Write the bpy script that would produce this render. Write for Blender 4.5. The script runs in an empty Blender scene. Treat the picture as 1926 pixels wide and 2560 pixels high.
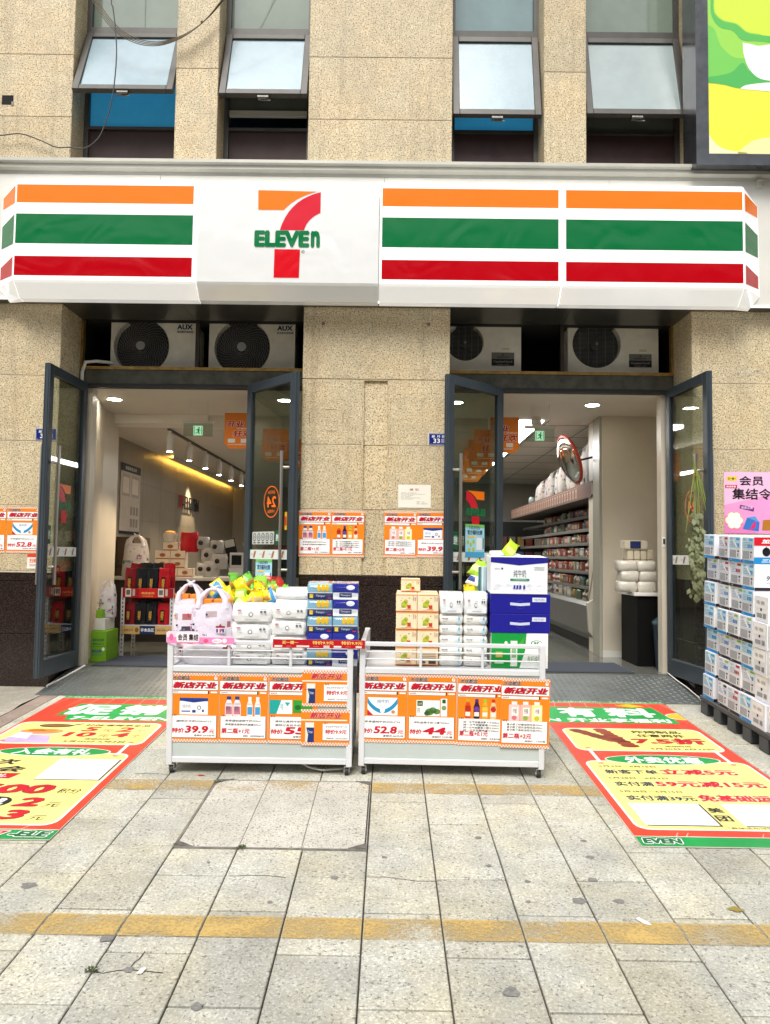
import bpy, math, random
from mathutils import Vector, Matrix
R = math.radians
scene = bpy.context.scene
COL = scene.collection
random.seed(11)

# ------------------------------------------------------------------ camera
cam_d = bpy.data.cameras.new('camera'); cam = bpy.data.objects.new('camera', cam_d); COL.objects.link(cam)
cam_d.sensor_fit = 'VERTICAL'; cam_d.sensor_height = 36.0; cam_d.lens = 36.0 * 1905.59 / 2560
cam_d.clip_start = .05; cam_d.clip_end = 600
_p, _r, _y = .0568, .0133, -.0054
_f = Vector((math.sin(_y) * math.cos(_p), math.cos(_y) * math.cos(_p), math.sin(_p)))
_rt = Vector((math.cos(_y), -math.sin(_y), 0)); _up = _rt.cross(_f)
_r2 = _rt * math.cos(_r) + _up * math.sin(_r); _u2 = -_rt * math.sin(_r) + _up * math.cos(_r)
_m = Matrix((_r2, _u2, -_f)).transposed().to_4x4(); _m.translation = Vector((.0799, -6.7498, 1.1934))
cam.matrix_world = _m
scene.camera = cam

# ------------------------------------------------------------------ sky, sun, exposure (bright overcast day)
SUN_EL, SUN_ROT = R(58), R(200)
world = bpy.data.worlds.new('World'); scene.world = world; world.use_nodes = True
wn = world.node_tree.nodes; wl = world.node_tree.links; wn.clear()
sky = wn.new('ShaderNodeTexSky'); sky.sky_type = 'NISHITA'; sky.sun_disc = False
sky.sun_elevation = SUN_EL; sky.sun_rotation = SUN_ROT; sky.dust_density = 4.0; sky.air_density = 1.0; sky.ozone_density = 1.0
hs = wn.new('ShaderNodeHueSaturation'); hs.inputs['Saturation'].default_value = .32
wb = wn.new('ShaderNodeBackground'); wb.inputs['Strength'].default_value = .13
wo = wn.new('ShaderNodeOutputWorld')
wl.new(sky.outputs[0], hs.inputs['Color']); wl.new(hs.outputs[0], wb.inputs[0]); wl.new(wb.outputs[0], wo.inputs[0])
sun_d = bpy.data.lights.new('sun', 'SUN'); sun_d.energy = 1.5; sun_d.angle = R(22); sun_d.color = (1, .96, .9)
sun = bpy.data.objects.new('sun', sun_d); COL.objects.link(sun)
# light comes from behind and above the camera, a little from the left
sun.rotation_euler = Vector((.20, 1.0, -1.25)).to_track_quat('-Z', 'Y').to_euler()
sun.location = (0, -12, 15)
vs = scene.view_settings; vs.view_transform = 'Standard'; vs.look = 'None'; vs.gamma = 1; vs.use_curve_mapping = False
vs.exposure = .68
scene.cycles.use_denoising = True
scene.cycles.max_bounces = 10; scene.cycles.transparent_max_bounces = 16
scene.cycles.sample_clamp_indirect = 6.0

# ------------------------------------------------------------------ materials
def lin(h):
    h = h.lstrip('#'); o = []
    for i in (0, 2, 4):
        c = int(h[i:i + 2], 16) / 255
        o.append(c / 12.92 if c <= .04045 else ((c + .055) / 1.055) ** 2.4)
    return tuple(o) + (1.0,)
def c4(c):
    return lin(c) if isinstance(c, str) else (tuple(c) + (1.0,))[:4]
MATS = {}
def mat(name, col=(.5, .5, .5), rough=.6, metal=0, var=0, vs_=8, bump=0, bs=80, spec=.5, emit=None, es=0, attr=False, rnd=0, coat=0, alpha=None, trans=0, local=False):
    if name in MATS: return MATS[name]
    m = bpy.data.materials.new(name); m.use_nodes = True; MATS[name] = m
    nt = m.node_tree; n = nt.nodes; l = nt.links; b = n['Principled BSDF']
    b.inputs['Roughness'].default_value = rough; b.inputs['Metallic'].default_value = metal
    b.inputs['Specular IOR Level'].default_value = spec; b.inputs['Coat Weight'].default_value = coat
    b.inputs['Transmission Weight'].default_value = trans
    if coat: b.inputs['Coat Roughness'].default_value = .05
    src = None
    if attr:
        a = n.new('ShaderNodeAttribute'); a.attribute_name = 'Col'; src = a.outputs['Color']
    else:
        rgb = n.new('ShaderNodeRGB'); rgb.outputs[0].default_value = c4(col); src = rgb.outputs[0]
    tc = n.new('ShaderNodeTexCoord'); geo = n.new('ShaderNodeNewGeometry')
    pos = tc.outputs['Object'] if local else geo.outputs['Position']
    if var:
        no = n.new('ShaderNodeTexNoise'); no.inputs['Scale'].default_value = vs_; no.inputs['Detail'].default_value = 6; no.inputs['Roughness'].default_value = .62
        l.new(pos, no.inputs['Vector'])
        mr = n.new('ShaderNodeMapRange'); mr.inputs[1].default_value = .3; mr.inputs[2].default_value = .7
        mr.inputs[3].default_value = 1 - var; mr.inputs[4].default_value = 1 + var; l.new(no.outputs[0], mr.inputs[0])
        mx = n.new('ShaderNodeVectorMath'); mx.operation = 'SCALE'; l.new(src, mx.inputs[0]); l.new(mr.outputs[0], mx.inputs['Scale']); src = mx.outputs[0]
    if rnd:
        oi = n.new('ShaderNodeObjectInfo'); mr = n.new('ShaderNodeMapRange'); mr.inputs[3].default_value = 1 - rnd; mr.inputs[4].default_value = 1 + rnd
        l.new(oi.outputs['Random'], mr.inputs[0]); mx = n.new('ShaderNodeVectorMath'); mx.operation = 'SCALE'
        l.new(src, mx.inputs[0]); l.new(mr.outputs[0], mx.inputs['Scale']); src = mx.outputs[0]
    l.new(src, b.inputs['Base Color'])
    if bump:
        no = n.new('ShaderNodeTexNoise'); no.inputs['Scale'].default_value = bs; no.inputs['Detail'].default_value = 4; l.new(pos, no.inputs['Vector'])
        bp = n.new('ShaderNodeBump'); bp.inputs['Strength'].default_value = bump; bp.inputs['Distance'].default_value = .01
        l.new(no.outputs[0], bp.inputs['Height']); l.new(bp.outputs[0], b.inputs['Normal'])
    if emit is not None:
        if attr: l.new(src, b.inputs['Emission Color'])
        else: b.inputs['Emission Color'].default_value = c4(emit)
        b.inputs['Emission Strength'].default_value = es
    if alpha is not None: b.inputs['Alpha'].default_value = alpha
    return m

def stone(name, base, dark, light, scale=70, rough=.55, rnd=.05, amt=.5, stain=.25, grain=1.0, polish=False, pits=.62, mott=.10, ms=9, streak=0.0, tint=None):
    """granite: pale ground with mineral flecks, broad stains, per-slab tone"""
    if name in MATS: return MATS[name]
    m = bpy.data.materials.new(name); m.use_nodes = True; MATS[name] = m
    nt = m.node_tree; n = nt.nodes; l = nt.links; b = n['Principled BSDF']
    geo = n.new('ShaderNodeNewGeometry'); pos = geo.outputs['Position']
    def noise(sc, det=3, ro=.5, seed=0):
        x = n.new('ShaderNodeTexNoise'); x.inputs['Scale'].default_value = sc; x.inputs['Detail'].default_value = det; x.inputs['Roughness'].default_value = ro
        if seed:
            o = n.new('ShaderNodeVectorMath'); o.operation = 'ADD'; o.inputs[1].default_value = (seed, seed * 2.3, seed * .7); l.new(pos, o.inputs[0]); l.new(o.outputs[0], x.inputs['Vector'])
        else: l.new(pos, x.inputs['Vector'])
        return x.outputs[0]
    def ramp(src, a, c):
        r = n.new('ShaderNodeMapRange'); r.inputs[1].default_value = a; r.inputs[2].default_value = c; l.new(src, r.inputs[0]); return r.outputs[0]
    def mix(f, a, c):
        x = n.new('ShaderNodeMix'); x.data_type = 'RGBA'
        if hasattr(f, 'is_linked'): l.new(f, x.inputs[0])
        else: x.inputs[0].default_value = f
        for s, i in ((a, 6), (c, 7)):
            if hasattr(s, 'is_linked'): l.new(s, x.inputs[i])
            else: x.inputs[i].default_value = c4(s)
        return x.outputs[2]
    def n_tint(src, t):
        x = n.new('ShaderNodeVectorMath'); x.operation = 'MULTIPLY'; l.new(src, x.inputs[0]); x.inputs[1].default_value = t; return x.outputs[0]
    flecks = ramp(noise(scale, 2, .6), pits - .04, pits + .05)
    lights = ramp(noise(scale * 1.3, 2, .6, 3.1), .50, .62)
    c = mix(lights, base, light)
    mu = n.new('ShaderNodeMath'); mu.operation = 'MULTIPLY'; l.new(flecks, mu.inputs[0]); mu.inputs[1].default_value = amt
    c = mix(mu.outputs[0], c, dark)
    st = ramp(noise(1.7, 5, .65, 7.7), .42, .72)
    mu = n.new('ShaderNodeMath'); mu.operation = 'MULTIPLY'; l.new(st, mu.inputs[0]); mu.inputs[1].default_value = stain
    dk = tuple(x * .45 for x in c4(base)[:3])
    c = mix(mu.outputs[0], c, dk)
    if tint:
        c = mix(ramp(noise(2.3, 4, .6, 21.3), .40, .64), c, n_tint(c, tint))
    mo = n.new('ShaderNodeMapRange'); mo.inputs[1].default_value = .32; mo.inputs[2].default_value = .68; mo.inputs[3].default_value = 1 - mott; mo.inputs[4].default_value = 1 + mott * .7; l.new(noise(ms, 6, .68, 13.9), mo.inputs[0])
    s1 = n.new('ShaderNodeVectorMath'); s1.operation = 'SCALE'; l.new(c, s1.inputs[0]); l.new(mo.outputs[0], s1.inputs['Scale']); c = s1.outputs[0]
    if streak:     # rain streaks: noise drawn out along z
        mp = n.new('ShaderNodeMapping'); mp.inputs['Scale'].default_value = (9, 9, .55); l.new(pos, mp.inputs['Vector'])
        ns = n.new('ShaderNodeTexNoise'); ns.inputs['Scale'].default_value = 1.0; ns.inputs['Detail'].default_value = 5; ns.inputs['Roughness'].default_value = .6; l.new(mp.outputs[0], ns.inputs['Vector'])
        sr = n.new('ShaderNodeMapRange'); sr.inputs[1].default_value = .52; sr.inputs[2].default_value = .74; sr.inputs[3].default_value = 1; sr.inputs[4].default_value = 1 - streak; l.new(ns.outputs[0], sr.inputs[0])
        s2 = n.new('ShaderNodeVectorMath'); s2.operation = 'SCALE'; l.new(c, s2.inputs[0]); l.new(sr.outputs[0], s2.inputs['Scale']); c = s2.outputs[0]
    oi = n.new('ShaderNodeObjectInfo'); mr = n.new('ShaderNodeMapRange'); mr.inputs[3].default_value = 1 - rnd; mr.inputs[4].default_value = 1 + rnd; l.new(oi.outputs['Random'], mr.inputs[0])
    sc = n.new('ShaderNodeVectorMath'); sc.operation = 'SCALE'; l.new(c, sc.inputs[0]); l.new(mr.outputs[0], sc.inputs['Scale'])
    l.new(sc.outputs[0], b.inputs['Base Color']); b.inputs['Roughness'].default_value = rough
    if not polish:
        bp = n.new('ShaderNodeBump'); bp.inputs['Strength'].default_value = .35 * grain; bp.inputs['Distance'].default_value = .004
        l.new(noise(scale * 1.1, 3, .6), bp.inputs['Height']); l.new(bp.outputs[0], b.inputs['Normal'])
    return m

def glass(name, tint=(.86, .9, .88), refl=1.0, rough=.015):
    """thin pane: fresnel mix of a tinted see-through and a sharp reflection"""
    if name in MATS: return MATS[name]
    m = bpy.data.materials.new(name); m.use_nodes = True; MATS[name] = m
    nt = m.node_tree; n = nt.nodes; l = nt.links; n.clear()
    o = n.new('ShaderNodeOutputMaterial'); mx = n.new('ShaderNodeMixShader'); tr = n.new('ShaderNodeBsdfTransparent'); gl = n.new('ShaderNodeBsdfGlossy')
    lw = n.new('ShaderNodeLayerWeight'); lw.inputs[0].default_value = .5
    pw = n.new('ShaderNodeMath'); pw.operation = 'POWER'; pw.inputs[1].default_value = 5.0; l.new(lw.outputs['Facing'], pw.inputs[0])
    fr = n.new('ShaderNodeMapRange'); fr.inputs[3].default_value = .045; fr.inputs[4].default_value = .9; l.new(pw.outputs[0], fr.inputs[0])
    tr.inputs[0].default_value = tint + (1,); gl.inputs['Roughness'].default_value = rough; gl.inputs[0].default_value = (1, 1, 1, 1)
    mu = n.new('ShaderNodeMath'); mu.operation = 'MULTIPLY'; mu.inputs[1].default_value = refl; mu.use_clamp = True
    l.new(fr.outputs[0], mu.inputs[0]); l.new(mu.outputs[0], mx.inputs[0]); l.new(tr.outputs[0], mx.inputs[1]); l.new(gl.outputs[0], mx.inputs[2]); l.new(mx.outputs[0], o.inputs[0])
    return m

# ------------------------------------------------------------------ geometry
def tagged(o, label=None, cat=None, group=None, kind=None):
    if label: o['label'] = label
    if cat: o['category'] = cat
    if group: o['group'] = group
    if kind: o['kind'] = kind
    return o

class B:
    """collects faces with a material slot and a print colour; build() makes ONE mesh object"""
    def __init__(s): s.v = []; s.f = []; s.c = []; s.m = []; s.sm = []
    def add(s, vs_, fs, col='#ffffff', mi=0, smooth=False):
        o = len(s.v); s.v += [tuple(v) for v in vs_]; cc = c4(col)
        for f in fs: s.f.append(tuple(i + o for i in f)); s.c.append(cc); s.m.append(mi); s.sm.append(smooth)
        return s
    def addc(s, V, FC, smooth=True, mi=0):
        o = len(s.v); s.v += [tuple(v) for v in V]
        for f, c in FC: s.f.append(tuple(i + o for i in f)); s.c.append(c4(c)); s.m.append(mi); s.sm.append(smooth)
        return s
    def box(s, x0, x1, y0, y1, z0, z1, col='#ffffff', mi=0):
        return s.add([(x0, y0, z0), (x1, y0, z0), (x1, y1, z0), (x0, y1, z0), (x0, y0, z1), (x1, y0, z1), (x1, y1, z1), (x0, y1, z1)],
                     [(0, 3, 2, 1), (4, 5, 6, 7), (0, 1, 5, 4), (1, 2, 6, 5), (2, 3, 7, 6), (3, 0, 4, 7)], col, mi)
    def cbox(s, x0, x1, y0, y1, z0, z1, c=.004, col='#ffffff', mi=0):
        """box with chamfered edges"""
        V = []; ix = {}
        for ax in range(3):
            for i in (0, 1):
                for j in (0, 1):
                    for k in (0, 1):
                        p = [(x0, x1)[i], (y0, y1)[j], (z0, z1)[k]]; sg = [(1, -1)[i], (1, -1)[j], (1, -1)[k]]
                        for a in range(3):
                            if a != ax: p[a] += sg[a] * c
                        ix[(ax, i, j, k)] = len(V); V.append(tuple(p))
        F = []
        for ax in range(3):
            for d in (0, 1):
                def key(a, b):
                    t = [0, 0, 0]; t[ax] = d; o = [q for q in range(3) if q != ax]; t[o[0]] = a; t[o[1]] = b; return (ax,) + tuple(t)
                q = [ix[key(0, 0)], ix[key(1, 0)], ix[key(1, 1)], ix[key(0, 1)]]
                if (d == 0) == (ax != 1): q.reverse()
                F.append(tuple(q))
        for a in range(3):            # edge chamfers along axis a
            o = [q for q in range(3) if q != a]
            for p in (0, 1):
                for r_ in (0, 1):
                    def key(ax, e):
                        t = [0, 0, 0]; t[a] = e; t[o[0]] = p; t[o[1]] = r_; return (ax,) + tuple(t)
                    F.append((ix[key(o[0], 0)], ix[key(o[0], 1)], ix[key(o[1], 1)], ix[key(o[1], 0)]))
        for i in (0, 1):
            for j in (0, 1):
                for k in (0, 1): F.append((ix[(0, i, j, k)], ix[(1, i, j, k)], ix[(2, i, j, k)]))
        ce = Vector(((x0 + x1) / 2, (y0 + y1) / 2, (z0 + z1) / 2)); G2 = []
        for f in F:
            p = [Vector(V[i]) for i in f]; nn = (p[1] - p[0]).cross(p[2] - p[0])
            G2.append(f if nn.dot(sum(p, Vector()) / len(p) - ce) > 0 else tuple(reversed(f)))
        return s.add(V, G2, col, mi)
    def prism(s, pts, axis, a0, a1, col='#ffffff', mi=0):
        """2D outline pts extruded along axis ('x': pts are (y,z); 'y': (x,z); 'z': (x,y))"""
        def P(p, a): return {'x': (a, p[0], p[1]), 'y': (p[0], a, p[1]), 'z': (p[0], p[1], a)}[axis]
        n = len(pts); V = [P(p, a0) for p in pts] + [P(p, a1) for p in pts]
        F = [tuple(range(n)), tuple(range(2 * n - 1, n - 1, -1))] + [(i, (i + 1) % n + 0, (i + 1) % n + n, i + n) for i in range(n)]
        ce = sum((Vector(v) for v in V), Vector()) / len(V); G2 = []
        ar = sum(pts[i][0] * pts[(i + 1) % n][1] - pts[(i + 1) % n][0] * pts[i][1] for i in range(n))
        flip = (ar > 0) == (axis != 'y')
        if a1 < a0: flip = not flip
        for f in F: G2.append(tuple(reversed(f)) if flip else f)
        return s.add(V, G2, col, mi)
    def cyl(s, p0, p1, r0, r1=None, n=12, col='#ffffff', mi=0, cap=True, smooth=True):
        r1 = r0 if r1 is None else r1; p0 = Vector(p0); p1 = Vector(p1); d = (p1 - p0).normalized()
        a = d.orthogonal().normalized(); b = d.cross(a)
        V = [p0 + (a * math.cos(t) + b * math.sin(t)) * r0 for t in [2 * math.pi * i / n for i in range(n)]] + [p1 + (a * math.cos(t) + b * math.sin(t)) * r1 for t in [2 * math.pi * i / n for i in range(n)]]
        s.add(V, [(i, (i + 1) % n, (i + 1) % n + n, i + n) for i in range(n)], col, mi, smooth)
        if cap: s.add(V, [tuple(range(n - 1, -1, -1)), tuple(range(n, 2 * n))], col, mi)
        return s
    def tube(s, path, r, n=8, col='#ffffff', mi=0):
        P = [Vector(p) for p in path]; rings = []; a = None
        for i, p in enumerate(P):
            d = (P[min(i + 1, len(P) - 1)] - P[max(i - 1, 0)]).normalized()
            if a is None: a = d.orthogonal().normalized()
            a = (a - d * a.dot(d)).normalized(); b = d.cross(a)
            rr = r[i] if isinstance(r, (list, tuple)) else r
            rings.append([p + (a * math.cos(2 * math.pi * k / n) + b * math.sin(2 * math.pi * k / n)) * rr for k in range(n)])
        V = [v for q in rings for v in q]; F = [(i * n + k, i * n + (k + 1) % n, (i + 1) * n + (k + 1) % n, (i + 1) * n + k) for i in range(len(P) - 1) for k in range(n)]
        s.add(V, F, col, mi, True); s.add(V, [tuple(range(n - 1, -1, -1)), tuple(range((len(P) - 1) * n, len(P) * n))], col, mi)
        return s
    def lathe(s, prof, c=(0, 0, 0), n=16, col='#ffffff', mi=0, sx=1, sy=1):
        V = [(c[0] + r * sx * math.cos(2 * math.pi * k / n), c[1] + r * sy * math.sin(2 * math.pi * k / n), c[2] + z) for r, z in prof for k in range(n)]
        m = len(prof); F = [(i * n + k, i * n + (k + 1) % n, (i + 1) * n + (k + 1) % n, (i + 1) * n + k) for i in range(m - 1) for k in range(n)]
        s.add(V, F, col, mi, True)
        s.add(V, [tuple(range(n - 1, -1, -1)), tuple(range((m - 1) * n, m * n))], col, mi)
        return s
    def pillow(s, c, w, d, h, e=2.6, n=14, k=8, col='#ffffff', mi=0, puff=.06, seed=0, taper=0.0, squash=0.0):
        """soft pack: superellipse rings with crumple noise; w x d footprint, h tall, standing on c"""
        rn = random.Random(seed); V = []; ph = [rn.uniform(0, 6.28) for _ in range(6)]
        for i in range(k + 1):
            t = i / k; z = t * h
            q = (1 - abs(2 * t - 1) ** 3.2) ** .42 if 0 < t < 1 else .55
            tw = 1 - taper * t
            for j in range(n):
                a = 2 * math.pi * j / n; ca, sa = math.cos(a), math.sin(a)
                x = math.copysign(abs(ca) ** (2 / e), ca); y = math.copysign(abs(sa) ** (2 / e), sa)
                g = 1 + puff * (math.sin(3 * a + ph[0] + 4 * t) * .5 + math.sin(5 * a + ph[1] - 7 * t) * .35 + rn.uniform(-.4, .4))
                V.append((c[0] + x * w / 2 * (q * .12 + .88) * g * tw, c[1] + y * d / 2 * (q * .5 + .5) * g * (tw if squash == 0 else 1 - squash * t), c[2] + z + h * puff * .5 * math.sin(2 * a + ph[2]) * (t > .5)))
        F = [(i * n + j, i * n + (j + 1) % n, (i + 1) * n + (j + 1) % n, (i + 1) * n + j) for i in range(k) for j in range(n)]
        s.add(V, F, col, mi, True); s.add(V, [tuple(range(n - 1, -1, -1)), tuple(range(k * n, k * n + n))], col, mi, True)
        return s
    def ball(s, c, rx, ry, rz, n=14, k=8, col='#ffffff', mi=0):
        return s.lathe([(math.sin(math.pi * i / k) * 1.0 + 1e-4, -math.cos(math.pi * i / k) * rz) for i in range(k + 1)], c, n, col, mi, rx, ry)
    def build(s, name, mats, parent=None, label=None, cat=None, group=None, kind=None, M=None, origin=None):
        if not isinstance(mats, (list, tuple)): mats = [mats]
        V = s.v
        if parent is None and origin is None and V:
            xs = [v[0] for v in V]; ys = [v[1] for v in V]; zs = [v[2] for v in V]
            origin = ((min(xs) + max(xs)) / 2, (min(ys) + max(ys)) / 2, min(zs))
        og = Vector(origin or (0, 0, 0))
        me = bpy.data.meshes.new(name); me.from_pydata([(v[0] - og.x, v[1] - og.y, v[2] - og.z) for v in V], [], s.f)
        for m_ in mats: me.materials.append(m_)
        me.polygons.foreach_set('material_index', s.m); me.polygons.foreach_set('use_smooth', s.sm)
        at = me.attributes.new('Col', 'FLOAT_COLOR', 'FACE'); at.data.foreach_set('color', [x for c in s.c for x in c])
        me.update()
        o = bpy.data.objects.new(name, me); COL.objects.link(o)
        T = Matrix.Translation(og)
        if M is not None: T = M @ T
        if parent is None: o.matrix_world = T
        else:
            o.parent = parent
            o.matrix_basis = T
        return tagged(o, label, cat, group, kind)

def empty(name, loc=(0, 0, 0), label=None, cat=None, group=None, kind=None, parent=None, M=None):
    o = bpy.data.objects.new(name, None); COL.objects.link(o); o.empty_display_size = .1
    T = Matrix.Translation(Vector(loc))
    if M is not None: T = M @ T
    if parent is not None: o.parent = parent; o.matrix_basis = T
    else: o.matrix_world = T
    return tagged(o, label, cat, group, kind)
def tier(i, n): return 'topmost' if i == n - 1 else ('bottom', 'second up', 'third up', 'fourth up', 'fifth up', 'sixth up')[i]
def copy_tree(o, loc=None, parent=None):
    c = o.copy(); COL.objects.link(c); c.parent = parent
    if loc is not None: c.location = loc
    for ch in o.children: copy_tree(ch, None, c)
    return c

# ------------------------------------------------------------------ lettering (flat print as thin faces)
_TX = {}
def tx(t, bold=.0, shear=0.0):
    k = (t, round(bold, 4), round(shear, 3))
    if k not in _TX:
        c = bpy.data.curves.new('t', 'FONT'); c.body = t; c.resolution_u = 2; c.offset = bold; c.shear = shear
        o = bpy.data.objects.new('t', c); me = bpy.data.meshes.new_from_object(o)
        V = [(v.co.x, v.co.y) for v in me.vertices]; F = [tuple(p.vertices) for p in me.polygons]
        bpy.data.objects.remove(o); bpy.data.meshes.remove(me); bpy.data.curves.remove(c)
        xs = [v[0] for v in V]; ys = [v[1] for v in V]
        _TX[k] = (V, F, (min(xs), min(ys), max(xs), max(ys)))
    return _TX[k]

class Print:
    """flat artwork w x h metres, origin lower left; layers a fraction of a millimetre apart"""
    def __init__(s, w, h, dz=.0006): s.w = w; s.h = h; s.b = B(); s.dz = dz
    def poly(s, pts, col, L=1):
        n = len(pts); ar = sum(pts[i][0] * pts[(i + 1) % n][1] - pts[(i + 1) % n][0] * pts[i][1] for i in range(n))
        if ar < 0: pts = list(reversed(pts))
        s.b.add([(x, y, L * s.dz) for x, y in pts], [tuple(range(n))], col); return s
    def rect(s, x0, y0, x1, y1, col, L=1): return s.poly([(x0, y0), (x1, y0), (x1, y1), (x0, y1)], col, L)
    def rrect(s, x0, y0, x1, y1, r, col, L=1):
        pts = []
        for cx, cy, a in ((x1 - r, y1 - r, 0), (x0 + r, y1 - r, 90), (x0 + r, y0 + r, 180), (x1 - r, y0 + r, 270)):
            for k in range(5): t = R(a + 22.5 * k); pts.append((cx + r * math.cos(t), cy + r * math.sin(t)))
        return s.poly(pts, col, L)
    def ell(s, cx, cy, rx, ry, col, L=1, n=28): return s.poly([(cx + rx * math.cos(2 * math.pi * k / n), cy + ry * math.sin(2 * math.pi * k / n)) for k in range(n)], col, L)
    def ring(s, cx, cy, rx, ry, t, col, L=1, n=36):
        V = []; 
        for k in range(n):
            a = 2 * math.pi * k / n; V += [(cx + rx * math.cos(a), cy + ry * math.sin(a), L * s.dz), (cx + (rx - t) * math.cos(a), cy + (ry - t) * math.sin(a), L * s.dz)]
        s.b.add(V, [(2 * k, 2 * ((k + 1) % n), 2 * ((k + 1) % n) + 1, 2 * k + 1) for k in range(n)], col); return s
    def text(s, t, x0, y0, x1, y1, col, L=3, bold=.0, shear=0.0, out=None, ow=.05):
        """lettering fitted to the box; weight and outline come from a few shifted copies of the glyphs"""
        V, F, bb = tx(t, 0, shear); bd = bold * .75
        sx = (x1 - x0) / (bb[2] - bb[0] + 2 * bd); sy = (y1 - y0) / max(1e-6, bb[3] - bb[1] + 2 * bd)
        def put(r, cc, LL, n):
            offs = [(0, 0)] if n == 1 else [(r * math.cos(6.2832 * k / n), r * math.sin(6.2832 * k / n)) for k in range(n)] + [(0, 0)]
            for i, (dx, dy) in enumerate(offs):
                s.b.add([(x0 + (x - bb[0] + bd + dx) * sx, y0 + (y - bb[1] + bd + dy) * sy, LL * s.dz + i * s.dz * .05) for x, y in V], F, cc)
        if out: put(bd + ow * .9, out, L, 8)
        put(bd, col, L + (1 if out else 0), 1 if bold < .012 else (4 if bold < .035 else 6)); return s
    def checker(s, x0, y0, x1, y1, nx, ny, a, b_, L=1):
        s.rect(x0, y0, x1, y1, a, L); dx = (x1 - x0) / nx; dy = (y1 - y0) / ny
        for i in range(nx):
            for j in range(ny):
                if (i + j) % 2 == 0: s.rect(x0 + i * dx, y0 + j * dy, x0 + (i + 1) * dx, y0 + (j + 1) * dy, b_, L + 1)
        return s
    def onto(s, b, o, u, v, mi=0, mirror=False):
        """lay the artwork into builder b: origin o, unit axes u, v"""
        o = Vector(o); u = Vector(u); v = Vector(v); n = u.cross(v)
        V = [o + u * ((s.w - x) if mirror else x) + v * y + n * z for x, y, z in s.b.v]
        F = [tuple(reversed(f)) for f in s.b.f] if mirror else s.b.f
        off = len(b.v); b.v += [tuple(p) for p in V]
        for f, c in zip(F, s.b.c): b.f.append(tuple(i + off for i in f)); b.c.append(c); b.m.append(mi); b.sm.append(False)
        return b

PAPER = mat('printed_paper', attr=True, rough=.42, spec=.35, var=.03, vs_=6)
CARD = mat('printed_card', attr=True, rough=.5, spec=.35, var=.05, vs_=9)
GLOSSY = mat('printed_film', attr=True, rough=.24, spec=.5, var=.07, vs_=25, bump=.55, bs=26)
VINYL = mat('vinyl_print', attr=True, rough=.38, spec=.4, var=.17, vs_=4, bump=.5, bs=4)
# ================================================================== materials of the place
GRAN = stone('beige_granite', (.60, .495, .305), (.13, .092, .05), (.76, .665, .465), scale=80, amt=.88, stain=.24, pits=.575, rnd=.085, mott=.14, ms=14, streak=.24, tint=(1.04, .99, .93))
PLIN = stone('dark_polished_granite', (.018, .011, .009), (.005, .003, .003), (.04, .026, .02), scale=50, rough=.18, amt=.5, stain=.3, polish=True)
PAVE = stone('grey_granite_paver', (.43, .428, .375), (.15, .147, .125), (.60, .598, .53), scale=74, amt=.85, stain=.42, rnd=.12, rough=.8, mott=.16, ms=7, tint=(1.07, 1.02, .90))
PAVR = stone('reddish_brick_paver', (.26, .20, .165), (.12, .09, .08), (.33, .27, .22), scale=80, amt=.5, stain=.4, rnd=.12, rough=.85)
CEM = stone('cement_apron', (.34, .31, .25), (.15, .13, .10), (.42, .39, .32), scale=40, amt=.4, stain=.55, rough=.9)
COVR = stone('pitted_concrete', (.50, .485, .42), (.13, .125, .10), (.62, .60, .53), scale=95, amt=.9, stain=.45, rough=.85, pits=.60)
JOINT = mat('mortar_joint', (.60, .54, .42), .9, var=.2, vs_=10)
DIRT = mat('dirt_joint', (.075, .066, .05), .95, var=.4, vs_=12)
ANTH = mat('anthracite_aluminium', (.050, .066, .080), .38, metal=.25, var=.12, vs_=3)
STEEL = mat('brushed_steel', (.62, .58, .52), .28, metal=1)
GLASS = glass('door_glass', (.80, .84, .80), refl=1.15)
WFRAME = mat('window_aluminium', (.075, .072, .066), .45, metal=.4, var=.15, vs_=6)
SPAND = mat('brown_spandrel', (.045, .020, .018), .6, var=.25, vs_=5)
CANOPY = mat('canopy_grey_panel', (.50, .49, .43), .4, metal=.15, var=.10, vs_=2.5)
FASCIA = mat('fascia_white_panel', (.70, .69, .63), .4, var=.06, vs_=2)
SOFF = mat('soffit_dark_metal', (.115, .112, .10), .3, metal=.6, var=.2, vs_=2)
BRASS = mat('aged_brass_trim', (.36, .22, .06), .4, metal=.7, var=.35, vs_=14)
LINT = mat('lintel_bronze_green', (.085, .085, .065), .32, metal=.4, var=.4, vs_=9)
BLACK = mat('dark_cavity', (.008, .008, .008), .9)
WHITE_P = mat('white_powder_coat', (.68, .69, .71), .35, var=.05, vs_=5)
IWALL = mat('interior_wall_cream', (.62, .56, .45), .35, var=.05, vs_=2)
IWALL2 = mat('interior_wall_taupe_tile', (.27, .225, .165), .4, var=.08, vs_=3)
ICEIL = mat('interior_ceiling', (.70, .64, .55), .5, var=.04, vs_=2)
IFLOOR = mat('interior_floor_tile', (.13, .135, .118), .12, var=.15, vs_=3)

SL = .0533
def gz(y): return SL * y
TILT = Matrix.Rotation(math.atan(SL), 4, 'X')

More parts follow.
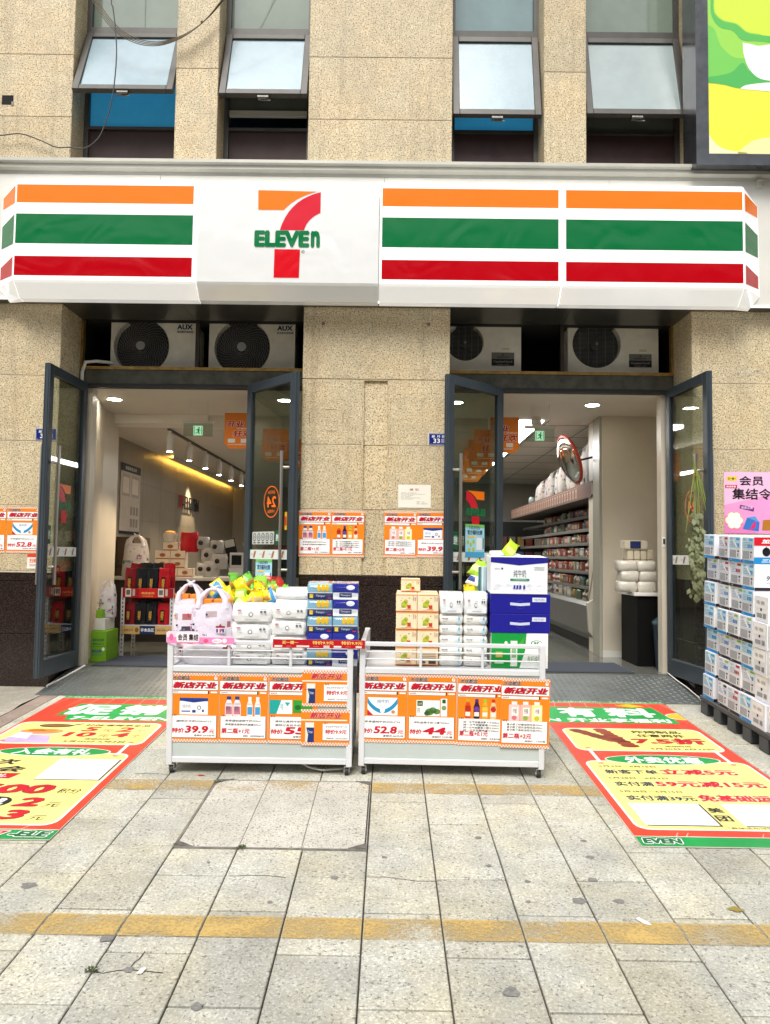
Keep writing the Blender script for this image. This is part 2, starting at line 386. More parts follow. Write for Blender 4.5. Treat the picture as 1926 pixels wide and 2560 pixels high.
# ================================================================== ground
b = B()
ys = [(-260, -.66 - .3), (-12.4, -.66), (1.0, SL * 1.0 - .03 + .0), (4, .0)]
for x0, x1 in ((-260, -6), (-6, 6), (6, 260)):
    for (ya, za), (yb, zb) in zip(ys[:-1], ys[1:]):
        if yb > 1.5 and x0 == -6: continue
        if yb <= 1.0 and ya > -13: za, zb = gz(ya) - .014, gz(yb) - .014
        b.add([(x0, ya, za), (x1, ya, za), (x1, yb, zb), (x0, yb, zb)], [(0, 1, 2, 3)])
b.build('ground', DIRT, kind='structure', origin=(0, 0, 0))
b = B(); b.add([(-260, -260, -.98), (260, -260, -.98), (260, -12.4, -.66 + .0), (-260, -12.4, -.66)], [(0, 1, 2, 3)])
b.add([(-260, -12.4, -.655), (260, -12.4, -.655), (260, -5.25, gz(-5.25) - .004), (-260, -5.25, gz(-5.25) - .004)], [(0, 1, 2, 3)])
b.build('road', mat('road_asphalt', (.06, .06, .058), .9, var=.2, vs_=30), kind='structure', origin=(0, 0, 0))

pav = empty('pavement', (0, 0, 0), kind='structure')
_pm = {}
def paver(x0, x1, y0, y1, m=PAVE, name='paver', gap=.0032):
    w, d = round(x1 - x0, 3), round(y1 - y0, 3)
    if w < .03 or d < .03: return
    k = (w, d, m.name)
    if k not in _pm:
        t = B(); t.cbox(-w / 2 + gap, w / 2 - gap, -d / 2 + gap * 1.5, d / 2 - gap * 1.5, -.03, 0, .003); o = t.build(name, m, pav); _pm[k] = o
    else:
        o = _pm[k].copy(); COL.objects.link(o)
    yc = (y0 + y1) / 2
    o.parent = pav
    o.matrix_basis = Matrix.Translation(((x0 + x1) / 2, yc, gz(yc) + random.uniform(-.0012, .0012))) @ TILT @ Matrix.Rotation(random.uniform(-.003, .003), 4, 'Y')
YFAR, YNEAR = -.05, -5.25
for k in range(-9, 13):
    x0, x1 = k * .3, k * .3 + .3
    if k == -9: x0 = -2.67
    j0 = -2.545 if k % 2 == 0 else -2.833
    js = [j0 + .577 * n for n in range(5, -6, -1)]
    js = [YFAR] + [j for j in js if YNEAR < j < YFAR - .05] + [YNEAR]
    for a, c in zip(js[:-1], js[1:]):
        if k in (-3, -2, -1):
            for lo, hi in ((max(c, -2.245), a), (c, min(a, -3.15))):
                if hi - lo > .04: paver(x0, x1, lo, hi)
        else: paver(x0, x1, c, a)
for n in range(18):
    y1 = YFAR - n * .29
    paver(-2.82, -2.672, max(y1 - .29, YNEAR), y1, PAVR, 'brick_paver')
b = B(); N = 26
for i in range(N):
    ya = YNEAR + (YFAR + .05 - YNEAR) * i / N; yb = YNEAR + (YFAR + .05 - YNEAR) * (i + 1) / N
    xa = -2.825 + .015 * math.sin(i * 2.1); xb = -2.825 + .015 * math.sin((i + 1) * 2.1)
    b.add([(-9, ya, gz(ya) + .002), (xa, ya, gz(ya) + .002), (xb, yb, gz(yb) + .002), (-9, yb, gz(yb) + .002)], [(0, 1, 2, 3)])
b.build('cement_apron', CEM, kind='structure', origin=(0, 0, 0))
b = B(); b.add([(3.9, YNEAR, gz(YNEAR) - .002), (9, YNEAR, gz(YNEAR) - .002), (9, 0, -.002), (3.9, 0, -.002)], [(0, 1, 2, 3)])
b.build('side_pavement', CEM, kind='structure', origin=(0, 0, 0))

# worn yellow lines, broken at every paver joint
def worn(name, col, keep):
    m = bpy.data.materials.new(name); m.use_nodes = True; n = m.node_tree.nodes; l = m.node_tree.links; p = n['Principled BSDF']
    geo = n.new('ShaderNodeNewGeometry'); a = n.new('ShaderNodeTexNoise'); a.inputs['Scale'].default_value = 70; a.inputs['Detail'].default_value = 6; a.inputs['Roughness'].default_value = .7
    a2 = n.new('ShaderNodeTexNoise'); a2.inputs['Scale'].default_value = 4.0; a2.inputs['Detail'].default_value = 4
    l.new(geo.outputs['Position'], a.inputs['Vector']); l.new(geo.outputs['Position'], a2.inputs['Vector'])
    ad = n.new('ShaderNodeMath'); ad.operation = 'ADD'; l.new(a.outputs[0], ad.inputs[0]); l.new(a2.outputs[0], ad.inputs[1])
    r = n.new('ShaderNodeMapRange'); r.inputs[1].default_value = keep; r.inputs[2].default_value = keep + .42; l.new(ad.outputs[0], r.inputs[0]); l.new(r.outputs[0], p.inputs['Alpha'])
    r2 = n.new('ShaderNodeMapRange'); r2.inputs[3].default_value = .72; r2.inputs[4].default_value = 1.15; l.new(a2.outputs[0], r2.inputs[0])
    v = n.new('ShaderNodeVectorMath'); v.operation = 'SCALE'; v.inputs[0].default_value = col; l.new(r2.outputs[0], v.inputs['Scale']); l.new(v.outputs[0], p.inputs['Base Color'])
    p.inputs['Roughness'].default_value = .75; return m
YEL = worn('worn_yellow_paint', (.52, .36, .12), .76); YELF = worn('faded_yellow_paint', (.52, .36, .12), .98)
for y0, y1, nm in ((-2.427, -2.268, 0), (-3.89, -3.745, 1)):
    b = B()
    for k in range(-13, 13):
        x0, x1 = k * .3 + .0045, k * .3 + .2955
        if k < -9: x0, x1 = k * .3, k * .3 + .3
        fade = nm == 0 and k in (-3, -2, -1)
        z = .0045
        b.add([(x0, y0, gz(y0) + z), (x1, y0, gz(y0) + z), (x1, y1, gz(y1) + z), (x0, y1, gz(y1) + z)], [(0, 1, 2, 3)], mi=1 if fade else 0)
    b.build('yellow_line', [YEL, YELF], kind='structure', origin=(0, 0, 0))

# inspection cover set in the pavement
ic = empty('inspection_cover', (-.45, -2.7, gz(-2.7)), 'square pitted concrete inspection cover with steel corners set in the pavement', 'manhole cover', M=None)
ic.rotation_euler = (math.atan(SL), 0, 0)
b = B()
for i in range(3):
    for j in range(3): b.cbox(-.438 + i * .292, -.438 + i * .292 + .2895, -.438 + j * .292, -.438 + j * .292 + .2895, -.03, .004, .002)
b.build('slab', COVR, ic)
RUST = mat('worn_steel_edge', (.19, .185, .17), .5, metal=.6, var=.4, vs_=30)
for sx, sy in ((-1, -1), (1, -1), (1, 1), (-1, 1)):
    b = B(); b.prism([(sx * .443, sy * .443), (sx * .443, sy * .385), (sx * .36, sy * .443)], 'z', -.01, .0075); b.build('corner_plate', RUST, ic)
b = B()
for s in (-1, 1): b.box(s * .4435 - .0025, s * .4435 + .0025, -.446, .446, -.03, .004); b.box(-.441, .441, s * .4435 - .0025, s * .4435 + .0025, -.03, .004)
b.build('rim', mat('slab_rim', (.26, .25, .22), .7, var=.3, vs_=20), ic)

# ramps of tread plate up to the two doors
PLATE = mat('tread_plate_steel', (.155, .170, .165), .42, metal=.45, var=.18, vs_=5)
for x0, x1, t in ((-2.87, -.74, 'steel tread plate ramp up to the doorway beside the till counter'), (.64, 2.735, 'steel tread plate ramp up to the doorway beside the carton pallet')):
    r_ = empty('entry_ramp', ((x0 + x1) / 2, -.3, -.016), t, 'ramp', 'tread plate ramps'); w = (x1 - x0) / 2
    b = B(); ya, yb, zt = 0, .735, .128
    b.prism([(ya, -.005), (yb, -.02), (yb, zt), (ya, .004)], 'x', -w, w); b.build('plate', PLATE, r_)
    b = B(); an = math.atan2(zt - .004, yb)
    for i in range(int(2 * w / .052)):
        for j in range(19):
            cx = -w + .03 + i * .052; t_ = .03 + j * .037; s = 1 if (i + j) % 2 else -1
            cy = t_ * math.cos(an); cz = .004 + t_ * math.sin(an)
            dx, dy = .013, .0075 * s; px, py = -dy * .28, dx * .28
            ps = [(cx - dx - px, cy - dy - py), (cx + dx - px, cy + dy - py), (cx + dx + px, cy + dy + py), (cx - dx + px, cy - dy + py)]
            lo = [(x, y, .004 + y * math.tan(an) + .0002) for x, y in ps]; hi = [(cx + (x - cx) * .6, cy + (y - cy) * .6, z + .0035) for x, y, z in lo]
            b.add(lo + hi, [(4, 5, 6, 7), (0, 1, 5, 4), (1, 2, 6, 5), (2, 3, 7, 6), (3, 0, 4, 7)])
    b.build('treads', PLATE, r_, kind='stuff')

# ================================================================== the building
bld = empty('shop_building', (0, 0, 0), 'beige granite shop building with awning windows over two open glass doorways', 'building')
def panel(x0, x1, z0, z1, y=0.0, th=.03, m=GRAN, name='stone_slab', g=.003):
    b = B(); b.cbox(x0 + g, x1 - g, y, y + th, z0 + g, z1 - g, .0025); return b.build(name, m, bld)
def reveal(x, y0, y1, z0, z1, side, m=GRAN, name='reveal_slab', g=.003, th=.03):
    b = B(); xa, xb = (x - th, x) if side > 0 else (x, x + th); b.cbox(xa, xb, y0 + g, y1 - g, z0 + g, z1 - g, .0025); return b.build(name, m, bld)
ROWS = [1.012, 1.596, 2.173, 2.765, 3.349, 3.46]
def colm(x0, x1, rows, cuts=()):
    xs = [x0] + list(cuts) + [x1]
    for za, zb in zip(rows[:-1], rows[1:]):
        for xa, xb in zip(xs[:-1], xs[1:]): panel(xa, xb, za, zb)
colm(-6, -2.894, ROWS, (-4.95, -3.92)); colm(2.773, 6, ROWS, (3.85, 4.9))
# centre pier with its sunk vertical groove
for za, zb in zip(ROWS[:3], ROWS[1:4]): panel(-.711, -.164, za, zb); panel(.058, .607, za, zb); panel(-.164, .058, za, zb, .028, name='groove_slab')
panel(-.711, .607, ROWS[3], ROWS[4]); panel(-.711, .607, ROWS[4], ROWS[5])
for x in (-.164, .058):
    b = B(); b.box(x - .002 if x < 0 else x - .006, x + .006 if x < 0 else x + .002, .0035, .03, 1.012, 2.763); b.build('groove_edge', GRAN, bld)
b = B(); b.box(-.158, .052, .0035, .028, 2.757, 2.764); b.build('groove_edge', GRAN, bld)
# scars of an old plaque on the pier
for x0, x1, z0, z1 in ((-.50, -.40, 2.485, 2.490), (-.645, -.640, 2.36, 2.46), (-.345, -.340, 2.37, 2.46), (-.49, -.395, 2.292, 2.297)):
    b = B(); b.box(x0, x1, -.0012, .001, z0, z1); b.build('plaque_scar', mat('old_glue_stain', (.12, .09, .06), .8), bld)
for x, z in ((-.535, 3.27), (.415, 3.275)):
    b = B(); b.cyl((x, -.012, z), (x, .002, z), .012, .016, 8); b.build('anchor_bolt', RUST, bld)
# plinth of dark polished stone
for xs in ([-6, -4.6, -2.894], [-.711, .607], [2.773, 4.3, 6]):
    for xa, xb in zip(xs[:-1], xs[1:]):
        for za, zb in ((-.05, .46), (.46, .925), (.925, 1.012)): panel(xa, xb, za, zb, .006, .03, PLIN, 'plinth_slab', .002)
for x, sd in ((-2.894, 1), (-.711, -1), (.607, 1), (2.773, -1)):
    for za, zb in zip(ROWS[:-1], ROWS[1:]): reveal(x, .0, .44, za, zb, sd)
    for za, zb in ((-.05, .46), (.46, 1.012)): reveal(x, .006, .44, za, zb, sd, PLIN, 'plinth_slab')
# core walls behind the slabs
b = B()
for x0, x1 in ((-6, -2.90), (2.779, 6)): b.box(x0, x1, .0045, .46, 1.0, 3.5); b.box(x0, x1, .037, .46, -.2, .99)
b.box(-.705, .601, .037, .46, -.2, 2.75); b.box(-.705, -.166, .0045, .036, 1.013, 2.75); b.box(.060, .601, .0045, .036, 1.013, 2.75); b.box(-.705, .601, .0045, .46, 2.766, 3.5)
b.build('masonry_core', JOINT, bld)
# upper storey
UP = [4.58, 5.165, 5.755, 6.34, 6.93, 7.5]; UPN = [4.58, 5.634, 6.69, 7.5]
UC = [(-6, -2.874, UP, (-4.95, -3.92)), (-1.929, -1.539, UPN, ()), (-.706, .609, UP, ()), (1.448, 1.834, UPN, ()), (2.787, 6, UP, (3.85, 4.9))]
for x0, x1, rw, cu in UC: colm(x0, x1, rw, cu)
WY = .30
for x0, x1, rw, cu in UC:
    for x, sd in ((x0, -1), (x1, 1)):
        if abs(x) > 5: continue
        for za, zb in zip(rw[:-1], rw[1:]): reveal(x, 0, WY + .02, za, zb, sd)
b = B()
for x0, x1, rw, cu in UC: b.box(x0 + .004, x1 - .004, .0045, WY + .1, 4.45, 7.5)
b.box(-6, 6, .0, 3.4, 7.5, 8.0); b.box(-6, 6, .05, .4, 3.50, 4.6); b.box(-6.05, -6, .0, 3.4, 3.4, 8); b.box(6, 6.05, 0, 3.4, 3.4, 8); b.box(-6, 6, 3.3, 3.4, 3.4, 7.5); b.box(-6, 6, .0, 3.4, 3.46, 3.5)
b.build('upper_core', JOINT, bld)
b = B(); b.box(-6, 6, .9, .95, 4.5, 7.5); b.build('upper_room_wall', mat('dim_room_wall', (.10, .11, .12), .8, var=.2), bld)

# windows: fixed light above, top-hung sash pushed open, coloured film pane, brown spandrel
def frost(name, base, rough, emi=None):
    return mat(name, base, rough, var=.07, vs_=5, bump=.15, bs=120, spec=.6, coat=.25)
FROST = frost('frosted_glass', (.31, .42, .47), .12); FROST2 = frost('frosted_glass_warm', (.34, .41, .41), .14)
PALE = mat('upper_glass', (.20, .25, .20), .06, var=.12, vs_=3, spec=.7, coat=.3)
PALEB = mat('upper_glass_blue', (.17, .26, .27), .06, var=.12, vs_=3, spec=.7, coat=.3)
BLUE = mat('blue_film_added_glow', (.09, .52, .88), .4, var=.12, vs_=4, emit=(.02, .22, .42), es=.22); GREYF = mat('grey_film', (.16, .17, .15), .35, var=.15, vs_=4)  # blue film carries an added glow in place of light through the pane
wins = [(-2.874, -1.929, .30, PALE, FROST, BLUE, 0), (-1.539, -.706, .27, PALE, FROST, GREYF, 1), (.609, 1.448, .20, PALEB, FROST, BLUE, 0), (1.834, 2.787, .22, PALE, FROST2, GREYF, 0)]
for x0, x1, out, pm, sm, fm, gap in wins:
    w = empty('window', ((x0 + x1) / 2, WY, 4.6), parent=bld); hw = (x1 - x0) / 2
    ZS = 5.225 - 4.6; ZM = 6.165 - 4.6; ZT = 7.5 - 4.6; f = .045
    b = B()
    for a in (-hw, hw - f): b.box(a, a + f, -.03, .05, 0, ZT)
    b.box(-hw + f, hw - f, -.035, .05, ZM - .03, ZM + .045); b.box(-hw + f, hw - f, -.025, .05, ZS - .015, ZS + .012); b.box(-hw + f, hw - f, -.03, .05, ZT - .05, ZT)
    b.build('frame', WFRAME, w)
    b = B(); b.box(-hw + f, hw - f, .012, .02, ZM + .045, ZT - .05); b.build('upper_pane', pm, w)
    b = B(); b.box(-hw + f, hw - f, 0, .02, -.05, ZS - .015); b.build('spandrel_panel', SPAND, w)
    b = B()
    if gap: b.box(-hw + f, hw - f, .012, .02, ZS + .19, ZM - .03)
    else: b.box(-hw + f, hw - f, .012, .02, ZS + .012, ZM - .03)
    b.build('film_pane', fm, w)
    if gap: b = B(); b.box(-hw + f, hw - f, -.01, .03, ZS + .14, ZS + .19); b.build('inner_rail', FASCIA, w)
    H = .80 if x0 < 0 else .905; an = math.asin(out / H); sa = empty('sash', (0, -.032, ZM - .035), parent=w); sa.rotation_euler = (-an, 0, 0)
    # third level: sash pieces hang under the window directly, turned with the sash
    M = Matrix.Translation((0, -.036, ZM - .035)) @ Matrix.Rotation(-an, 4, 'X')
    bpy.data.objects.remove(sa)
    b = B(); sw = hw - .012; s = .062
    b.cbox(-sw, -sw + s, -.025, .025, -H, 0, .004); b.cbox(sw - s, sw, -.025, .025, -H, 0, .004); b.cbox(-sw + s, sw - s, -.025, .025, -s, 0, .004); b.cbox(-sw + s, sw - s, -.025, .025, -H, -H + s, .004)
    b.build('sash', WFRAME, w, M=M)
    b = B(); b.box(-sw + s, sw - s, -.006, .006, -H + s, -s); b.build('sash_pane', sm, w, M=M)
    b = B(); b.box(-.05, .05, -.012, .03, -H - .025, -H - .002); b.tube([(-.02, .02, -H - .03), (.03, .02, -H - .035), (.07, .01, -H - .045)], .006, 6); b.build('catch', RUST, w, M=M)
    b = B()
    for sg in (-1, 1): b.tube([(sg * (hw - .05), .0, ZM - .25), (sg * (hw - .05), -.036 - out * .62, ZM - .035 - .6 * H * math.cos(an))], .006, 6)
    b.build('stay_arm', RUST, w)

# canopy: grey cornice, white fascia, dark soffit with a lit strip along its front edge
CZ = 3.42
b = B(); b.prism([(.02, 4.56), (-.132, 4.56), (-.14, 4.585), (-.175, 4.60), (-.175, 4.635), (-.205, 4.645), (-.205, 4.672), (.02, 4.69)], 'x', -6, 6); b.build('cornice', CANOPY, bld)
b = B()
for i in range(6): b.box(-6 + i * 2.0 + .0015, -4 + i * 2.0 - .0015, -.13, -.10, CZ + .012, 4.558)
b.build('fascia', FASCIA, bld)
b = B(); b.box(-6, 6, -.098, .02, CZ + .02, 4.555); b.build('fascia_core', BLACK, bld)
b = B(); xs = [-6, -2.9, -1.8, -.71, .607, 1.7, 2.78, 6]
for xa, xb in zip(xs[:-1], xs[1:]): b.box(xa + .002, xb - .002, -.099, .44, CZ, CZ + .012)
b.build('soffit', SOFF, bld)
b = B(); b.box(-6, 6, -.136, -.1305, CZ - .004, CZ + .011); b.build('led_strip', mat('led_strip_light', (.9, .9, .9), .4, emit=(1, 1, 1), es=1.6), bld)
b = B(); b.box(3.30, 3.345, -.16, -.131, 4.50, 4.56); b.box(3.30, 3.345, -.18, -.15, 4.545, 4.56); b.build('bracket', CANOPY, bld)

# door surround: lintel, brass sill of the plant niche, jambs, sidelights
for x0, x1, h0, h1 in ((-2.894, -.711, -2.84, -1.27), (.607, 2.773, 1.14, 2.722)):
    b = B(); b.box(x0, x1, .44, .52, 2.80, 2.934); b.build('lintel', LINT, bld)
    b = B(); b.box(x0, x1, .43, .53, 2.934, 2.963); b.build('niche_sill', BRASS, bld)
    b = B(); b.box(x0, x1, .445, .515, 2.765, 2.80); b.build('door_head', mat('black_gasket', (.012, .012, .013), .5), bld)
    b = B()
    for a in (x0, x1 - .018): b.box(a, a + .018, .44, .50, 2.963, 3.42)
    b.build('niche_side', BRASS, bld)
    b = B(); mid = (x0 + x1) / 2 + .02
    if x0 < 0: b.box(-1.80, -1.765, .45, .50, 2.963, 3.42)
    else: b.box(1.70, 1.735, .45, .50, 2.963, 3.42)
    b.build('niche_post', mat('dark_bronze', (.05, .035, .025), .4, metal=.4), bld)
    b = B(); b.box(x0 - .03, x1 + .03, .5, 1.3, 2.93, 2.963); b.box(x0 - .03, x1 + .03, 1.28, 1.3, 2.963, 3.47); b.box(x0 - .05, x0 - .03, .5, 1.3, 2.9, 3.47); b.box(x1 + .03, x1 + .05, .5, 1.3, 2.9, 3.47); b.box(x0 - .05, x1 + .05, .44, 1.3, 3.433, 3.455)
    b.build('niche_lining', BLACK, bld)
    s0, s1 = (h1, x1) if x0 < 0 else (x0, h0)       # the sidelight
    b = B(); b.box(s0 if x0 < 0 else s1 - .055, (s0 + .055) if x0 < 0 else s1, .435, .50, .12, 2.765); b.build('mullion', ANTH, bld)
    a0, a1 = (s0 + .055, s1 - .03) if x0 < 0 else (s0 + .03, s1 - .055)
    b = B(); b.box(a1 if x0 < 0 else s0, s1 if x0 < 0 else a0, .44, .50, .12, 2.765); b.box(a0, a1, .44, .50, .12, .22); b.build('sidelight_frame', ANTH, bld)
    b = B(); b.box(a0, a1, .465, .475, .22, 2.765); b.build('sidelight_pane', GLASS, bld)
    j0, j1 = (x0, h0) if x0 < 0 else (h1, x1)
    b = B(); b.box(j0, j1, .44, .50, .12, 2.765); b.build('jamb', ANTH, bld)
    b = B(); xj = h0 if x0 < 0 else h1
    b.box(xj - (.0 if x0 < 0 else .05), xj + (.05 if x0 < 0 else 0), .505, .62, .12, 2.765); b.build('jamb_lining', IWALL, bld)

def door(hx, sgn, ang, tag, decals):
    """leaf hinged at (hx,.46); sgn=+1 leaf runs to +x when shut; ang = how far it is swung out"""
    d = empty('door', (hx, .455, .125), parent=bld)
    d.rotation_euler = (0, 0, (-R(ang) if sgn > 0 else R(180) + R(ang)))
    if tag: d['label'] = tag
    W, H, t, s = .785, 2.675, .025, .078
    b = B()
    for x0, x1, z0, z1 in ((0, s, 0, H), (W - s, W, 0, H), (s, W - s, H - .085, H), (s, W - s, 0, .15)): b.cbox(x0, x1, -t, t, z0, z1, .003)
    b.box(W, W + .006, -.006, .012, 0, H); b.box(W - .002, W + .004, -t + .004, -t + .010, .002, H - .002)
    b.build('door_frame', ANTH, d)
    b = B(); b.box(s, W - s, -.005, .005, .15, H - .085); b.build('pane', GLASS, d)
    for sd in (-1, 1):
        b = B(); y = sd * .075; x = W - .11
        b.cyl((x, y, .78), (x, y, 1.975), .0145, n=12)
        for z in (.93, 1.83): b.cyl((x, sd * t * .9, z), (x, y + sd * .012, z), .013, n=10); b.cyl((x - .02, y, z), (x + .05, sd * t, z), .012, n=8)
        b.build('pull_handle', STEEL, d)
    decals(d, W, H, s)
    return d
# ================================================================== door leaves and their stickers
STICK = mat('vinyl_sticker', attr=True, rough=.35)
def seven(P, x0, y0, x1, y1, txt='ELEVEn', L=1, ol=None):
    """the numeral-and-wordmark emblem inside the given box"""
    w, h = x1 - x0, y1 - y0
    X = lambda u: x0 + u * w
    Z = lambda v: y0 + v * h
    def arc(p0, c, p1, n=9):
        return [((1 - t) ** 2 * p0[0] + 2 * t * (1 - t) * c[0] + t * t * p1[0], (1 - t) ** 2 * p0[1] + 2 * t * (1 - t) * c[1] + t * t * p1[1]) for t in [i / n for i in range(n + 1)]]
    a = arc((.95, .99), (.62, .93), (.44, .775))
    org = [(.045, 1.0), (.05, .775)] + list(reversed(a))
    l_ = arc((1.0, .985), (.52, .90), (.385, .545)); r_ = arc((.755, .545), (.80, .68), (1.0, .745))
    red = l_ + r_
    stem = [(.31, .325), (.70, .325), (.69, 0), (.305, 0)]
    for pts, col in ((org, '#f27600'), (red, '#d0142c'), (stem, '#d0101e')): P.poly([(X(u), Z(v)) for u, v in pts], col, L + 1)
    P.text('ELEVE', X(0), Z(.345), X(.84), Z(.54), '#00713c', L + 3, bold=.085); P.text('n', X(.86), Z(.345), X(1), Z(.54), '#00713c', L + 3, bold=.07)
def lay(P, d, x_screen_left, z0, side, name, m=STICK, off=.0062):
    b = B(); 
    if side > 0: P.onto(b, (x_screen_left, off, z0), (-1, 0, 0), (0, 0, 1), mirror=P.mir)
    else: P.onto(b, (x_screen_left, -off, z0), (1, 0, 0), (0, 0, 1), mirror=P.mir)
    return b.build(name, m, d)
def art_logo(): P = Print(.27, .345); P.mir = True; seven(P, 0, 0, .27, .345); return P
def art_strip():
    P = Print(.60, .085); P.mir = True; P.rect(0, 0, .60, .085, '#dfe8e4', 1)
    for i in range(4):
        for k, c in enumerate(('#e8822e', '#2c8a4c', '#c8323a')):
            x = .05 + i * .15 + k * .009; P.poly([(x + .02, .012), (x + .032, .012), (x + .006, .072), (x - .006, .072)], c, 2)
        P.text('7-ELEVEN', .09 + i * .15, .036, .14 + i * .15, .050, '#9fb3ab', 2)
    return P
def art_24():
    P = Print(.25, .29); P.mir = True; P.ring(.125, .145, .125, .145, .009, '#ff7a1c', 1)
    P.text('24', .05, .095, .20, .195, '#ff7a1c', 1, bold=.03); P.text('全年无休', .065, .215, .185, .247, '#ff7a1c', 1, bold=.012); P.text('小时营业', .065, .043, .185, .075, '#ff7a1c', 1, bold=.012); return P
def art_club():
    P = Print(.27, .30); P.mir = False; P.rect(0, 0, .27, .30, '#a8dcf0', 1); P.rect(0, 0, .27, .05, '#4aa8d8', 2); P.rect(0, .27, .27, .30, '#7cc46a', 2)
    P.text('7-ELEVEN', .05, .255, .20, .285, '#0b2a5a', 3, bold=.02); P.text('官方福利社群', .03, .205, .24, .248, '#10284a', 3, bold=.03)
    P.rect(.03, .18, .14, .195, '#f2d43a', 3)
    for x, y in ((.02, .12), (.06, .10), (.10, .125), (.04, .05), (.10, .055)): P.rrect(x, y, x + .03, y + .035, .006, '#b8cc2a', 3)
    P.rect(.155, .07, .235, .18, '#eef4f6', 3); P.rect(.246, .08, .258, .18, '#1a2a3a', 3); return P
def art_icons():
    P = Print(.36, .115); P.mir = True; P.rrect(0, 0, .36, .115, .01, '#c9cfcb', 1)
    for i in range(5): P.ell(.04 + i * .07, .065, .028, .038, '#20241f', 2); P.ring(.04 + i * .07, .065, .019, .027, .006, '#e8ece8', 3); P.rect(.037 + i * .07, .045, .043 + i * .07, .085, '#e8ece8', 3); P.rect(.02 + i * .07, .008, .06 + i * .07, .02, '#20241f', 2)
    return P
def art_box(w, h, bg, txt, fg):
    P = Print(w, h); P.mir = True; P.rrect(0, 0, w, h, .01, bg, 1); P.text(txt, w * .1, h * .25, w * .9, h * .75, fg, 2, bold=.02); return P
def dec_logo(d, W, H, s, side):
    lay(art_logo(), d, .52 if side > 0 else .25, 1.32, side, 'logo_sticker')
    lay(art_strip(), d, W - s - .01 if side > 0 else s + .02, 1.02, side, 'strip_sticker')
    lay(art_box(.07, .16, '#0b5a34', '推', '#dfeee4'), d, W - s - .01 if side > 0 else s, 1.13, side, 'push_sticker')
def dec_LL(d, W, H, s): dec_logo(d, W, H, s, 1); P = art_box(.16, .07, '#30231c', '推开', '#ff7040'); lay(P, d, W - s - .12, .87, 1, 'pull_sticker')
def dec_RL(d, W, H, s): dec_logo(d, W, H, s, 1); lay(art_club(), d, .53, 1.06, 1, 'member_poster', off=.008)
def dec_LR(d, W, H, s):
    lay(art_24(), d, .30, 1.395, -1, 'hours_sticker'); lay(art_icons(), d, .12, 1.155, -1, 'icon_sticker'); lay(art_strip(), d, s + .01, 1.02, -1, 'strip_sticker'); lay(art_club(), d, .19, .72, -1, 'member_poster', off=.008)
    lay(art_box(.06, .13, '#0b5a34', '推', '#dfeee4'), d, .50, 1.15, -1, 'push_sticker'); lay(art_box(.035, .16, '#f4c21a', '|', '#d23a1a'), d, .64, 1.28, -1, 'tag_sticker')
def dec_RR(d, W, H, s): lay(art_24(), d, .34, 1.395, -1, 'hours_sticker'); lay(art_strip(), d, s + .01, 1.02, -1, 'strip_sticker')
door(-2.84, 1, 91, 'glass door leaf swung out beside the number plate with mirrored store logo', dec_LL)
door(-1.27, -1, 132.5, 'glass door leaf swung against the pier with mirrored 24 hour sticker', dec_LR)
door(1.14, 1, 136, 'glass door leaf swung against the pier with mirrored store logo', dec_RL)
door(2.722, -1, 95, 'glass door leaf behind the dried herb bundle', dec_RR)

# ================================================================== shop sign
def glow(name, attr, col, es, rough=.12):
    return mat(name, col, rough, attr=attr, emit=col, es=es, spec=.6, coat=.5)
SIGNW = glow('lit_sign_white', False, (.84, .84, .82), .31); SIGNP = glow('sign_logo_panel', False, (.68, .685, .67), .12); SIGNC = mat('sign_colour_film', attr=True, rough=.14, emit=(1, 1, 1), es=.05, coat=.05, spec=.28)
# gentle ripples in the moulded acrylic
for m_ in (SIGNC, SIGNP):
    n = m_.node_tree.nodes; l = m_.node_tree.links; g = n.new('ShaderNodeNewGeometry'); t = n.new('ShaderNodeTexNoise'); t.inputs['Scale'].default_value = 2.6; t.inputs['Detail'].default_value = 1.0; t.inputs['Distortion'].default_value = 1.2
    l.new(g.outputs['Position'], t.inputs['Vector']); bp = n.new('ShaderNodeBump'); bp.inputs['Strength'].default_value = .10; bp.inputs['Distance'].default_value = .05; l.new(t.outputs[0], bp.inputs['Height']); l.new(bp.outputs[0], n['Principled BSDF'].inputs['Normal']); l.new(bp.outputs[0], n['Principled BSDF'].inputs['Coat Normal'])
sg = empty('shop_sign', (0, -.135, 3.39), 'long white box sign with orange green red stripes and a big seven emblem', 'sign')
FY = -.215; T0, T1 = .0, 1.015     # local: front face y, bottom, top
PROF = [(0, .995), (-.15, 1.01), (FY + .012, T1), (FY, T1 - .014), (FY, .125), (FY + .012, .105), (FY + .12, .0), (0, .0)]
XS = [-3.172, -1.600, -.036, 1.528, 3.088]
STR = [(.803, .960, '#f27600'), (.443, .702, '#006a36'), (.162, .330, '#b00010')]
def stripe(pn, pts, col, nm='stripe'):
    b = B(); n = len(pts)   # pts: quad corners on the face, raised rim then film
    b.add(pts, [tuple(range(n))], col); return b
for i in range(4):
    x0, x1 = XS[i] + .0045, XS[i + 1] - .0045
    b = B(); b.prism(PROF, 'x', x0, x1); pn = b.build('sign_panel', SIGNP if i == 1 else SIGNW, sg)
    if i == 1: continue
    a0, a1 = (x0 + .0 + (.0 if i == 0 else .026), x1 - .036 if i == 0 else x1 - .022)
    if i == 3: a0, a1 = x0 + .034, x1 - .005
    if i == 2: a0, a1 = x0 + .02, x1 - .022
    for za, zb, col in STR:
        b = B(); b.box(a0 - .012, a1 + .012, FY - .004, FY + .001, za - .018, za - .004); b.box(a0 - .008, a1 + .008, FY - .003, FY + .001, zb + .003, zb + .009); b.build('stripe_rim', SIGNW, pn)
        b = B(); b.box(a0, a1, FY - .0035, FY + .001, za, zb, col); b.build('stripe', SIGNC, pn)
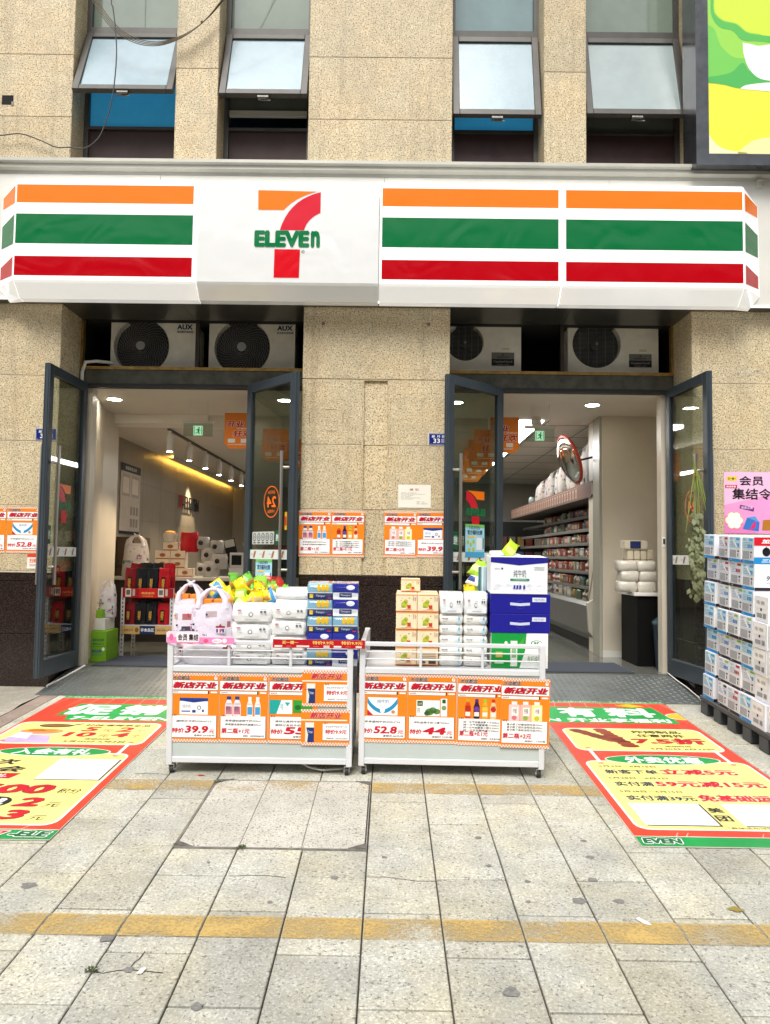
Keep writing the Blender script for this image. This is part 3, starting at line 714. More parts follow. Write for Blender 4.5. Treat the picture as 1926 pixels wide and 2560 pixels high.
for sd in (-1, 1):       # bevelled ends
    xa = XS[0] if sd < 0 else XS[4]; dx = .228 * sd
    fr = [(FY, T1 - .014), (FY, .125), (FY + .12, .0)]
    b = B(); V = [(xa + sd * .001, FY + .012, T1), (xa + sd * .001, FY, T1 - .014), (xa + sd * .001, FY, .125), (xa + sd * .001, FY + .12, 0), (xa + sd * .001, 0, 0), (xa + sd * .001, 0, .995),
                  (xa + dx, 0, .93), (xa + dx * 1.02, 0, .12), (xa + dx * .55, 0, -.01)]
    F = [(1, 2, 7, 6), (0, 1, 6, 5), (2, 3, 8, 7), (3, 4, 8), (5, 6, 7, 8, 4), (0, 5, 4, 3, 2, 1)]
    ce = Vector((xa + dx * .3, FY * .4, .5)); F2 = []
    for f in F:
        p = [Vector(V[k]) for k in f]; nn = (p[1] - p[0]).cross(p[2] - p[0]); F2.append(f if nn.dot(sum(p, Vector()) / len(p) - ce) > 0 else tuple(reversed(f)))
    b.add(V, F2); pn = b.build('sign_end', SIGNW, sg)
    for za, zb, col in STR:
        b = B(); P0 = Vector((xa, FY, 0)); D = Vector((dx, -FY, 0)); nrm = Vector((-FY * sd, -abs(dx), 0)).normalized() * .004; nrm = Vector((abs(FY) * sd, -abs(dx), 0)).normalized() * .004
        q = []
        for t, z in ((.08, za), (.93, za - .0 + .02), (.93, zb - .035), (.08, zb)): v = P0 + D * t; q.append((v.x + nrm.x, v.y + nrm.y, z))
        b.add(q, [(0, 1, 2, 3) if sd > 0 else (3, 2, 1, 0)], col); b.build('stripe', SIGNC, pn)
# emblem: white raised backing, then colour
EX0, EX1, EZ0, EZ1 = -1.108, -.544, 3.555, 4.322
P = Print(EX1 - EX0, EZ1 - EZ0, dz=.0010); w, h = P.w, P.h
seven(P, 0, 0, w, h, 'ELEVEN', L=1, ol='#f2f2ee')
P.ring(w * .745, h * .30, .014, .014, .003, '#1a7a4a', 2); P.text('R', w * .735, h * .291, w * .757, h * .31, '#1a7a4a', 2)
b = B(); P.onto(b, (EX0, FY - .0005, EZ0 - 3.39), (1, 0, 0), (0, 0, 1)); b.build('emblem', SIGNC, [c for c in sg.children if c.name.startswith('sign_panel')][1])

# ================================================================== condenser units in the niche above the doors
ACW = mat('condenser_white_steel', (.86, .82, .70), .4, var=.10, vs_=6); ACD = mat('condenser_dark_fan', (.02, .02, .022), .5); WIRE = mat('fan_guard_wire', (.30, .30, .28), .4, metal=.3)
NAVY = '#1c2c5c'
def condenser(x0, x1, z0, cx, r, kind, label, group):
    a = empty('air_conditioner', ((x0 + x1) / 2, .58, z0), label, 'air conditioner', group); hw = (x1 - x0) / 2; c = cx - (x0 + x1) / 2
    zc = (3.20 if kind == 'aux' else 3.275) - z0
    # casing with a round hole in its front
    n = 40; b = B(); HB = .52
    ring = [(c + r * math.cos(2 * math.pi * k / n), 0, zc + r * math.sin(2 * math.pi * k / n)) for k in range(n)]
    def edge(t):
        ux, uz = math.cos(t), math.sin(t); s_ = []
        if ux: s_.append(((hw - c) if ux > 0 else (-hw - c)) / ux)
        if uz: s_.append(((HB - zc) if uz > 0 else -zc) / uz)
        s_ = min(v for v in s_ if v > 0); return (c + ux * s_, 0, zc + uz * s_)
    ang = sorted([2 * math.pi * k / n for k in range(n)] + [math.atan2(zz - zc, xx - c) % (2 * math.pi) for xx in (-hw, hw) for zz in (0, HB)])
    inn = [(c + r * math.cos(t), 0, zc + r * math.sin(t)) for t in ang]; out = [edge(t) for t in ang]; m = len(ang)
    b.add(inn + out, [(k, k + m, (k + 1) % m + m, (k + 1) % m) for k in range(m)][::1])
    b.add([(v[0], .09, v[2]) for v in inn] + inn, [(k, (k + 1) % m, (k + 1) % m + m, k + m) for k in range(m)], smooth=True)
    b.box(-hw, hw, .10, .34, 0, HB); b.box(-hw, -hw + .004, .0015, .1, 0, HB); b.box(hw - .004, hw, .0015, .1, 0, HB); b.box(-hw, hw, .0015, .1, 0, .004)
    xs_ = c + r + (.03 if kind == 'aux' else .045); b.box(xs_, xs_ + .003, -.003, -.0005, .01, HB - .005)
    if kind != 'aux': b.box(c - r - .03, xs_ - .005, -.004, -.0012, .005, .012); b.box(-hw, hw, -.004, -.0012, .0, .004)
    b.build('casing', ACW, a)
    b = B(); b.cyl((c, .092, zc), (c, .0985, zc), r, n=32); b.cyl((c, .03, zc), (c, .09, zc), .05, n=16)
    for k in range(3):
        t = 2.1 * k + .4; p = [(c + math.cos(t + q) * rr, .05 + q * .03, zc + math.sin(t + q) * rr) for rr, q in ((.05, 0), (r * .93, -.1), (r * .93, .9), (.05, .8))]; b.add(p, [(0, 1, 2, 3)])
    b.build('fan', ACD, a)
    b = B()
    if kind == 'aux':
        for q in range(2, 15):
            rr = r * q / 14.2; b.tube([(c + rr * math.cos(t), -.006 - .018 * (1 - q / 14), zc + rr * math.sin(t)) for t in [2 * math.pi * k / 40 for k in range(41)]], .0012, 3)
        for k in range(36):
            t0 = 2 * math.pi * k / 36; b.tube([(c + r * s_ * math.cos(t0 + (1 - s_) * 1.25), -.006 - .018 * (1 - s_) - .002, zc + r * s_ * math.sin(t0 + (1 - s_) * 1.25)) for s_ in (.22, .42, .62, .82, 1.0)], .0013, 3)
        b.cyl((c, -.032, zc), (c, -.018, zc), .045, n=20)
    else:
        k = -r + .012
        while k < r:
            q = math.sqrt(max(0, r * r - k * k)); b.tube([(c - q, -.006, zc + k), (c + q, -.006, zc + k)], .0011, 3); k += .0125
        for k in (-.7, -.35, 0, .35, .7): q = r * math.sqrt(1 - k * k); b.tube([(c + k * r, -.009, zc - q), (c + k * r, -.009, zc + q)], .0014, 3)
        b.cyl((c, -.012, zc), (c, -.006, zc), .012, n=12)
    b.build('fan_guard', WIRE if kind == 'aux' else WIRE, a)
    bx = (c + r + hw) / 2 + .015
    if kind == 'aux':
        P = Print(.16, .085); P.text('AUX', 0, .034, .15, .085, NAVY, 1, bold=.05); P.text('奥克斯中央空调', 0, .0, .155, .022, '#2a3038', 1, bold=.02)
        b = B(); P.onto(b, (bx - .07, -.004, 3.335 - z0), (1, 0, 0), (0, 0, 1)); b.build('badge', CARD, a)
    else:
        P = Print(.22, .13); P.rect(0, .065, .22, .13, '#77756c', 1); P.rect(0, 0, .22, .065, '#1c1e20', 1); P.text('EMERSON', .055, .078, .165, .092, '#22242a', 2, bold=.03); P.ell(.11, .108, .008, .008, '#22242a', 2); P.text('Copeland Scroll', .02, .026, .2, .05, '#c8c8c4', 2, bold=.01); P.text('艾默生 谷轮', .05, .006, .17, .017, '#a8a8a4', 2)
        P.rect(.10, .155, .17, .175, '#c9b98a', 1); P.rect(.104, .159, .166, .171, '#ddd6b8', 2)
        b = B(); P.onto(b, (bx - .12, -.004, .075), (1, 0, 0), (0, 0, 1)); b.build('badge', CARD, a)
    return a
condenser(-2.66, -1.83, 3.0, -2.36, .272, 'aux', 'white condenser unit with swirl guard nearer the drooping white pipe', 'condenser units in the niche')
condenser(-1.70, -.86, 2.985, -1.375, .272, 'aux', 'white condenser unit with swirl guard nearer the centre pier', 'condenser units in the niche')
condenser(.50, 1.345, 2.975, .80, .18, 'em', 'white condenser with straight barred guard partly behind the centre pier', 'condenser units in the niche')
condenser(1.80, 2.68, 2.975, 2.08, .235, 'em', 'white condenser with straight barred guard fully in view', 'condenser units in the niche')
b = B(); b.tube([(-2.60, .50, 3.01), (-2.75, .47, 3.02), (-2.84, .43, 3.0), (-2.865, .42, 2.9), (-2.862, .42, 2.78)], .017, 8, mi=0)
b.build('drain_pipe', mat('white_plastic', (.75, .74, .68), .45), label='drooping white drain pipe at the reveal above the door', cat='pipe')
# ================================================================== inside the shop
FZ = .12
def shell(name, boxes, m):
    b = B()
    for q in boxes: b.box(*q)
    return b.build(name, m, kind='structure', origin=(0, 0, 0))
fl = empty('floor', (0, 0, 0), kind='structure')
b = B(); b.box(-6, 6, .435, 11, -.1, FZ - .006); b.build('screed', mat('floor_grout', (.12, .12, .11), .6), fl)
_ft = None
for i in range(14):
    for j in range(6):
        x, y = -4.2 + i * .6, .44 + j * .6
        if _ft is None: b = B(); b.cbox(0, .598, 0, .598, -.01, 0, .001); _ft = b.build('floor_tile', IFLOOR, fl); o = _ft
        else: o = _ft.copy(); COL.objects.link(o); o.parent = fl
        o.matrix_basis = Matrix.Translation((x, y, FZ))
b = B(); b.box(-4.2, 4.2, 4.045, 11, FZ - .01, FZ); b.build('far_floor', IFLOOR, fl)
shell('ceiling', [(-6, 6, .53, 1.9, 2.765, 2.80), (-6, 1.2, 1.9, 11, 2.62, 2.80), (1.2, 6, 1.9, 11, 2.765, 2.80)], ICEIL)
shell('ceiling_beam', [(-3.1, -2.0, 1.86, 1.899, 2.66, 2.764)], mat('white_beam', (.80, .76, .68), .4))
b = B(); b.add([(-2.79, .505, FZ), (-3.08, 1.6, FZ), (-3.08, 1.6, 2.765), (-2.79, .505, 2.765)], [(3, 2, 1, 0)]); b.add([(-3.08, 1.6, FZ), (-3.06, 2.0, FZ), (-3.06, 2.0, 2.765), (-3.08, 1.6, 2.765)], [(3, 2, 1, 0)])
b.add([(-3.06, 2.0, FZ), (-3.4, 2.0, FZ), (-3.4, 2.0, 2.765), (-3.06, 2.0, 2.765)], [(3, 2, 1, 0)])
b.build('entry_wall', IWALL, kind='structure', origin=(0, 0, 0))
lw = empty('side_wall', (0, 0, 0), kind='structure')
for i in range(10):
    for j in range(5):
        b = B(); b.box(-3.40, -3.28, 2.0 + i * .8 + .002, 2.8 + i * .8 - .002, FZ + j * .5 + .002, FZ + j * .5 + .498); b.build('wall_tile', IWALL2, lw)
b = B(); b.box(-3.5, -3.287, 2.0, 11, FZ, 2.62); b.build('wall_backing', IWALL2, lw)
shell('back_wall', [(-6, 6, 9.6, 9.7, FZ, 2.8)], mat('back_wall_paint', (.32, .29, .24), .5))
shell('right_wall', [(3.25, 3.35, .5, 11, FZ, 2.8)], IWALL)
shell('wall_behind_pier', [(-.67, .57, .463, .56, FZ, 2.8), (-6, -2.84, .53, .6, FZ, 2.8), (2.80, 6, .53, .6, FZ, 2.8), (-6, 6, .53, .56, 2.80, 2.86)], IWALL)
pl = empty('entry_pillar', (2.66, 1.9, FZ), kind='structure')
b = B(); b.box(-.235, .59, -.28, .3, 0, 2.645); b.build('plaster', IWALL, pl)
b = B(); b.box(-.262, -.236, -.25, .02, 0, 2.645); b.build('side_panel', mat('pillar_side_film', (.36, .36, .30), .25), pl)
b = B(); b.box(-.24, .595, -.287, -.281, 0, .07); b.build('skirting', FASCIA, pl)
# door mats
CARPET = mat('navy_door_mat', (.035, .042, .06), .95, var=.35, vs_=140, bump=.5, bs=200)
for x0, x1, t in ((-2.70, -.9, 'dark ribbed mat inside the doorway with the snack rack'), (.75, 2.40, 'dark ribbed mat inside the doorway facing the open cooler')):
    b = B(); b.cbox(x0, x1, .47, 1.13, FZ + .001, FZ + .010, .004); b.build('door_mat', CARPET, label=t, cat='mat', group='mats inside the doorways')

# lamps
LAMP = mat('lit_lamp', (1, 1, 1), .5, emit=(1, .93, .80), es=42); PANEL = mat('lit_ceiling_panel', (1, 1, 1), .5, emit=(1, .98, .95), es=13)
LW = mat('lamp_white_metal', (.72, .70, .66), .4)
for x, y, t in ((-2.76, 1.0, 'round ceiling downlight over the doorway with the snack rack'), (2.15, 1.0, 'round ceiling downlight over the doorway facing the cooler'), (.75, .95, 'round ceiling downlight behind the glass door by the pier'), (-1.0, .95, 'round ceiling downlight behind the door with the hours sticker')):
    d = empty('downlight', (x, y, 2.764), t, 'ceiling light', 'downlights inside the doorways')
    b = B(); b.lathe([(.085, 0), (.085, -.006), (.07, -.008), (.07, -.001)], (0, 0, 0), 24); b.build('trim', LW, d)
    b = B(); b.cyl((0, 0, -.0075), (0, 0, -.002), .069, n=24); b.build('lens', LAMP, d)
for x, y0, n in ((1.55, 1.95, 5), (-.55, 2.6, 4)):
    z = 2.764 if x > 1 else 2.619
    for k in range(n):
        d = empty('light_panel', (x, y0 + k * 1.15, z), 'long lit ceiling panel light in the row over the cooler aisle' if x > 1 else 'long lit ceiling panel light in the row over the till aisle', 'ceiling light', 'ceiling panels over the cooler aisle' if x > 1 else 'ceiling panels over the till aisle')
        b = B(); b.box(0, .30, 0, 1.13, -.006, -.002); b.build('diffuser', PANEL, d)
        b = B(); b.box(-.012, 0, -.012, 1.142, -.009, -.001); b.box(.30, .312, -.012, 1.142, -.009, -.001); b.box(0, .30, 1.13, 1.142, -.009, -.001); b.build('frame', LW, d)
# ceiling grid joints of the aisle
b = B()
for k in range(8): b.box(1.2, 3.25, 2.25 + k * .9, 2.256 + k * .9, 2.761, 2.764)
for x in (1.9, 2.44): b.box(x, x + .008, 1.9, 9.6, 2.760, 2.764)
b.build('ceiling_grid', mat('grid_line', (.12, .11, .09), .6), kind='structure', origin=(0, 0, 0))
# lighting track with spot heads
tr = empty('track_light', (-2.47, 1.95, 2.62), 'black ceiling track carrying a row of white spotlights', 'track light')
b = B(); b.box(-.018, .018, 0, 5.5, -.022, -.001); b.build('rail', mat('black_rail', (.02, .02, .02), .4), tr)
for k in range(7):
    y = .06 + k * .86; hd = B(); hd.cyl((0, y, -.26), (0, y, -.07), .038, n=14); hd.box(-.012, .012, y - .03, y + .03, -.07, -.02); s_ = hd.build('spot_head', LW, tr)
    b = B(); b.cyl((0, y, -.263), (0, y, -.2602), .031, n=14); b.build('lens', LAMP, s_)
for y, x in ((5.9, -3.02),):
    ld = bpy.data.lights.new('wall_spot', 'SPOT'); ld.energy = 110; ld.spot_size = R(62); ld.spot_blend = .5; ld.color = (1, .82, .55); ld.shadow_soft_size = .03
    lo = bpy.data.objects.new('wall_spot', ld); COL.objects.link(lo); lo.location = (x, y, 2.55); lo.rotation_euler = Vector((-.20, .05, -1)).to_track_quat('-Z', 'Y').to_euler()
# cove strip that washes the side wall in yellow
b = B(); b.box(-3.18, -3.10, 4.4, 9.5, 2.572, 2.578); b.box(-3.106, -3.10, 4.4, 9.5, 2.578, 2.619); b.build('cove_shelf', ICEIL, kind='structure', origin=(0, 0, 0))
b = B(); b.box(-3.17, -3.13, 4.5, 9.4, 2.580, 2.588); b.build('cove_light', mat('lit_cove', (1, .8, .4), .5, emit=(1, .64, .13), es=16.0), label='warm strip light along the top of the tiled side wall', cat='strip light')

# wall lettering 7-ELEVEN standing off the side wall
wl_ = empty('wall_lettering', (-3.27, 5.3, 1.90), 'black and red store name letters lit by a spot on the tiled side wall', 'lettering')
for t, col, y0, y1 in (('7', '#c8102e', 0, .19), ('-ELEVEN', '#101216', .22, 1.25)):
    V, F, bb = tx(t, 0); b = B()
    for q, (xo, e) in enumerate(((.02, 0), (.021, .016), (.022, -.016), (.023, .03), (.024, -.03))):
        pts = [(xo, e + .96 * y0 + .96 * (y1 - y0) * (v[0] - bb[0]) / (bb[2] - bb[0]), .21 * (v[1] - max(bb[1], 0) * 0 - bb[1]) / (bb[3] - bb[1])) for v in V]
        b.add(pts, F, col)
    b.build('letters', CARD, wl_)
# framed notice on the side wall
P = Print(.75, 1.15, dz=.001); P.rect(0, 0, .75, 1.15, '#b7ab99', 1); P.rect(0, 1.02, .75, 1.15, '#14161a', 2); P.text('食品安全公示', .16, 1.055, .59, 1.115, '#d8d4cc', 3, bold=.02); P.rect(0, 0, .75, .05, '#14161a', 2)
for x0, y0, x1, y1 in ((.06, .62, .34, .98), (.4, .62, .7, .98)): P.rect(x0, y0, x1, y1, '#a1968a', 2); P.rect(x0 + .03, y0 + .05, x1 - .03, y1 - .05, '#cabfae', 3)
for i in range(3):
    for j in range(2): P.rect(.38 + i * .11, .12 + j * .2, .46 + i * .11, .26 + j * .2, '#8c8276', 2)
b = B(); P.onto(b, (-3.272, 2.70, 1.42), (0, 1, 0), (0, 0, .78)); b.build('notice_board', CARD, label='tall beige notice board with black header on the side wall', cat='notice board')
# cabinet doors below it
b = B(); b.cbox(-3.27, -3.05, 2.62, 3.25, 1.02, 1.38, .004); b.cbox(-3.27, -3.05, 2.62, 3.25, .64, 1.015, .004); b.build('wall_cabinet', mat('dark_wood_laminate', (.10, .065, .04), .35, var=.2), label='dark wood cabinet below the notice board', cat='cabinet')

# till counter
_before = set(bpy.data.objects)
ct = empty('till_counter', (-2.2, 2.45, FZ), 'long till counter with pale top and dark front', 'counter')
b = B(); b.box(-1.0, 1.1, 0, .6, 0, .735); b.build('front', mat('counter_dark', (.03, .022, .02), .4, var=.2), ct)
b = B(); b.cbox(-1.06, 1.12, -.04, .62, .737, .78, .005); b.build('top', mat('counter_top', (.55, .52, .46), .25, var=.06), ct)
CT = FZ + .781
# things on the counter
def brown(): return mat('kraft', (.45, .33, .2), .7)
def small_box(x, y, z, w, d, h, cols, label, group, M=None, txt=None, name='gift_box', mt=CARD):
    b = B(); b.cbox(x - w / 2, x + w / 2, y, y + d, z, z + h, .003, cols[0])
    P = Print(w, h); P.rect(.004, .004, w - .004, h * .14, cols[1], 1)
    P.ell(w * .5, h * .5, w * .2, h * .22, cols[2], 1); P.ell(w * .5, h * .5, w * .13, h * .13, cols[1], 2)
    if txt: P.text(txt, w * .25, h * .74, w * .75, h * .86, '#5a3a2a', 1)
    P.onto(b, (x - w / 2, y - .0008, z), (1, 0, 0), (0, 0, 1)); return b.build(name, mt, label=label, cat='box', group=group, M=M)
q = 'small cream gift boxes pyramid on the till counter'
for r_, n in ((0, 3), (1, 2), (2, 2), (3, 1)):
    for i in range(n): small_box(-2.22 + (i - (n - 1) / 2) * .185, 2.50, CT + r_ * .105, .18, .13, .103, ('#d8c6ae', '#a8542e', '#8a6a4a'), 'small cream gift box, %s row of the pyramid on the till counter' % tier(r_, 4), q)
b = B(); b.pillow((-2.0, 2.55, CT + .30), .22, .12, .24, col='#c01420', seed=3); b.build('snack_bag', GLOSSY, label='large glossy red snack bag on the till counter', cat='snack bag')
b = B(); b.lathe([(.07, 0), (.085, .07), (.09, .09), (.088, .10)], (-2.24, 2.56, CT + .425), 14, '#d8d0c0'); b.ball((-2.24, 2.56, CT + .53), .07, .07, .03, col='#e8a030'); b.build('noodle_bowl', CARD, label='paper noodle bowl on top of the gift box pyramid', cat='bowl')
for i, (x, z, s) in enumerate(((-1.72, 0, .2), (-1.76, .18, .18), (-1.62, .10, .19), (-1.66, .29, .16), (-1.82, .02, .16), (-1.83, .34, .15))):
    b = B(); b.pillow((x, 2.52 + .03 * (i % 2), CT + z), s, .12, s * .95, col='#b9b3ab', seed=20 + i, puff=.09); b.ball((x - .02, 2.46 + .03 * (i % 2), CT + z + s * .5), .03, .012, .03, col='#2a2624'); b.build('gift_pouch', GLOSSY, label='clear wrapped white gift pouch heaped on the till counter', cat='pouch', group='gift pouches on the till counter')
for x, lean, col, nm in ((-1.42, 14, '#101010', 'black card stand leaning on the till counter'), (-1.12, 22, '#c9c2b2', 'pale card stand leaning on the till counter')):
    b = B(); b.box(-.07, .07, 0, .012, 0, .48, col); b.box(-.06, .06, -.002, 0, .38, .47, '#cfc9be'); b.build('card_stand', CARD, label=nm, cat='card stand', origin=(0, 0, 0), M=Matrix.Translation((x, 2.6, CT)) @ Matrix.Rotation(R(-lean), 4, 'Y'))
tm = empty('card_terminal', (-1.42, 2.52, CT), 'white payment terminal with dark screen on the till counter', 'terminal')
b = B(); b.cbox(-.09, .09, 0, .12, 0, .12, .006); b.cbox(-.085, .085, .02, .1, .121, .30, .006); b.build('body', LW, tm); b = B(); b.box(-.06, .06, .017, .0195, .15, .27); b.build('screen', BLACK, tm)
for i in range(8):
    b = B(); x = -1.20 + (i % 4) * .055; y = 2.5 + (i // 4) * .06; b.lathe([(.022, 0), (.024, .07), (.016, .08), (.018, .095), (.001, .1)], (x, y, CT), 10, '#a8a088'); b.build('jar', GLOSSY, label='little lidded jar in the cluster on the till counter', cat='jar', group='jars on the till counter')
b = B(); b.lathe([(.06, 0), (.075, .14), (.07, .14)], (-1.12, 2.62, CT + .1), 12, '#8a5a3a'); 
for i in range(14): t = random.uniform(0, 6.28); b.cyl((-1.12 + .05 * math.cos(t), 2.62 + .05 * math.sin(t), CT + .2), (-1.12 + .08 * math.cos(t), 2.62 + .08 * math.sin(t), CT + .34), .006, n=5, col='#c8bfae')
b.build('stick_pot', CARD, label='pot of wrapped sticks on the till counter', cat='pot')
b = B(); b.cbox(-1.15, -.5, 2.75, 3.05, CT, CT + .40, .02, '#3a2418'); b.box(-1.12, -.53, 2.745, 2.75, CT + .08, CT + .30, '#150d0a'); b.box(-1.0, -.8, 2.742, 2.745, CT + .31, CT + .38, '#c02a20'); b.build('food_warmer', CARD, label='brown food warmer cabinet at the end of the till counter', cat='warmer')
b = B(); b.ball((-2.48, 2.52, CT + .05), .16, .09, .07, col='#d9922e'); b.build('melon', GLOSSY, label='yellow melon beside the gift box pyramid', cat='melon')

for o in set(bpy.data.objects) - _before:
    if o.parent is None: o.location.x -= .35
# the lit track heads and panels also throw light on the goods below
for x, y, e in ((-2.47, 2.05, 60), (-2.47, 2.9, 60), (-2.47, 4.6, 60)):
    ld = bpy.data.lights.new('track_spot', 'SPOT'); ld.energy = e; ld.spot_size = R(95); ld.spot_blend = .6; ld.color = (1, .80, .56); ld.shadow_soft_size = .035
    lo = bpy.data.objects.new('track_spot', ld); COL.objects.link(lo); lo.location = (x, y, 2.35); lo.rotation_euler = Vector((.0, -.35, -1)).to_track_quat('-Z', 'Y').to_euler()
# ================================================================== goods and fittings inside
def at_side(P, b, x, y0, z0): P.onto(b, (x, y0, z0), (0, -1, 0), (0, 0, 1))
# snack rack of slotted angle inside the left doorway
rk = empty('snack_rack', (-2.42, 1.2, FZ), 'white slotted metal rack with two shelves of red and black snack pouches', 'rack')
ANG = mat('slotted_angle', (.60, .60, .60), .4)
HOLE = mat('slot_hole', (.06, .06, .06), .6)
for x, y in ((-.275, 0), (.235, 0), (-.275, .36), (.235, .36)):
    b = B(); b.box(x, x + .04, y, y + .004, 0, .70); b.box(x, x + .004, y + .0045, y + .04, 0, .70); p_ = b.build('post', ANG, rk)
    b = B()
    for k in range(16): b.box(x + .014, x + .026, y - .0015, y - .0003, .03 + k * .042, .052 + k * .042)
    b.build('slots', HOLE, p_, kind='stuff')
b = B(); b.box(-.27, .27, 0.005, .4, .30, .318); b.build('shelf', ANG, rk); b = B(); b.box(-.27, .27, .005, .4, .615, .633); b.build('shelf', mat('red_shelf', (.35, .01, .015), .4), rk)
P = Print(.53, .085); P.rect(0, 0, .53, .085, '#c9a468', 1); P.text('优品生活', .03, .03, .12, .055, '#6a4a20', 2, bold=.02); P.rect(.19, .0, .35, .085, '#1c2c54', 2); P.text('非食品区', .20, .025, .34, .062, '#e8ecf0', 3, bold=.03); P.text('新鲜 美味一点', .37, .03, .50, .055, '#6a4a20', 2); P.ell(.16, .042, .02, .025, '#8a5a20', 2)
b = B(); P.onto(b, (-.26, -.004, .225), (1, 0, 0), (0, 0, 1)); b.build('price_rail', CARD, rk)
P = Print(.53, .10); P.rect(0, 0, .53, .10, '#9a1014', 1); P.rect(.17, .0, .36, .10, '#c4161a', 2); P.text('鸭货系列', .20, .035, .33, .06, '#e8b860', 3, bold=.03); P.text('鲜香美味', .21, .012, .32, .024, '#e8b860', 3)
for x in (.03, .37): P.rect(x, .01, x + .06, .095, '#d8d2c4', 2); P.rect(x + .01, .03, x + .05, .08, '#6a6660', 3); P.rect(x + .075, .02, x + .1, .09, '#b8b0a4', 2)
b = B(); P.onto(b, (-.26, -.004, .60), (1, 0, 0), (0, 0, 1)); b.build('price_rail', CARD, rk)
def pouch(x, y, z, w, h, col, gold, label, group, seed, cat='snack pouch'):
    b = B(); b.pillow((x, y, z), w, .085, h, e=3.5, col=col, seed=seed, puff=.05, squash=.7)
    P = Print(w * .3, h * .55)
    P.rect(0, 0, w * .3, h * .55, '#100c0c' if col != '#14161c' else '#1a1c26', 1); P.text('鸭脖', .004, h * .08, w * .26, h * .5, gold, 2, bold=.03)
    P.onto(b, (x - w * .2, y - .046, z + h * .12), (1, 0, 0), (0, .12, .993)); return b.build('snack_pouch', GLOSSY, label=label, cat=cat, group=group)
sd = 40
for z, hh, lvl in ((FZ + .635, .27, 'top'), (FZ + .32, .23, 'lower')):
    for k, (x, col) in enumerate(((-.20, '#7c0c18'), (-.085, '#14161c'), (.03, '#14161c'), (.155, '#a8101c'))):
        for r_ in range(2):
            sd += 1; nm = 'black and gold snack pouch' if col == '#14161c' else ('dark red snack pouch' if k == 0 else 'bright red snack pouch')
            pouch(-2.42 + x + .012 * r_, 1.27 + r_ * .12, z, .125, hh + r_ * .05, col, '#c99a3a', '%s on the %s shelf of the slotted rack, %s' % (nm, lvl, 'front row' if r_ == 0 else 'rear row'), 'snack pouches on the slotted rack', sd)

# printed carrier bags (white film, cottages and dots)
def bag(x, y, z, w, d, h, seed, label, group, M=None, tint='#eee9ee', art=True, lean=0.0, FM=None):
    FM = FM or GLOSSY
    t = empty('carrier_bag', (x, y, z), label, 'carrier bag', group, M=M); rn = random.Random(seed)
    b = B(); b.pillow((0, 0, 0), w, d, h * .8, e=3.2, n=22, k=10, col=tint, seed=seed, puff=.05, taper=.12)
    for q in range(len(b.c)):
        if rn.random() < .10: b.c[q] = c4(rn.choice(('#4a3f44', '#a8686a', '#6a6a8a', '#b8a4a8', '#c8b8c8')))
    b.build('film', FM, t)
    for s in (-1, 1):
        b = B(); xs = s * w * .30
        for yy in (-d * .24, d * .24): b.tube([(xs, yy, h * .74), (xs * .9, yy * .9, h * .88), (xs * .45, yy * .4, h * .97), (xs * .1, 0, h)], [w * .09, w * .07, w * .045, w * .035], 7, tint)
        b.build('handle', FM, t)
    b = B(); b.ball((0, 0, h * .99), w * .09, d * .12, h * .035, 10, 6, tint); b.tube([(0, 0, h), (-w * .1, -.01, h * 1.05)], [.012, .006], 6, tint); b.tube([(0, 0, h), (w * .12, -.01, h * 1.04)], [.012, .006], 6, tint); b.build('knot', FM, t)
    if art:
        P = Print(w, h * .72, dz=.0012)
        for k in range(9):
            px, pz = rn.uniform(.1, .85) * w, rn.uniform(.06, .68) * h; c = rn.choice(('#c84a4a', '#5a78a8', '#c8845a', '#3a3a5a', '#d06a7a'))
            P.ell(px, pz, .007, .007, c, 1, 10)
        for px, pz in ((.62 * w, .40 * h), (.32 * w, .10 * h), (.78 * w, .12 * h)):
            s_ = w * .20; P.rect(px, pz, px + s_, pz + s_ * .6, '#e9e2ea', 1); P.rect(px, pz + s_ * .6, px + s_, pz + s_ * .8, '#9a3a3e', 2); P.poly([(px + s_ * .35, pz + s_ * .8), (px + s_ * .65, pz + s_ * .8), (px + s_ * .5, pz + s_ * 1.05)], '#9a3a3e', 2)
            for q in (.05, .4, .72): P.rect(px + q * s_, pz + s_ * .08, px + (q + .2) * s_, pz + s_ * .48, '#54488a' if q != .4 else '#c85a5a', 2)
        P.text('7-ELEVEN', .06 * w, .33 * h, .42 * w, .385 * h, '#1a7a6a', 2, bold=.04)
        b = B(); P.onto(b, (-w / 2, -d * .515, 0.01), (1, 0, 0), (0, .03, .9995)); b.build('print', GLOSSY, t, kind='stuff')
    return t
bag(-2.97, 2.46, CT - .01, .32, .2, .50, 5, 'white printed carrier bag standing on the till counter', 'printed carrier bags', tint='#cfc8c2')
bag(-2.74, .95, FZ + .42, .17, .14, .36, 6, 'white printed carrier bag on the cartons by the entry wall', 'printed carrier bags', tint='#d8d2d0')
b = B(); b.cbox(-2.81, -2.66, .72, 1.05, FZ, FZ + .30, .004, '#74a81e'); P = Print(.15, .30)
P.text('国民优选 营养', .02, .20, .13, .225, '#0a6a5a', 1, bold=.04); P.text('健康生活 每一天', .02, .165, .13, .185, '#0a6a5a', 1, bold=.03); P.rect(0, .148, .15, .152, '#4a7a12', 1); P.text('国民优选 营养', .015, .09, .11, .12, '#0a4a8a', 1, bold=.05); P.text('健康生活 每一天', .015, .06, .11, .08, '#0a4a8a', 1); P.ell(.125, .125, .015, .018, '#e8efe0', 1)
P.onto(b, (-2.81, .7195, FZ), (1, 0, 0), (0, 0, 1)); b.build('drink_carton', CARD, label='bright green drink carton on the floor by the entry wall', cat='carton')
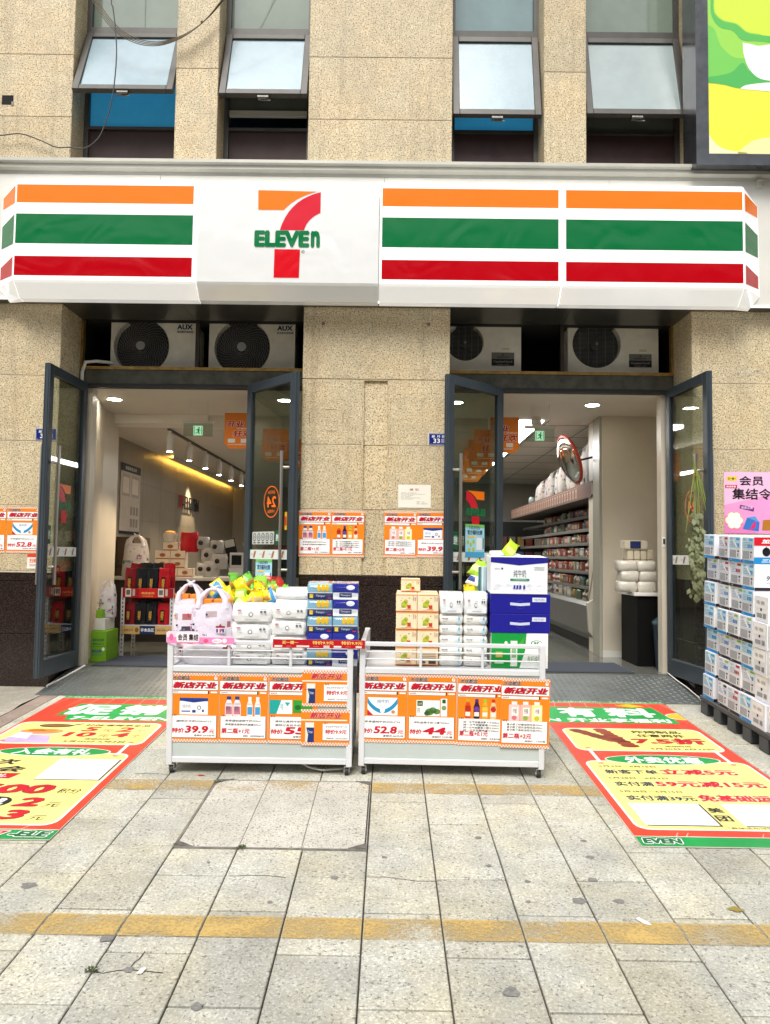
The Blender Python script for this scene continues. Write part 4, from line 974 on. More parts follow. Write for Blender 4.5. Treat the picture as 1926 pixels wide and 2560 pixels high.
b = B(); b.cbox(-2.81, -2.70, .78, 1.05, FZ + .301, FZ + .415, .004, '#d9d6d0'); b.cbox(-2.80, -2.74, .80, 1.0, FZ + .416, FZ + .50, .004, '#7fae2a'); b.build('milk_carton', CARD, label='white carton with green pack on top of the green drink carton', cat='carton')

# open cooler along the right aisle
CL = empty('open_cooler', (2.40, 2.0, FZ), 'long open display cooler with seven stocked shelves and a printed header', 'cooler'); CLL = 5.8
CGR = mat('cooler_grey', (.15, .15, .135), .35, var=.08); CDK = mat('cooler_dark', (.035, .036, .036), .5)
b = B(); b.box(.72, .78, 0, CLL, .0, 1.95); b.build('back', CDK, CL)
b = B(); b.prism([(.05, .12), (.0, .20), (-.02, .52), (.03, .56), (.75, .56), (.75, .12)], 'y', .04, CLL); b.build('base', CGR, CL)
b = B(); b.prism([(.08, .10), (-.03, .24), (-.05, .56), (.02, .60), (.75, .60), (.75, .10)], 'y', -.02, .04); b.build('end_panel', mat('cooler_end_panel', (.52, .50, .42), .4), CL)
b = B(); b.box(.10, .72, .0, CLL, 0, .10); b.build('kickplate', CDK, CL)
SH = [(.72, .10), (.90, .14), (1.08, .18), (1.26, .20), (1.44, .22), (1.61, .25)]
for z, x in SH:
    s_ = empty('shelf', (0, 0, 0), parent=CL); 
    b = B(); b.box(x, .72, .02, CLL, z - .015, z); b.box(x - .012, x, .02, CLL, z - .028, z + .012); bpy.data.objects.remove(s_); s_ = b.build('shelf', CGR, CL)
P = Print(CLL, .17); P.rect(0, 0, CLL, .17, '#6e4c40', 1)
for k in range(34):
    x = .06 + k * .15; P.rect(x, .02, x + .07, .13, '#b09a88', 2); P.rect(x + .02, .04, x + .05, .10, '#7a5248', 3); P.rect(x - .04, .145, x + .11, .15, '#b8a494', 2)
b = B(); b.box(.0, .75, 0, CLL, 1.78, 1.80, '#5a4c42'); b.box(.012, .03, 0, CLL, 1.80, 1.96, '#6e4c40'); b.cbox(.0, .24, -.05, -.001, 1.79, 1.95, .02, '#b8b09c')
P.onto(b, (.0115, CLL, 1.795), (0, -1, 0), (0, 0, 1)); b.build('header', CARD, CL)
b = B(); b.tube([(-.03, -.01, .62), (.16, -.01, 1.76)], .008, 6); b.build('edge_trim', STEEL, CL)
COLS = ['#8a4a3a', '#9a5a4a', '#6a6a5a', '#8c8a7c', '#4a5a7a', '#a09a88', '#4a6a52', '#8a7444', '#b0aca0', '#6a3a3a', '#98968c', '#5a5048']
rn = random.Random(5); _pk = []
for i in range(14):
    b = B(); c = COLS[i % 12]; k = i % 3
    if k == 0: b.cbox(-.06, .06, -.07, .07, 0, .12, .004, c); P = Print(.14, .12); P.rect(.02, .03, .12, .09, COLS[(i + 5) % 12], 1); P.onto(b, (-.0605, .07, 0), (0, -1, 0), (0, 0, 1))
    elif k == 1: b.pillow((0, 0, 0), .11, .15, .125, col=c, seed=i, n=10, k=5, puff=.08); b.ball((-.055, 0, .06), .008, .04, .03, 8, 4, COLS[(i + 3) % 12])
    else: b.lathe([(.045, 0), (.047, .09), (.02, .115), (.022, .14)], (0, 0, 0), 10, c); b.lathe([(.048, .03), (.048, .07)], (0, 0, 0), 10, COLS[(i + 4) % 12])
    me = b.build('packaged_food', GLOSSY, label='x', cat='food pack'); _pk.append(me.data); bpy.data.objects.remove(me)
for si, (z, x) in enumerate([(.56, .05)] + SH):
    y = 2.08; ni = 0
    while y < 2.0 + CLL - .1 and ni < 24:
        o = bpy.data.objects.new('packaged_food', rn.choice(_pk)); COL.objects.link(o); s_ = rn.uniform(.85, 1.12)
        o.location = (2.40 + x + .075, y, FZ + z + .001); o.scale = (1, 1, min(s_, (.13 if si else .14) / .13)); o.rotation_euler = (0, 0, rn.uniform(-.2, .2))
        tagged(o, 'small food pack on the %s of the open cooler' % ('well floor', 'lowest shelf', 'second shelf', 'third shelf', 'fourth shelf', 'fifth shelf', 'highest shelf')[si], 'food pack', 'food packs in the open cooler')
        y += rn.uniform(.15, .175); ni += 1
for k in range(10):
    bag(2.56 + .03 * (k % 2), 2.30 + k * .36, FZ + 1.965, .30, .30, .56 - .03 * k, 60 + k, 'white printed carrier bag on top of the cooler, %s from the mirror' % ('first', 'second', 'third', 'fourth', 'fifth', 'sixth', 'seventh', 'eighth', 'ninth', 'tenth')[k], 'carrier bags on top of the cooler', tint='#aaa59c', FM=CARD)
b = B(); b.lathe([(.06, 0), (.08, .05), (.08, .10), (.06, .14)], (2.56, 6.35, FZ + 1.965), 14, '#8a9490'); b.build('glass_jar', GLOSSY, label='round jar beyond the bags on top of the cooler', cat='jar')
b = B(); b.box(1.2, 1.9, 9.3, 9.34, 1.25, 1.62, '#6ab4e0'); b.box(1.2, 1.9, 9.297, 9.2995, 1.25, 1.36, '#7ac02e'); b.box(2.0, 2.6, 9.3, 9.34, 1.3, 1.6, '#7ab8d0'); b.build('menu_screen', mat('lit_screen', attr=True, rough=.4, emit=(1, 1, 1), es=1.2), label='lit blue and green menu screen on the far back wall', cat='screen')
b = B(); b.box(.4, 3.2, 8.6, 9.2, FZ, 1.9, '#1c1e1c')
for z in (.5, .8, 1.1, 1.4):
    for k in range(16): c = COLS[(k * 5 + int(z * 10)) % 12]; b.box(.45 + k * .17, .57 + k * .17, 8.5, 8.6, z, z + .2, c)
b.build('drink_fridge', CARD, label='dark drink fridge against the far back wall', cat='fridge')

# round convex mirror on its arm
mr = empty('convex_mirror', (2.20, 2.2, 2.03), 'round convex security mirror with red rim on an arm over the cooler', 'mirror')
Mm = Matrix.Translation((0, 0, .32)) @ Matrix.Rotation(R(-85), 4, 'Z') @ Matrix.Rotation(R(90 + 20), 4, 'X')
b = B(); b.lathe([(.30 * math.sin(t * .95), .10 - .0 + .14 * (math.cos(t) - 1) * .9) for t in [1.3 * (1 - i / 9) + 1e-3 for i in range(10)]], (0, 0, 0), 28); b.build('mirror_face', mat('mirror_chrome', (.8, .8, .78), .03, metal=1), mr, M=Mm)
b = B(); b.tube([(.285 * math.cos(2 * math.pi * k / 36), .285 * math.sin(2 * math.pi * k / 36), -.005) for k in range(37)], .020, 8); b.build('rim', mat('red_rim', (.50, .045, .02), .35), mr, M=Mm)
b = B(); b.cyl((0, 0, -.03), (0, 0, -.012), .28, .25, 24); b.build('back_plate', LW, mr, M=Mm)
b = B(); b.tube([(.03, .03, .30), (.15, -.02, .32), (.26, -.3, .33)], .012, 8); b.build('arm', BLACK, mr)

# hanging exit signs of clear acrylic with a green pictogram
def exit_sign(x, y, z, label):
    e = empty('exit_sign', (x, y, z), label, 'exit sign', 'hanging exit signs')
    b = B(); b.box(-.155, .155, -.012, .012, 0, .028); b.cyl((-.1, 0, .028), (-.1, 0, 2.762 - z), .003, n=6); b.cyl((.1, 0, .028), (.1, 0, 2.762 - z), .003, n=6); b.build('holder', LW, e)
    b = B(); b.box(-.15, .15, -.003, .003, -.135, -.001); b.build('plate', glass('acrylic', (.80, .86, .80)), e)
    P = Print(.095, .10); P.rect(0, 0, .095, .10, '#9fd8ae', 1); P.rect(.008, .008, .087, .092, '#1d6a40', 2); P.rect(.014, .008, .081, .092, '#9fd8ae', 3)
    P.ell(.058, .078, .008, .008, '#14522e', 4, 12); P.poly([(.04, .066), (.058, .07), (.062, .045), (.046, .038)], '#14522e', 4); P.poly([(.046, .042), (.06, .044), (.066, .012), (.058, .012)], '#14522e', 4); P.poly([(.046, .042), (.052, .038), (.036, .02), (.022, .022), (.022, .028), (.034, .028)], '#14522e', 4); P.poly([(.058, .066), (.074, .054), (.072, .048), (.056, .06)], '#14522e', 4); P.poly([(.044, .066), (.026, .056), (.028, .05), (.046, .058)], '#14522e', 4)
    b = B(); P.onto(b, (-.0475, -.0035, -.125), (1, 0, 0), (0, 0, 1)); b.build('pictogram', mat('lit_pictogram', attr=True, rough=.4, emit=(1, 1, 1), es=.5), e)
exit_sign(-1.89, 1.0, 2.52, 'clear hanging exit sign over the doorway with the snack rack'); exit_sign(1.61, 1.0, 2.51, 'clear hanging exit sign over the doorway facing the cooler')
for x, y, t in ((-1.42, 1.9, 'white twin ceiling camera near the track light'), (1.72, 1.75, 'white twin ceiling camera by the cooler aisle')):
    b = B(); z = 2.62 if x < 0 else 2.764; b.cyl((x, y, z - .03), (x, y, z), .05, n=14); b.ball((x, y, z - .06), .06, .06, .055, 12, 8); b.ball((x + .01, y - .03, z - .12), .045, .045, .06, 12, 8); b.build('ceiling_camera', LW, label=t, cat='camera')

# hanging orange banners
def banner(x, y, z, w, h, label, tail, n):
    P = Print(w, h); c = '#e07a1e'
    P.poly([(0, .05), (.05, 0), (w - .05, 0), (w, .05), (w, h), (0, h)], c, 1)
    P.text('开业', w * .06, h * .60, w * .66, h * .78, '#b8121e', 2, bold=.05, shear=.15, out='#f4d8b0', ow=.05); P.text('狂欢', w * .28, h * .33, w * .95, h * .52, '#b8121e', 2, bold=.05, shear=.15, out='#f4d8b0', ow=.05)
    P.text('大成都店', w * .40, h * .545, w * .95, h * .585, '#f6e6d0', 2, bold=.02); P.rect(w * .12, h * .17, w * .36, h * .28, '#dcd6cc', 2); P.rect(w * .55, h * .17, w * .79, h * .28, '#dcd6cc', 2); P.text('扫码享福利价', w * .12, h * .10, w * .8, h * .135, '#f6e6d0', 2, bold=.02)
    b = B(); P.onto(b, (x, y, z), (1, 0, 0), (0, 0, 1)); b.box(x + .001, x + w - .001, y + .001, y + .003, z + .05, z + h, '#d8721a'); return b.build('hanging_banner', PAPER, label=label, cat='banner', group='hanging orange opening banners')
BL = 'orange grand opening banner hanging from the ceiling '
banner(-1.575, .80, 2.235, .30, .36, BL + 'beside the track light', 1, 1); banner(1.08, .80, 2.225, .285, .36, BL + 'beside the cooler aisle', 1, 1)
for k in range(1, 5): banner(.98 + .02 * k, .80 + k * .75, 2.225, .285, .36, BL + 'in the row behind the glass door', 1, 1)
for k in range(1, 3): banner(-1.42 + .10 * k, .80 + k * .75, 2.225 - .02, .285, .36, BL + 'in the row behind the hours sticker', 1, 1)

# dark cabinet with packs of tissue by the right jamb
cb = empty('side_cabinet', (2.87, 1.2, FZ), 'black cabinet with pale top stacked with tissue packs beside the doorway', 'cabinet')
b = B(); b.cbox(-.29, .3, -.26, .27, 0, .695, .004); b.build('carcass', mat('black_laminate', (.005, .005, .005), .6, spec=.1), cb); b = B(); b.cbox(-.33, .32, -.29, .29, .70, .735, .004); b.build('top', LW, cb)
def tissue(x, y, z, w, d, h, label, group, seed, M=None, col='#e9e8e4', band='#c9c8c4', art=1, name='tissue_pack'):
    b = B(); rn_ = random.Random(seed)
    b.pillow((x, y + d / 2, z), w, d, h, e=6, n=20, k=6, col=col, seed=seed, puff=.034)
    P = Print(w * .84, h * .8, dz=.0012)
    if art == 1:
        P.rect(0, h * .0, w * .84, h * .30, band, 1); P.ell(w * .40, h * .36, w * .055, h * .13, '#8a8a88', 2); P.ell(w * .405, h * .37, w * .035, h * .08, '#f0f0ee', 3)
        P.ell(w * .12, h * .60, w * .06, h * .05, '#c88a92', 2, 12); P.rect(w * .08, h * .40, w * .2, h * .43, '#b4b4b2', 2); P.rect(w * .08, h * .34, w * .17, h * .36, '#c4c4c2', 2); P.rect(w * .26, h * .06, w * .62, h * .10, '#b8b8b6', 2); P.text('心相印', w * .34, h * .52, w * .48, h * .58, '#9a9a98', 2); P.ell(w * .66, h * .52, w * .035, h * .07, '#6a6c6c', 2, 10); P.ell(w * .75, h * .52, w * .035, h * .07, '#6a6c6c', 2, 10); P.rect(w * .62, h * .64, w * .78, h * .67, '#8c8e8e', 2)
    elif art == 2:
        P.text('deyilly', w * .02, h * .42, w * .30, h * .66, '#2a2c2e', 2, bold=.02, shear=.25); P.rect(w * .04, h * .24, w * .2, h * .28, '#a8acae', 2); P.rect(w * .58, h * .2, w * .66, h * .7, '#dce4e8', 2); P.rect(w * .70, h * .08, w * .78, h * .74, '#a9d0e2', 2); P.text('柔', w * .705, h * .45, w * .775, h * .62, '#4a8ab0', 3)
    P.onto(b, (x - w * .42, y - .004 - h * .002, z + h * .1), (1, 0, 0), (0, 0, 1)); return b.build(name, GLOSSY, label=label, cat='tissue pack', group=group, M=M)
for r_ in range(3):
    for k in range(2):
        tissue(2.50 + k * .19 + .02 * (r_ % 2), .96, FZ + .737 + r_ * .105, .19, .2, .105, 'clear wrapped white tissue pack on the black cabinet, %s of its stack' % tier(r_, 3), 'tissue packs on the black cabinet', 90 + r_ * 3 + k, col='#c9c4b8', band='#aaa69a', art=0)
for r_ in range(4):
    b = B()
    for k in range(4): b.cbox(2.56 + k * .068, 2.622 + k * .068, 1.18, 1.38, FZ + .737 + r_ * .108, FZ + .737 + r_ * .108 + .105, .008, '#d2c8b0')
    b.build('tissue_bundle', GLOSSY, label='bundle of four upright tissue rolls on the black cabinet, %s' % tier(r_, 4), cat='tissue pack', group='tissue bundles on the black cabinet')
b = B(); b.cbox(2.52, 2.76, 1.16, 1.3, FZ + 1.172, FZ + 1.26, .005, '#c8c0aa'); b.box(2.58, 2.69, 1.158, 1.16, FZ + 1.178, FZ + 1.255, '#202a5a'); b.build('tissue_box', CARD, label='tissue box with navy label on top of the wrapped packs', cat='tissue box')
b = B(); b.cbox(2.675, 2.71, .50, .515, 1.30, 1.40, .004, '#d8d6cc'); b.box(2.683, 2.702, .498, .4995, 1.335, 1.385, '#181a1c'); b.build('thermostat', CARD, label='small white thermostat on the jamb lining', cat='thermostat')
bn = empty('waste_bin', (2.80, .78, FZ), 'dark blue plastic waste bin tucked behind the door jamb', 'bin')
b = B(); b.lathe([(.09, 0), (.12, .42), (.125, .43)], (0, 0, 0), 16); b.build('body', mat('navy_plastic', (.02, .035, .055), .4), bn); b = B(); b.lathe([(.128, .43), (.128, .46), (.08, .50), (.02, .51)], (0, 0, 0), 16); b.build('lid', mat('teal_plastic', (.02, .06, .075), .4), bn)
# ================================================================== printed sale posters
OR = '#f08418'; RD = '#c8102e'; BK = '#16181c'
def bottle(P, cx, y0, w, h, body, cap, lab=None, L=3):
    P.rrect(cx - w / 2, y0, cx + w / 2, y0 + h * .66, w * .25, body, L); P.poly([(cx - w / 2, y0 + h * .6), (cx + w / 2, y0 + h * .6), (cx + w * .24, y0 + h * .84), (cx - w * .24, y0 + h * .84)], body, L); P.rect(cx - w * .28, y0 + h * .84, cx + w * .28, y0 + h, cap, L + 1)
    if lab: P.rect(cx - w * .42, y0 + h * .12, cx + w * .42, y0 + h * .50, lab, L + 1)
def prod(P, kind, w, h):
    y = h * .40; H = h * .28
    if kind == 'milk':
        P.rect(w * .20, y, w * .78, y + H * .86, '#f4f5f7', 3); P.rect(w * .20, y + H * .70, w * .78, y + H * .86, '#1c3c8c', 4); P.poly([(w * .2, y + H * .72), (w * .78, y + H * .72), (w * .49, y + H * .62)], '#1c3c8c', 4); P.text('纯牛奶', w * .26, y + H * .32, w * .43, y + H * .52, '#8a94a8', 4); P.ell(w * .60, y + H * .36, w * .04, w * .045, '#5a6478', 4); P.ell(w * .60, y + H * .36, w * .025, w * .03, '#f4f5f7', 5); P.rect(w * .24, y + H * .14, w * .42, y + H * .20, '#2a4a9a', 4)
        P.rect(w * .46, y + H * .10, w * .53, y + H * .24, '#1c3c8c', 4); P.rect(w * .66, y + H * .14, w * .7, y + H * .26, '#1c3c8c', 4)
    elif kind == 'bottles':
        for k in (.20, .37): bottle(P, w * k, y - .01, w * .155, H * 1.05, '#efe4e8', '#2a3a80', '#c87a88')
        for k in (.63, .79): bottle(P, w * k, y - .01, w * .12, H * 1.04, '#f4ece6', '#f2f2f0', '#4a9ad0')
        for k in (.20, .37): P.text('鲜牛奶', w * (k - .05), y + H * .18, w * (k + .03), y + H * .5, '#2a3a80', 6)
    elif kind == 'teal':
        P.rect(w * .02, y + H * .1, w * .48, y + H * .82, '#f2f6f6', 3); P.poly([(w * .02, y + H * .1), (w * .16, y + H * .1), (w * .26, y + H * .82), (w * .02, y + H * .82)], '#1ba39a', 4); P.text('牛奶', w * .24, y + H * .3, w * .30, y + H * .65, '#1ba39a', 5); P.poly([(w * .33, y + H * .7), (w * .44, y + H * .7), (w * .385, y + H * .5)], '#2aa8a0', 5); P.rect(w * .5, y + H * .16, w * .9, y + H * .82, '#2f9a34', 3); P.ell(w * .6, y + H * .45, w * .06, w * .05, '#1d6a22', 4)
    elif kind == 'swoosh':
        P.rect(w * .18, y, w * .80, y + H * .92, '#f4f7fa', 3)
        pts = [(w * (.18 + .62 * t), y + H * (.92 - .62 * math.sin(math.pi * t) ** .8)) for t in [i / 14 for i in range(15)]] + [(w * (.80 - .62 * t), y + H * (.60 - .52 * math.sin(math.pi * t) ** .8 + .02)) for t in [i / 14 for i in range(15)]]
        P.poly([(a, max(b_, y + .004)) for a, b_ in pts], '#1f8fc0', 4); P.text('纯牛奶', w * .38, y + H * .62, w * .62, y + H * .82, '#5a8ab0', 5); P.poly([(w * .18, y), (w * .3, y), (w * .18, y + H * .3)], '#c02030', 5); P.ell(w * .71, y + H * .18, w * .04, w * .035, '#c88a4a', 5); P.ell(w * .49, y + H * .28, w * .05, w * .07, '#f4f7fa', 5)
    elif kind == 'gold':
        P.rect(w * .18, y, w * .66, y + H * .82, '#f2f5f0', 3); P.rect(w * .20, y + H * .52, w * .31, y + H * .78, '#0c5a32', 4); P.text('金典', w * .215, y + H * .58, w * .295, y + H * .7, '#e8e0b0', 5); P.text('纯牛奶', w * .20, y + H * .12, w * .26, y + H * .45, '#2a5a3a', 4)
        for a, b_, r_ in ((.45, .22, .09), (.52, .30, .08), (.60, .24, .07), (.40, .14, .06)): P.ell(w * a, y + H * b_, w * r_, w * r_ * .8, '#5f8a4a' if r_ > .065 else '#3a6a34', 4)
        P.rect(w * .68, y, w * .81, y + H * .92, '#f5f7f4', 5); P.rect(w * .71, y + H * .68, w * .78, y + H * .88, '#0c5a32', 6); P.ell(w * .745, y + H * .44, w * .05, w * .05, '#7a9a6a', 6)
    elif kind == 'juice':
        for k, c, cap in ((.22, '#d84a1e', '#c8a020'), (.40, '#2c1638', '#4a2a7a'), (.57, '#e8a82a', '#9ac03a'), (.74, '#e8c890', '#c8281e')):
            bottle(P, w * k, y - .005, w * .125, H * 1.02, c, cap); P.rect(w * (k - .05), y + H * .08, w * (k + .05), y + H * .30, '#f0e6d8', 5); P.ell(w * k, y + H * .46, w * .055, w * .055, {'#d84a1e': '#b02a12', '#2c1638': '#6a3a9a', '#e8a82a': '#f0c040', '#e8c890': '#c8201e'}[c], 5)
    elif kind == 'drinks':
        for k, c, f_ in ((.28, '#ecc8c6', '#d8707a'), (.51, '#e8b8ac', '#8ab03a'), (.74, '#f0ec9a', '#c8c020')):
            P.rrect(w * (k - .11), y - .005, w * (k + .11), y + H * .80, w * .02, c, 3); P.rect(w * (k - .055), y + H * .80, w * (k + .055), y + H * .96, '#efe9e4', 3); P.rect(w * (k - .05), y + H * .22, w * (k + .08), y + H * .66, '#f6efe8', 4); P.text('柠檬', w * (k - .03), y + H * .34, w * (k + .05), y + H * .6, '#6a4a4a', 5); P.ell(w * k, y + H * .12, w * .05, w * .045, f_, 5)
def sale(kind, lines, pre, num, suf, foot, w=.289, h=.408):
    P = Print(w, h); P.rect(0, 0, w, h, OR, 1)
    P.checker(0, h * .962, w, h, 34, 2, '#f4e9dc', '#dc8a5a', 2); P.checker(0, 0, w, h * .040, 34, 2, '#f4e9dc', '#dc8a5a', 2)
    P.text('大成都店', w * .045, h * .905, w * .41, h * .957, BK, 4, bold=.03, shear=.2, out='#f4ede4', ow=.04)
    P.rrect(w * .905, h * .91, w * .965, h * .955, .004, '#f6efe6', 3); P.text('7', w * .922, h * .918, w * .95, h * .948, '#b87040', 4, bold=.03)
    P.rect(w * .012, h * .755, w * .985, h * .897, BK, 2); P.rect(w * .016, h * .759, w * .980, h * .893, '#fbfaf8', 3); P.text('新店开业', w * .06, h * .775, w * .965, h * .872, '#5a0a18', 4, bold=.06, shear=.25); P.text('新店开业', w * .05, h * .780, w * .955, h * .877, RD, 5, bold=.05, shear=.25)
    P.rect(w * .012, h * .70, w * .80, h * .745, BK, 2); P.rect(w * .016, h * .704, w * .775, h * .742, '#fbfaf8', 3); P.text('活动时间', w * .035, h * .715, w * .17, h * .732, BK, 4, bold=.02); P.rrect(w * .83, h * .715, w * .965, h * .737, .004, '#fbf4ea', 3)
    prod(P, kind, w, h)
    P.rect(w * .045, h * .062, w * .965, h * .385, BK, 2); P.rect(w * .038, h * .068, w * .955, h * .385, '#fbfaf8', 3)
    for k in (0, 1, 2): P.rect(w * (.055 + k * .033), h * .375, w * (.067 + k * .033), h * .402, BK, 4)
    n = len(lines); t0 = .335 if n < 3 else .352; st = .055 if n < 3 else .040
    if n == 1: t0 = .32
    for i, t in enumerate(lines): P.text(t, w * .13, h * (t0 - i * st - .032), w * .86, h * (t0 - i * st), BK, 4, bold=.015, shear=.15)
    P.text(pre, w * .05, h * .132, w * (.30 if num else .64), h * (.205 if num else .212), RD, 4, bold=.05, shear=.12)
    if num: P.text(num, w * .31, h * .132, w * .80, h * .240, RD, 4, bold=.06, shear=.12); P.text(suf, w * .80, h * .13, w * .925, h * .185, RD, 4, bold=.03, shear=.12)
    P.text(foot, w * .50, h * .085, w * .93, h * .113, BK, 4, bold=.02, shear=.15); return P
def sale2(kind, lines, txt, foot):
    P = sale(kind, lines, txt, None, None, foot); return P
ART = {
 '39.9': lambda: sale('milk', ['澳特兰牛奶250ml*12'], '特价', '39.9', '元', '连锁价:69.6元/件'),
 '+1': lambda: sale2('bottles', ['新希望铂金鲜牛奶250ml', '新希望活润原味乳酸菌300ml'], '第二瓶+1元', '连锁价：详见店内商品价签'),
 '55': lambda: sale('teal', ['澳特兰高钙牛奶250ml', '澳特兰有机牛奶250ml'], '特价', '55', '元', '连锁价:详见店内'),
 '52.8': lambda: sale('swoosh', ['新希望纯牛奶250ml*24'], '特价', '52.8', '元', '连锁价:84元/件'),
 '44': lambda: sale('gold', ['伊利金典牛奶12盒*250ml'], '特价', '44', '元', '连锁价:72元/箱'),
 '+0.1': lambda: sale2('juice', ['统一元气觉醒胡萝卜汁300ml', '统一元气觉醒葡萄汁300ml', '统一元气觉醒果汁橙汁300ml', '统一元气觉醒苹果汁300ml'], '第二瓶+0.1元', '连锁价：详见店内商品'),
 '+2': lambda: sale2('drinks', ['果子熟了柠檬油柑饮品350ml', '果子熟了芭乐油柑饮品350ml', '果子熟了金桔油柑饮品350ml'], '第二瓶+2元', '连锁价：7.9元/瓶')}
LB = {'39.9': 'blue topped milk box', '+1': 'four milk bottles', '55': 'teal carton', '52.8': 'blue swoosh milk box', '44': 'white and green milk box', '+0.1': 'four juice bottles', '+2': 'three pastel drinks'}
_art = {}
def put_poster(key, x, y, z, where, M=None, tilt=0.0, wmax=None):
    if key not in _art: _art[key] = ART[key]()
    P = _art[key]; b = B(); P.onto(b, (0, 0, 0), (1, 0, 0), (0, 0, 1)); b.box(0, P.w, .0002, .0012, 0, P.h, '#f2ece2')
    T = Matrix.Translation((x, y, z)) @ Matrix.Rotation(tilt, 4, 'Y')
    return b.build('sale_poster', PAPER, label='sale poster, %s, %s' % (LB[key], where), cat='poster', group='orange sale posters', origin=(0, 0, 0), M=(M @ T) if M is not None else T)
put_poster('44', -3.607, -.003, 1.170, 'on the granite farther from the door'); put_poster('52.8', -3.312, -.003, 1.172, 'on the granite beside the door')
put_poster('+1', -.718, -.003, 1.172, 'on the centre pier', tilt=-.006); put_poster('+0.1', -.427, -.003, 1.174, 'on the centre pier')
put_poster('+2', .037, -.003, 1.176, 'on the centre pier', tilt=.004); put_poster('39.9', .327, -.003, 1.180, 'on the centre pier half behind the door')
def sheet(P, x, y, z, name, label, cat, group=None, m=PAPER, M=None, th=.0012):
    b = B(); P.onto(b, (0, 0, 0), (1, 0, 0), (0, 0, 1)); b.box(0, P.w, .0002, th, 0, P.h, '#f0ede6'); T = Matrix.Translation((x, y, z))
    return b.build(name, m, label=label, cat=cat, group=group, origin=(0, 0, 0), M=(M @ T) if M is not None else T)
P = Print(.29, .205); P.rect(0, 0, .29, .205, '#e8e4d6', 1); P.text('兼 职', .10, .150, .185, .172, '#b84a48', 2, bold=.01)
for i, t in enumerate(('招聘岗位：营业员若干名', '要求：有责任心 能吃苦耐劳 服从安排', '工作时间：早中晚班', '地址：星月路店', '待遇：底薪加提成 满月有全勤', '年龄不限 男女均可')): P.text(t, .025, .128 - i * .011, .025 + .012 * len(t), .135 - i * .011, '#8a8a86', 2)
P.text('联系人：店长', .165, .048, .235, .056, '#5a5a58', 2); P.text('电话：详询店内', .165, .032, .26, .040, '#5a5a58', 2)
sheet(P, .158, -.003, 1.618, 'paper_notice', 'plain white job notice with red heading taped to the pier', 'notice')
def plate(x, label):
    P = Print(.19, .11, dz=.0012); P.rect(0, 0, .19, .11, '#e8eaf4', 1); P.rect(.004, .004, .186, .106, '#16226e', 2); P.rect(.010, .010, .180, .0115, '#c8cce8', 3); P.rect(.010, .0985, .180, .10, '#c8cce8', 3); P.rect(.010, .010, .0115, .1, '#c8cce8', 3)
    P.text('星 月 路', .03, .068, .155, .090, '#f0f2fa', 3, bold=.015); P.text('33', .045, .020, .105, .060, '#f4f6fc', 3, bold=.03); P.rect(.115, .022, .16, .060, '#8c90b0', 3)
    return sheet(P, x, -.004, 2.178, 'number_plate', label, 'sign', 'blue house number plates', GLOSSY, th=.004)
plate(-3.090, 'blue house number plate beside the outward opened door'); plate(.42, 'blue house number plate on the centre pier')
P = Print(.12, .13); P.rect(0, 0, .12, .13, '#eee6de', 1); P.rect(0, .10, .12, .13, '#d8402a', 2); P.text('扫码', .02, .05, .09, .09, '#e0602a', 2, bold=.05); P.rect(.02, .02, .1, .04, '#c8b8b0', 2)
sheet(P, -3.118, -.003, 1.035, 'small_flyer', 'small white and red flyer under the sale poster by the door', 'flyer')
# pink member poster
P = Print(.46, .545); P.rect(0, 0, .46, .545, '#f2a0d4', 1); P.poly([(0, .25), (.46, .36), (.46, .545), (0, .545)], '#f6c2e2', 2); P.poly([(0, 0), (.30, 0), (.12, .12), (0, .16)], '#ec86c6', 2)
P.rect(.025, .465, .115, .505, '#f2d23a', 3); P.text('买一赠一', .035, .473, .105, .497, '#3a3018', 4, bold=.03); P.rect(.01, .40, .115, .43, '#c8203a', 3); P.text('超值套餐', .02, .406, .105, .424, '#f8e8ec', 4, bold=.03)
P.text('会员', .135, .425, .35, .51, '#141418', 4, bold=.03); P.text('集结令', .07, .30, .42, .40, '#141418', 4, bold=.03); P.poly([(.14, .255), (.265, .228), (.258, .195), (.134, .222)], '#7a2a86', 3); P.text('秒杀立减', .15, .216, .25, .242, '#f4e6f4', 4, bold=.02)
for k in range(6): a = k * math.pi / 3; P.ell(.085 + .045 * math.cos(a), .115 + .045 * math.sin(a), .037, .037, '#f0b020', 3 + .2 * k); P.ell(.085 + .045 * math.cos(a), .115 + .045 * math.sin(a), .032, .032, '#faf6f2', 4.3 + .2 * k)
P.ell(.085, .115, .05, .05, '#faf6f2', 6); P.poly([(.16, .04), (.30, .02), (.31, .10), (.20, .14)], '#3a7ac8', 3); P.poly([(.20, .14), (.31, .10), (.27, .155)], '#5aa0e0', 4); P.poly([(.33, .03), (.46, .03), (.46, .13), (.34, .12)], '#b87a2a', 3); P.poly([(.22, .03), (.27, .05), (.28, .11), (.25, .09)], '#e0307a', 4)
sheet(P, 3.045, -.003, 1.428, 'member_poster', 'large pink membership poster on the granite behind the cartons', 'poster')
# graffiti chalk marks on the right pier
b = B()
for k in range(14):
    x, z = 3.16 + .02 * k + random.uniform(-.01, .01), 2.86 + random.uniform(-.03, .03)
    b.tube([(x, -.001, z), (x + random.uniform(-.02, .02), -.001, z + random.uniform(-.03, .03)), (x + .02, -.001, z + random.uniform(-.03, .03))], .0022, 4)
b.build('glue_marks', mat('white_glue', (.7, .68, .62), .7), label='white scribbled glue marks on the granite pier', cat='marks')

